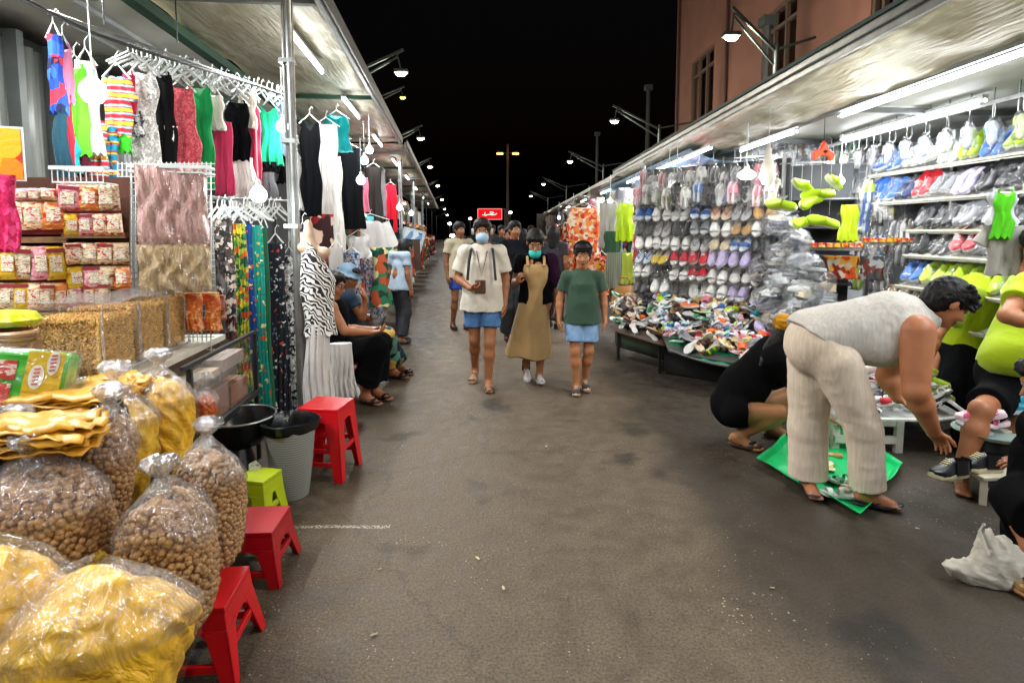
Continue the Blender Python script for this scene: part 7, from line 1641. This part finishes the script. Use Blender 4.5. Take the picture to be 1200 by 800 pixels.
# --- walking woman with pinafore
bx=G(627,446); p=Person('woman in a long tan pinafore dress and black t shirt, teal mask at her chin',(bx.x,bx.y,0),1.555,0,'#9a6a48',.0075,None,
 dict(ana=v(-.10,.12,.10),kna=v(-.09,-.03,.49),fta=v(.1,-.9,-.35),anb=v(.045,-.05,.075),knb=v(.07,-.07,.49),ela=v(-.23,.0,1.13),wra=v(-.20,-.2,1.16),hda=v(.2,-.5,.7),hna=v(1,.3,0),curla=.9,elb=v(.235,.05,1.12),wrb=v(.23,.0,.88),hf=v(-.05,-1,-.55),hu=v(0,-.5,1),head=v(-.005,-.045,1.58)))
p.body(); p.hair('short',HAIR,5); p.tee(cloth('#0c0c0e'),.55,.016,.9,name='black_shirt',wide=.14); p.mask(M('#1fb0a8',rough=.7),.035)
J=p.J; F=p.field(keys=('pel','waist','chest','hipa','hipb','kna','knb'),pad=.36)
F.cap(J['chest']+v(0,-.02,-.02),J['waist'],.135,.13,.04,sq=((0,1,0),1.1)).cap(J['waist'],J['pel']+v(-.05,0,-.60),.13,.235,.06,flat=1,sq=((0,1,0),1.25)).cap(J['pel'],J['pel']+v(-.14,.03,-.60),.12,.16,.05,flat=1)
F.plane(J['chest']+v(0,0,.055),(0,0,1))
X,Y_,Z=F.ax[0][:,None,None],F.ax[1][None,:,None],F.ax[2][None,None,:]; F.D-=(.010*np.sin(34*(X-J['pel'][0])*(1+.0*Z)/(1+ (J['waist'][2]-Z).clip(0,1))+2*np.sin(3*Z))*((J['waist'][2]-Z).clip(0,.5))*2).astype(np.float32)
F.wrinkle(.004,22,6); F.build('pinafore_dress',cloth('#ab8c5e',bs=35),p.t)
for x in (-1,1): strapmb(p,[J['chest']+v(x*.085,-.135,.04),J['neckb']+v(x*.085,-.085,-.01),J['neckb']+v(x*.085,.04,.0),J['chest']+v(x*.08,.12,.0)],.014,cloth('#ab8c5e'),'pinafore_strap')
F=p.field(keys=('shb','elb','chest','neckb'),pad=.2); F.cap(J['shb'],mid(J['elb'],J['wrb'],.1),.07,.085,.04,flat=1).cap(J['shb']+v(-.02,.02,0),J['waist']+v(.15,.05,-.05),.05,.05,.05,flat=1).wrinkle(.007,28,9); F.build('cardigan',cloth('#2a1428'),p.t)
p.shoes('sneaker','white')
mb=MB()
for a_ in (J['ana'],): mb.tube([Vector(tuple(a_+v(0,.0,.0))),Vector(tuple(a_+v(0,.0,.10)))],.045,12)
mb.build('black_sock',cloth('#0c0c0e'),p.t,world=True)
# --- boy
bx=G(681,460); p=Person('boy in a dark green t shirt and pale denim shorts wearing a black cap',(bx.x,bx.y,0),1.42,0,'#a8714c',.0075,None,
 dict(ana=v(-.06,-.02,.085),kna=v(-.08,-.05,.50),anb=v(.05,.14,.10),knb=v(.08,-.0,.50),ela=v(-.25,.03,1.10),wra=v(-.265,-.02,.86),elb=v(.25,.03,1.10),wrb=v(.26,-.03,.87),hf=v(-.1,-1,-.1),sha=v(-.18,0,1.36),shb=v(.18,0,1.36)))
p.hs=1.0; p.body(fat=.95); p.hair('short',HAIR,7); p.tee(cloth('#33493a',bs=30,var=.25),.62,.02,.82,wide=.155,slr=.075,amp=.005,name='green_shirt'); p.shorts(denim('#7a98bb'),.72,(.105,.122),'denim_shorts')
B=p.headbasis(); F=Field(p.J['head']-.17,p.J['head']+.2,.006); F.ell(p.hp(0,-.020,.06),(.092,.108,.088),.01,B); F.plane(p.hp(0,0,.062),-B[2]); F.ell(p.hp(0,.085,.066),(.065,.065,.010),.01,B).wrinkle(.002,60,3); F.build('cap',cloth('#15130f'),p.t)
p.shoes('sneaker','black',(plastic('#b5b0a4',.6),cloth('#3a322c')))
# --- bending woman (large)
pt=lambda x,y,Y:v(*P(x,y,Y))
bx=G(985,600); p=Person('woman in a sleeveless grey linen blouse and beige trousers bending over the shoe stools',(bx.x,bx.y,0),1.60,0,'#a86e4a',.0065)
p.hs=1.05
p.setworld(dict(pel=pt(962,402,3.28),waist=pt(1000,388,3.26),chest=pt(1050,383,3.22),neckb=pt(1083,362,3.18),head=pt(1110,355,3.14),hf=v(.80,-.10,-.60),hu=v(.55,-.12,.80),
 shb=pt(1074,388,3.04),elb=pt(1073,458,2.98),wrb=pt(1094,506,3.03),hdb=v(.62,.1,-.72),hnb=v(.5,.6,.5)*-1,htb=v(-.5,-.7,.1),curlb=.55,
 sha=pt(1062,378,3.38),ela=pt(1040,440,3.48),wra=pt(1052,466,3.42),hda=v(.9,-.3,-.25),hna=v(0,.3,-1),hta=v(0,-1,0),curla=.45,
 hipa=pt(945,418,3.38),kna=pt(942,500,3.36),ana=pt(945,566,3.33),fta=v(-.15,-1,-.1),
 hipb=pt(978,420,3.16),knb=pt(1012,505,3.12),anb=pt(1015,577,3.13),ftb=v(.90,-.42,-.1)))
p.J['ana'][2]=.085; p.J['anb'][2]=.085
p.fr=v(0,-1,0)
p.body(fat=.95,limb=.92,armr=(.105,.073,.071,.041))
p.hair('messy',HAIR,11)
J=p.J; LIN=weave('#c4beb5',crinkle=.25); 
F=Field((1.2,2.6,.5),(2.9,3.8,1.5),.0065)
F.cap(pt(950,395,3.28),pt(1045,378,3.22),.165,.172,.05).cap(pt(1045,378,3.22),pt(1078,370,3.2),.165,.105,.05).ell(pt(1028,402,3.22),(.18,.17,.13),.06).cap(J['sha'],J['shb'],.07,k=.05)
X,Y_,Z=F.ax[0][:,None,None],F.ax[1][None,:,None],F.ax[2][None,None,:]
F.plane(pt(968,407,3.25),(-.62,0,-.80)); F.wrinkle(.004,22,14,dirs=(.5,.1,.6)); F.wrinkle(.0018,48,15,dirs=(.2,.1,.9))
n_=J['neckb']; F.cap(n_+unit(n_-p.J['head'])*-.01,n_+unit(p.J['head']-n_)*.25,.075,.09,.01,sub=True)
for k,Yo in (('b',-.13),('a',.13)): F.cap(J['sh'+k]+v(.005,Yo*.25,-.02),J['sh'+k]+v(.02,Yo*1.6,-.10),.080,.12,.015,sub=True)
F.build('linen_blouse',LIN,p.t)
TRO=weave('#d6c5b0',crinkle=.16)
F=Field((1.2,2.6,0.02),(2.5,3.8,1.25),.0065)
F.ell(pt(958,405,3.28),(.175,.175,.18),.05).cap(pt(958,398,3.28),pt(985,388,3.26),.15,.13,.05)
a0=pt(946,556,3.34); b0=pt(1014,560,3.13)
F.cap(pt(950,425,3.38),pt(947,500,3.36),.130,.105,.03).cap(pt(947,500,3.36),pt(947,558,3.34),.105,.108,.03,flat=1)
F.cap(pt(980,425,3.18),pt(1012,500,3.13),.132,.092,.03).cap(pt(1012,500,3.13),pt(1017,570,3.13),.092,.092,.03,flat=1)
F.wrinkle(.004,14,21,dirs=(.3,.2,.9)); F.wrinkle(.0018,40,22,dirs=(.2,.1,.9)); F.build('linen_trousers',TRO,p.t)
p.shoes('flip','black',(plastic('#141c24'),plastic('#1a2028')),1.0)
# gold necklace chain
strapmb(p,[mid(J['neckb'],J['head'],.35)+v(.0,-.055,-.01),mid(J['neckb'],J['head'],.2)+v(.035,-.05,-.055),mid(J['neckb'],J['head'],.2)+v(.06,0,-.075)],.003,M('#a07a2a',rough=.3,metal=.9,var=0),'necklace')
# --- squatting woman in black
bx=G(880,525); p=Person('woman in a short black dress squatting beside the bending woman, seen from behind',(bx.x,bx.y,0),1.6,0,'#a2714a',.0075)
p.setworld(dict(pel=pt(862,478,4.12),waist=pt(872,450,4.12),chest=pt(898,420,4.10),neckb=pt(915,402,4.08),head=pt(932,392,4.05),hf=v(.75,.25,-.6),hu=v(.6,.2,.75),
 sha=pt(905,412,4.28),shb=pt(910,418,3.95),ela=pt(945,450,4.2),elb=pt(945,462,3.98),wra=pt(965,480,4.15),wrb=pt(968,488,4.0),hda=v(1,0,-.2),hdb=v(1,0,-.3),
 hipa=pt(866,482,4.2),hipb=pt(864,482,4.00),kna=pt(925,462,4.22),knb=pt(914,484,3.92),ana=pt(905,520,4.2),anb=pt(864,512,4.02),fta=v(.8,-.4,-.2),ftb=v(.75,-.6,-.15)))
p.J['anb'][2]=.085; p.J['ana'][2]=.085; p.fr=v(.7,0,.7)
p.body(fat=1.05,limb=1.1); 
F=Field((1.1,3.7,.1),(2.3,4.6,1.15),.008); F.cap(pt(860,474,4.12),pt(872,452,4.12),.165,.155,.06).cap(pt(872,452,4.12),pt(905,415,4.10),.155,.135,.06).cap(p.J['sha'],p.J['shb'],.085,k=.05)
for k in 'ab': F.cap(p.J['sh'+k],p.J['sh'+k]+(p.J['el'+k]-p.J['sh'+k])*.6,.075,.08,.04,flat=1); F.cap(p.J['hip'+k],mid(p.J['hip'+k],p.J['kn'+k],.22),.112,.105,.03,flat=1)
F.wrinkle(.006,24,33); F.build('black_dress',cloth('#0d0d0f',bs=30),p.t); p.hair('short',HAIR,12)
F=Field(pt(915,385,4.05)-.25,pt(915,385,4.05)+.25,.008); F.ell(pt(920,390,4.03),(.085,.09,.10),.03).cap(pt(912,396,4.02),pt(902,408,4.0),.055,.04,.03).cap(pt(902,408,4.0),pt(892,428,3.96),.04,.018,.02).wrinkle(.004,150,2); F.build('pony_tail',HAIR,p.t)
F=Field(pt(918,377,3.96)-.15,pt(918,377,3.96)+.15,.007); F.ell(pt(918,377,3.96),(.065,.05,.05),.02).wrinkle(.014,70,2); F.build('scrunchie',cloth('#b07a14'),p.t)
p.shoes('sandal','brown',(plastic('#3a2a20'),plastic('#2a1d16')),.9)
# --- lime shirted vendor at the right edge
p=Person('vendor in a lime green t shirt and black shorts sitting at the right edge',tuple(v(3.3,3.75,0)),1.7,0,'#96613f',.009)
p.setworld(dict(pel=pt(1195,450,3.72),waist=pt(1193,418,3.70),chest=pt(1212,365,3.74),neckb=pt(1208,318,3.78),head=pt(1215,288,3.76),hf=v(-.7,-.6,-.4),hu=v(-.2,-.2,.95),
 sha=pt(1205,335,3.60),shb=pt(1235,335,3.90),ela=pt(1180,370,3.45),wra=pt(1228,384,3.35),hda=v(1,0,-.1),hna=v(0,.8,-.3),hta=v(0,0,1),elb=pt(1262,380,3.9),wrb=pt(1240,410,3.7),
 hipa=pt(1185,455,3.72),hipb=pt(1205,455,3.82),kna=pt(1150,480,3.42),knb=pt(1200,490,3.5),ana=pt(1128,522,3.38),anb=pt(1190,555,3.5),fta=v(-.5,-.8,-.2),ftb=v(-.2,-1,-.2)))
p.J['ana'][2]=.09; p.J['anb'][2]=.09; p.fr=v(-.5,-.85,0)
p.body(fat=1.3,limb=1.15); p.hair('short',HAIR,14)
LIME=cloth('#93a812',bs=35)
F=Field((2.7,3.1,.3),(4.1,4.4,1.5),.009); J=p.J; F.cap(pt(1216,350,3.72),pt(1194,432,3.70),.165,.225,.06,flat=1,sq=((-.5,-.85,0),1.05)).ell(pt(1188,418,3.62),(.18,.16,.14),.08).cap(J['sha'],J['shb'],.075,k=.06)
F.cap(J['sha'],mid(J['sha'],J['ela'],.55),.075,.088,.04,flat=1).cap(J['shb'],mid(J['shb'],J['elb'],.55),.075,.088,.04,flat=1); F.plane(pt(1190,434,3.7),(0,0,-1)); F.wrinkle(.008,18,44); F.build('lime_shirt',LIME,p.t)
F=Field((2.7,3.1,.2),(4.1,4.4,1.0),.010); F.cap(pt(1190,440,3.72),pt(1195,462,3.72),.215,.20,.06); F.cap(J['hipa'],mid(J['hipa'],J['kna'],.8),.13,.11,.05,flat=1).cap(J['hipb'],mid(J['hipb'],J['knb'],.8),.13,.12,.05,flat=1).wrinkle(.007,22,45); F.build('black_shorts',cloth('#0e0e10'),p.t)
mb=MB(); t=thing('crate_seat','dark plastic crate on which the lime shirted vendor sits','crate',(3.40,3.85,0)); mb.box((0,0,.24),(.42,.36,.02)); 
for x in (-.2,.2): mb.box((x,0,.12),(.015,.36,.24))
for y in (-.17,.17): mb.box((0,y,.12),(.40,.015,.24))
mb.build('crate_body',plastic('#1a1c1e'),t)
# --- second lime person behind
p=Person('second vendor in a lime shirt and black trousers leaning behind the low table',tuple(v(3.45,4.45,0)),1.68,0,'#96613f',.010)
p.setworld(dict(pel=pt(1128,408,4.5),waist=pt(1140,385,4.5),chest=pt(1146,350,4.46),neckb=pt(1128,340,4.44),head=pt(1108,352,4.40),hf=v(-.8,-.2,-.55),hu=v(-.55,-.1,.8),
 sha=pt(1132,348,4.30),shb=pt(1150,340,4.62),ela=pt(1098,392,4.26),wra=pt(1085,430,4.22),hda=v(-.4,0,-1),elb=pt(1110,400,4.55),wrb=pt(1095,432,4.5),hdb=v(-.4,0,-1),
 hipa=pt(1128,415,4.45),hipb=pt(1138,415,4.58),kna=pt(1118,462,4.35),knb=pt(1135,462,4.55),ana=pt(1120,500,4.4),anb=pt(1140,500,4.6),fta=v(-.6,-.8,-.2),ftb=v(-.5,-.8,-.2)))
p.J['ana'][2]=.09;p.J['anb'][2]=.09; p.fr=v(-.8,-.6,0); p.body(fat=1.1); p.hair('short',HAIR,15); J=p.J
F=Field((2.7,3.8,.4),(4.2,5.1,1.4),.010); F.cap(J['chest'],J['pel'],.19,.165,.06,flat=0).cap(J['sha'],J['shb'],.085,k=.05).cap(J['chest'],pt(1155,342,4.46),.16,.14,.06).cap(J['sha'],mid(J['sha'],J['ela'],.6),.08,.09,.04,flat=1).cap(J['shb'],mid(J['shb'],J['elb'],.6),.08,.09,.04,flat=1); F.plane(pt(1110,408,4.4),(0,0,-1)); F.wrinkle(.010,16,46); F.build('lime_shirt',LIME,p.t)
F=Field((2.7,3.8,.05),(4.2,5.1,1.2),.010); F.cap(J['pel'],J['waist'],.16,.14,.05); [F.cap(J['hip'+k],J['kn'+k],.14,.12,.05).cap(J['kn'+k],J['an'+k]+v(0,0,.04),.12,.085,.04,flat=1) for k in 'ab']; F.wrinkle(.008,20,47); F.build('black_trousers',cloth('#0e0f11'),p.t)
p.shoes('flip','black')
# --- person in black cut by the right edge
p=Person('person in black crouching at the bottom right corner, one hand on the sneakers',tuple(v(2.55,2.65,0)),1.62,0,'#a87050',.008)
p.setworld(dict(pel=pt(1235,640,2.55),waist=pt(1232,600,2.55),chest=pt(1240,540,2.6),neckb=pt(1235,480,2.65),head=pt(1228,446,2.62),hf=v(-.8,.3,-.4),hu=v(-.3,.1,.9),
 sha=pt(1222,505,2.45),shb=pt(1248,500,2.8),ela=pt(1262,545,2.55),wra=pt(1210,545,2.78),hda=v(-1,.25,.08),hna=v(0,.3,-1),hta=v(0,1,0),curla=.35,elb=pt(1290,545,2.9),wrb=pt(1250,560,3.0),
 hipa=pt(1240,655,2.5),hipb=pt(1250,650,2.7),kna=pt(1196,590,2.55),knb=pt(1212,585,2.75),ana=pt(1212,712,2.40),anb=pt(1240,700,2.6),fta=v(-.75,-.5,-.2),ftb=v(-.6,-.4,-.2)))
p.J['ana'][2]=.085;p.J['anb'][2]=.085; p.fr=v(-.8,.3,0); p.body(fat=1.1,limb=1.1); p.hair('long',HAIR,16); J=p.J
F=Field((2.0,2.1,.0),(3.3,3.3,1.2),.010); F.cap(J['chest'],J['pel'],.17,.19,.06).cap(J['sha'],J['shb'],.09,k=.05).cap(J['hipa'],J['kna'],.13,.10,.06).cap(J['hipb'],J['knb'],.13,.10,.06).cap(J['kna']+v(0,0,.03),J['ana']+v(0,0,.22),.10,.11,.05,flat=1).cap(J['knb']+v(0,0,.03),J['anb']+v(0,0,.22),.10,.11,.05,flat=1); F.cap(J['sha'],mid(J['sha'],J['ela'],.9),.08,.075,.04,flat=1).cap(J['shb'],mid(J['shb'],J['elb'],.9),.08,.075,.04,flat=1).wrinkle(.008,20,50); F.build('black_dress',cloth('#0b0b0d',bs=25),p.t)
p.shoes('slide','tan',(plastic('#8a6a3a'),plastic('#6a4a2a')),.95)
# --- seated women on the left
def seat(x,y,h,label): stool((x,y,0),h,.30,.25,REDP2,label,rz=.1)
p=Person('seated woman in a black sleeveless dress and glasses looking at her phone on the left',tuple(v(-1.5,5.1,0)),1.6,0,'#9a6543',.008)
p.setworld(dict(pel=pt(390,408,5.05),waist=pt(388,390,5.05),chest=pt(388,366,5.04),neckb=pt(388,350,5.02),head=pt(390,334,5.0),hf=v(.95,-.15,-.25),hu=v(.2,0,1),
 sha=pt(384,357,5.22),shb=pt(388,360,4.86),elb=pt(404,388,4.84),wrb=pt(436,390,4.95),hdb=v(.95,.1,.15),hnb=v(0,.2,1),htb=v(0,1,0),curlb=.6,ela=pt(406,385,5.25),wra=pt(437,386,5.15),hda=v(1,-.1,.1),hna=v(0,0,1),hta=v(0,-1,0),curla=.6,
 hipa=pt(396,410,5.15),hipb=pt(396,414,4.96),kna=pt(446,402,5.22),knb=pt(442,406,5.02),ana=pt(440,458,5.2),anb=pt(428,462,5.05),fta=v(.9,-.35,-.2),ftb=v(.9,-.4,-.2)))
p.J['ana'][2]=.085;p.J['anb'][2]=.085; p.fr=v(1,0,0); p.body(); p.hair('long',HAIRB,17); J=p.J
F=Field((-2.0,4.6,.05),(-.9,5.6,1.2),.008); F.cap(J['chest'],J['pel'],.135,.15,.05).cap(mid(J['chest'],J['neckb'],.3),J['chest'],.11,.13,.05).cap(J['hipa'],J['kna'],.12,.09,.06).cap(J['hipb'],J['knb'],.12,.09,.06).cap(J['kna'],J['ana']+v(0,0,.12),.095,.12,.05,flat=1).cap(J['knb'],J['anb']+v(0,0,.12),.095,.12,.05,flat=1)
for k in 'ab': F.cap(mid(J['sh'+k],J['chest'],.45),J['neckb']+v(0,0,-.03),.04,.03,.03)
F.wrinkle(.006,26,51); F.build('black_dress',cloth('#0c0c0e',bs=30),p.t); p.shoes('sandal','black',None,.9)
mb=MB(); c=mid(J['wrb'],J['wra'],.5)+v(.10,0,.07); mb.box(tuple(c),(.012,.075,.15),tilt=Matrix.Rotation(.35,3,'Y')); o=mb.build('phone',M('#18181c',rough=.2),None,bevel=.004); tag(o,'dark phone held by the seated woman in glasses','phone')
mb=MB()
for x in (-1,1): mb.tube([Vector(tuple(p.hp(x*.032+.022*math.cos(a),.108,.012+.018*math.sin(a)))) for a in np.arange(0,6.6,.4)],.0025,4); mb.tube([Vector(tuple(p.hp(x*.055,.105,.014))),Vector(tuple(p.hp(x*.083,.0,.01)))],.0025,4)
mb.build('glasses',M('#101010',rough=.3),p.t,world=True)
stool((J['pel'][0]-.02,J['pel'][1]+.02,0),.43,.32,.27,REDP2,'red stool mostly hidden under the seated woman in black',rz=.1)
p=Person('second seated woman behind, wearing a pale blue denim hat and patterned trousers',tuple(v(-1.6,5.7,0)),1.6,0,'#96613f',.009)
p.setworld(dict(pel=pt(412,394,5.75),waist=pt(408,378,5.75),chest=pt(406,356,5.72),neckb=pt(407,341,5.70),head=pt(409,325,5.68),hf=v(.8,-.3,-.3),hu=v(.2,0,1),
 sha=pt(402,347,5.86),shb=pt(408,348,5.56),elb=pt(424,372,5.55),wrb=pt(428,350,5.55),hdb=v(-.2,0,1),hnb=v(-1,0,0),ela=pt(424,372,5.85),wra=pt(446,372,5.8),hda=v(1,0,0),
 hipa=pt(418,396,5.85),hipb=pt(418,398,5.66),kna=pt(452,392,5.9),knb=pt(452,393,5.74),ana=pt(468,430,6.15),anb=pt(460,434,5.95),fta=v(.9,-.4,-.2),ftb=v(.95,-.2,-.2)))
p.J['ana'][2]=.085;p.J['anb'][2]=.085; p.fr=v(1,0,0); p.body(); p.hair('long',HAIR,18); J=p.J
B=p.headbasis(); F=Field(J['head']-.24,J['head']+.24,.009); F.ell(p.hp(0,-.015,.055),(.10,.115,.085),.01,B).cap(p.hp(0,0,.055),p.hp(0,0,.03),.10,.15,.02,flat=2).wrinkle(.003,50,3); F.build('denim_hat',denim('#5f7484'),p.t)
F=Field((-2.1,5.3,.3),(-1.0,6.2,1.3),.010); F.cap(J['chest'],J['pel'],.14,.15,.05).cap(J['sha'],J['shb'],.07,k=.05); [F.cap(J['sh'+k],mid(J['sh'+k],J['el'+k],.5),.065,.07,.04,flat=1) for k in 'ab']; F.wrinkle(.006,26,52); F.build('top',cloth('#1a2a3a'),p.t)
F=Field((-2.1,5.3,.05),(-.8,6.5,1.0),.010); [F.cap(J['hip'+k],J['kn'+k],.115,.085,.05).cap(J['kn'+k],J['an'+k]+v(0,0,.08),.085,.09,.04,flat=1) for k in 'ab']; F.wrinkle(.006,26,53); F.build('trousers',floral(['#1c3a44','#c9a04a','#4a7a6a','#16202a'],12),p.t); p.shoes('sandal','black',None,.95)
stool((J['pel'][0],J['pel'][1],0),.42,.32,.27,REDP2,'red stool under the second seated woman',rz=.1)
# --- figure in a pale denim shirt on the left and the crowd
def std(label,px,py,H,yaw,shirt,bottom,longp=False,hairs='short',sk='#8a5a3c',group='people farther down the street',stride=.08,h=.014,bag=None,arms=None,hd=True):
    b=G(px,py); J=dict(ana=v(-.09,stride,.09),anb=v(.09,-stride,.075),kna=v(-.09,-.02,.5),knb=v(.09,-stride-.02,.49))
    if arms: J.update(arms)
    p=Person(label,(b.x,b.y,0),H,yaw,sk,h,group,J); p.body(hands='ab'); p.hair(hairs,HAIR,int(px)); p.tee(cloth(shirt),.55,.025,.84,amp=.007); p.shorts(bottom,1.88 if longp else .62,(.105,.105)); p.shoes('sneaker','black'); return p
JE=denim('#2a4a8a')
std('person in a pale denim shirt and dark trousers bending near the left stalls',470,402,1.5,2.4,'#8fa0ae',M('#14161c'),True,arms=dict(head=v(0,-.14,1.50),neckb=v(0,-.09,1.38),chest=v(0,-.05,1.25)))
std('person behind the masked man in a cream shirt and bright blue shorts',539,386,1.68,.5,'#a0957c',M('#1c3f9a',rough=.8),sk='#7a4f34')
std('person in dark clothes walking between the masked man and the woman',603,400,1.68,.3,'#14161a',M('#101216'),True,'short')
std('woman in a sand coloured top just left of the pinafore woman',598,382,1.60,-.4,'#7a5c44',M('#20242c'),True,'long')
std('person in grey seen behind the pinafore woman near the orange dress',648,384,1.62,2.8,'#2c2c32',M('#16181c'),True,'long')
for i,(px,py,H,yw,sh,bt,lp,hr) in enumerate([(588,352,1.66,.2,'#2a2c30','#14161a',True,'short'),(613,346,1.58,3.0,'#6f6a60','#1c2430',True,'long'),(577,338,1.7,.1,'#3a2a28','#20242c',True,'short'),(600,330,1.6,3.1,'#8a8580','#22262c',True,'short'),(622,334,1.68,.2,'#1c2a3a','#14161a',True,'short'),(556,326,1.62,3.0,'#202428','#181a1e',True,'long'),(568,318,1.7,.2,'#70757c','#20242c',True,'short'),(612,318,1.6,3.1,'#5a2a28','#1c1e22',True,'long'),(592,313,1.68,.2,'#2a2a2a','#16181c',True,'short'),(541,320,1.6,1.0,'#3c4048','#1c1e22',True,'short'),(630,322,1.6,.5,'#8a8a8a','#1a1c20',True,'long')]):
    std('%s %s of the distant crowd, in %s top'%(ordinal(i),'walker',['dark','taupe','maroon','pale grey','navy','black','blue grey','rust','charcoal','slate','light'][i]),px,py,H,yw,sh,M(bt),lp,hr,h=.018)
bpy.context.view_layer.update()
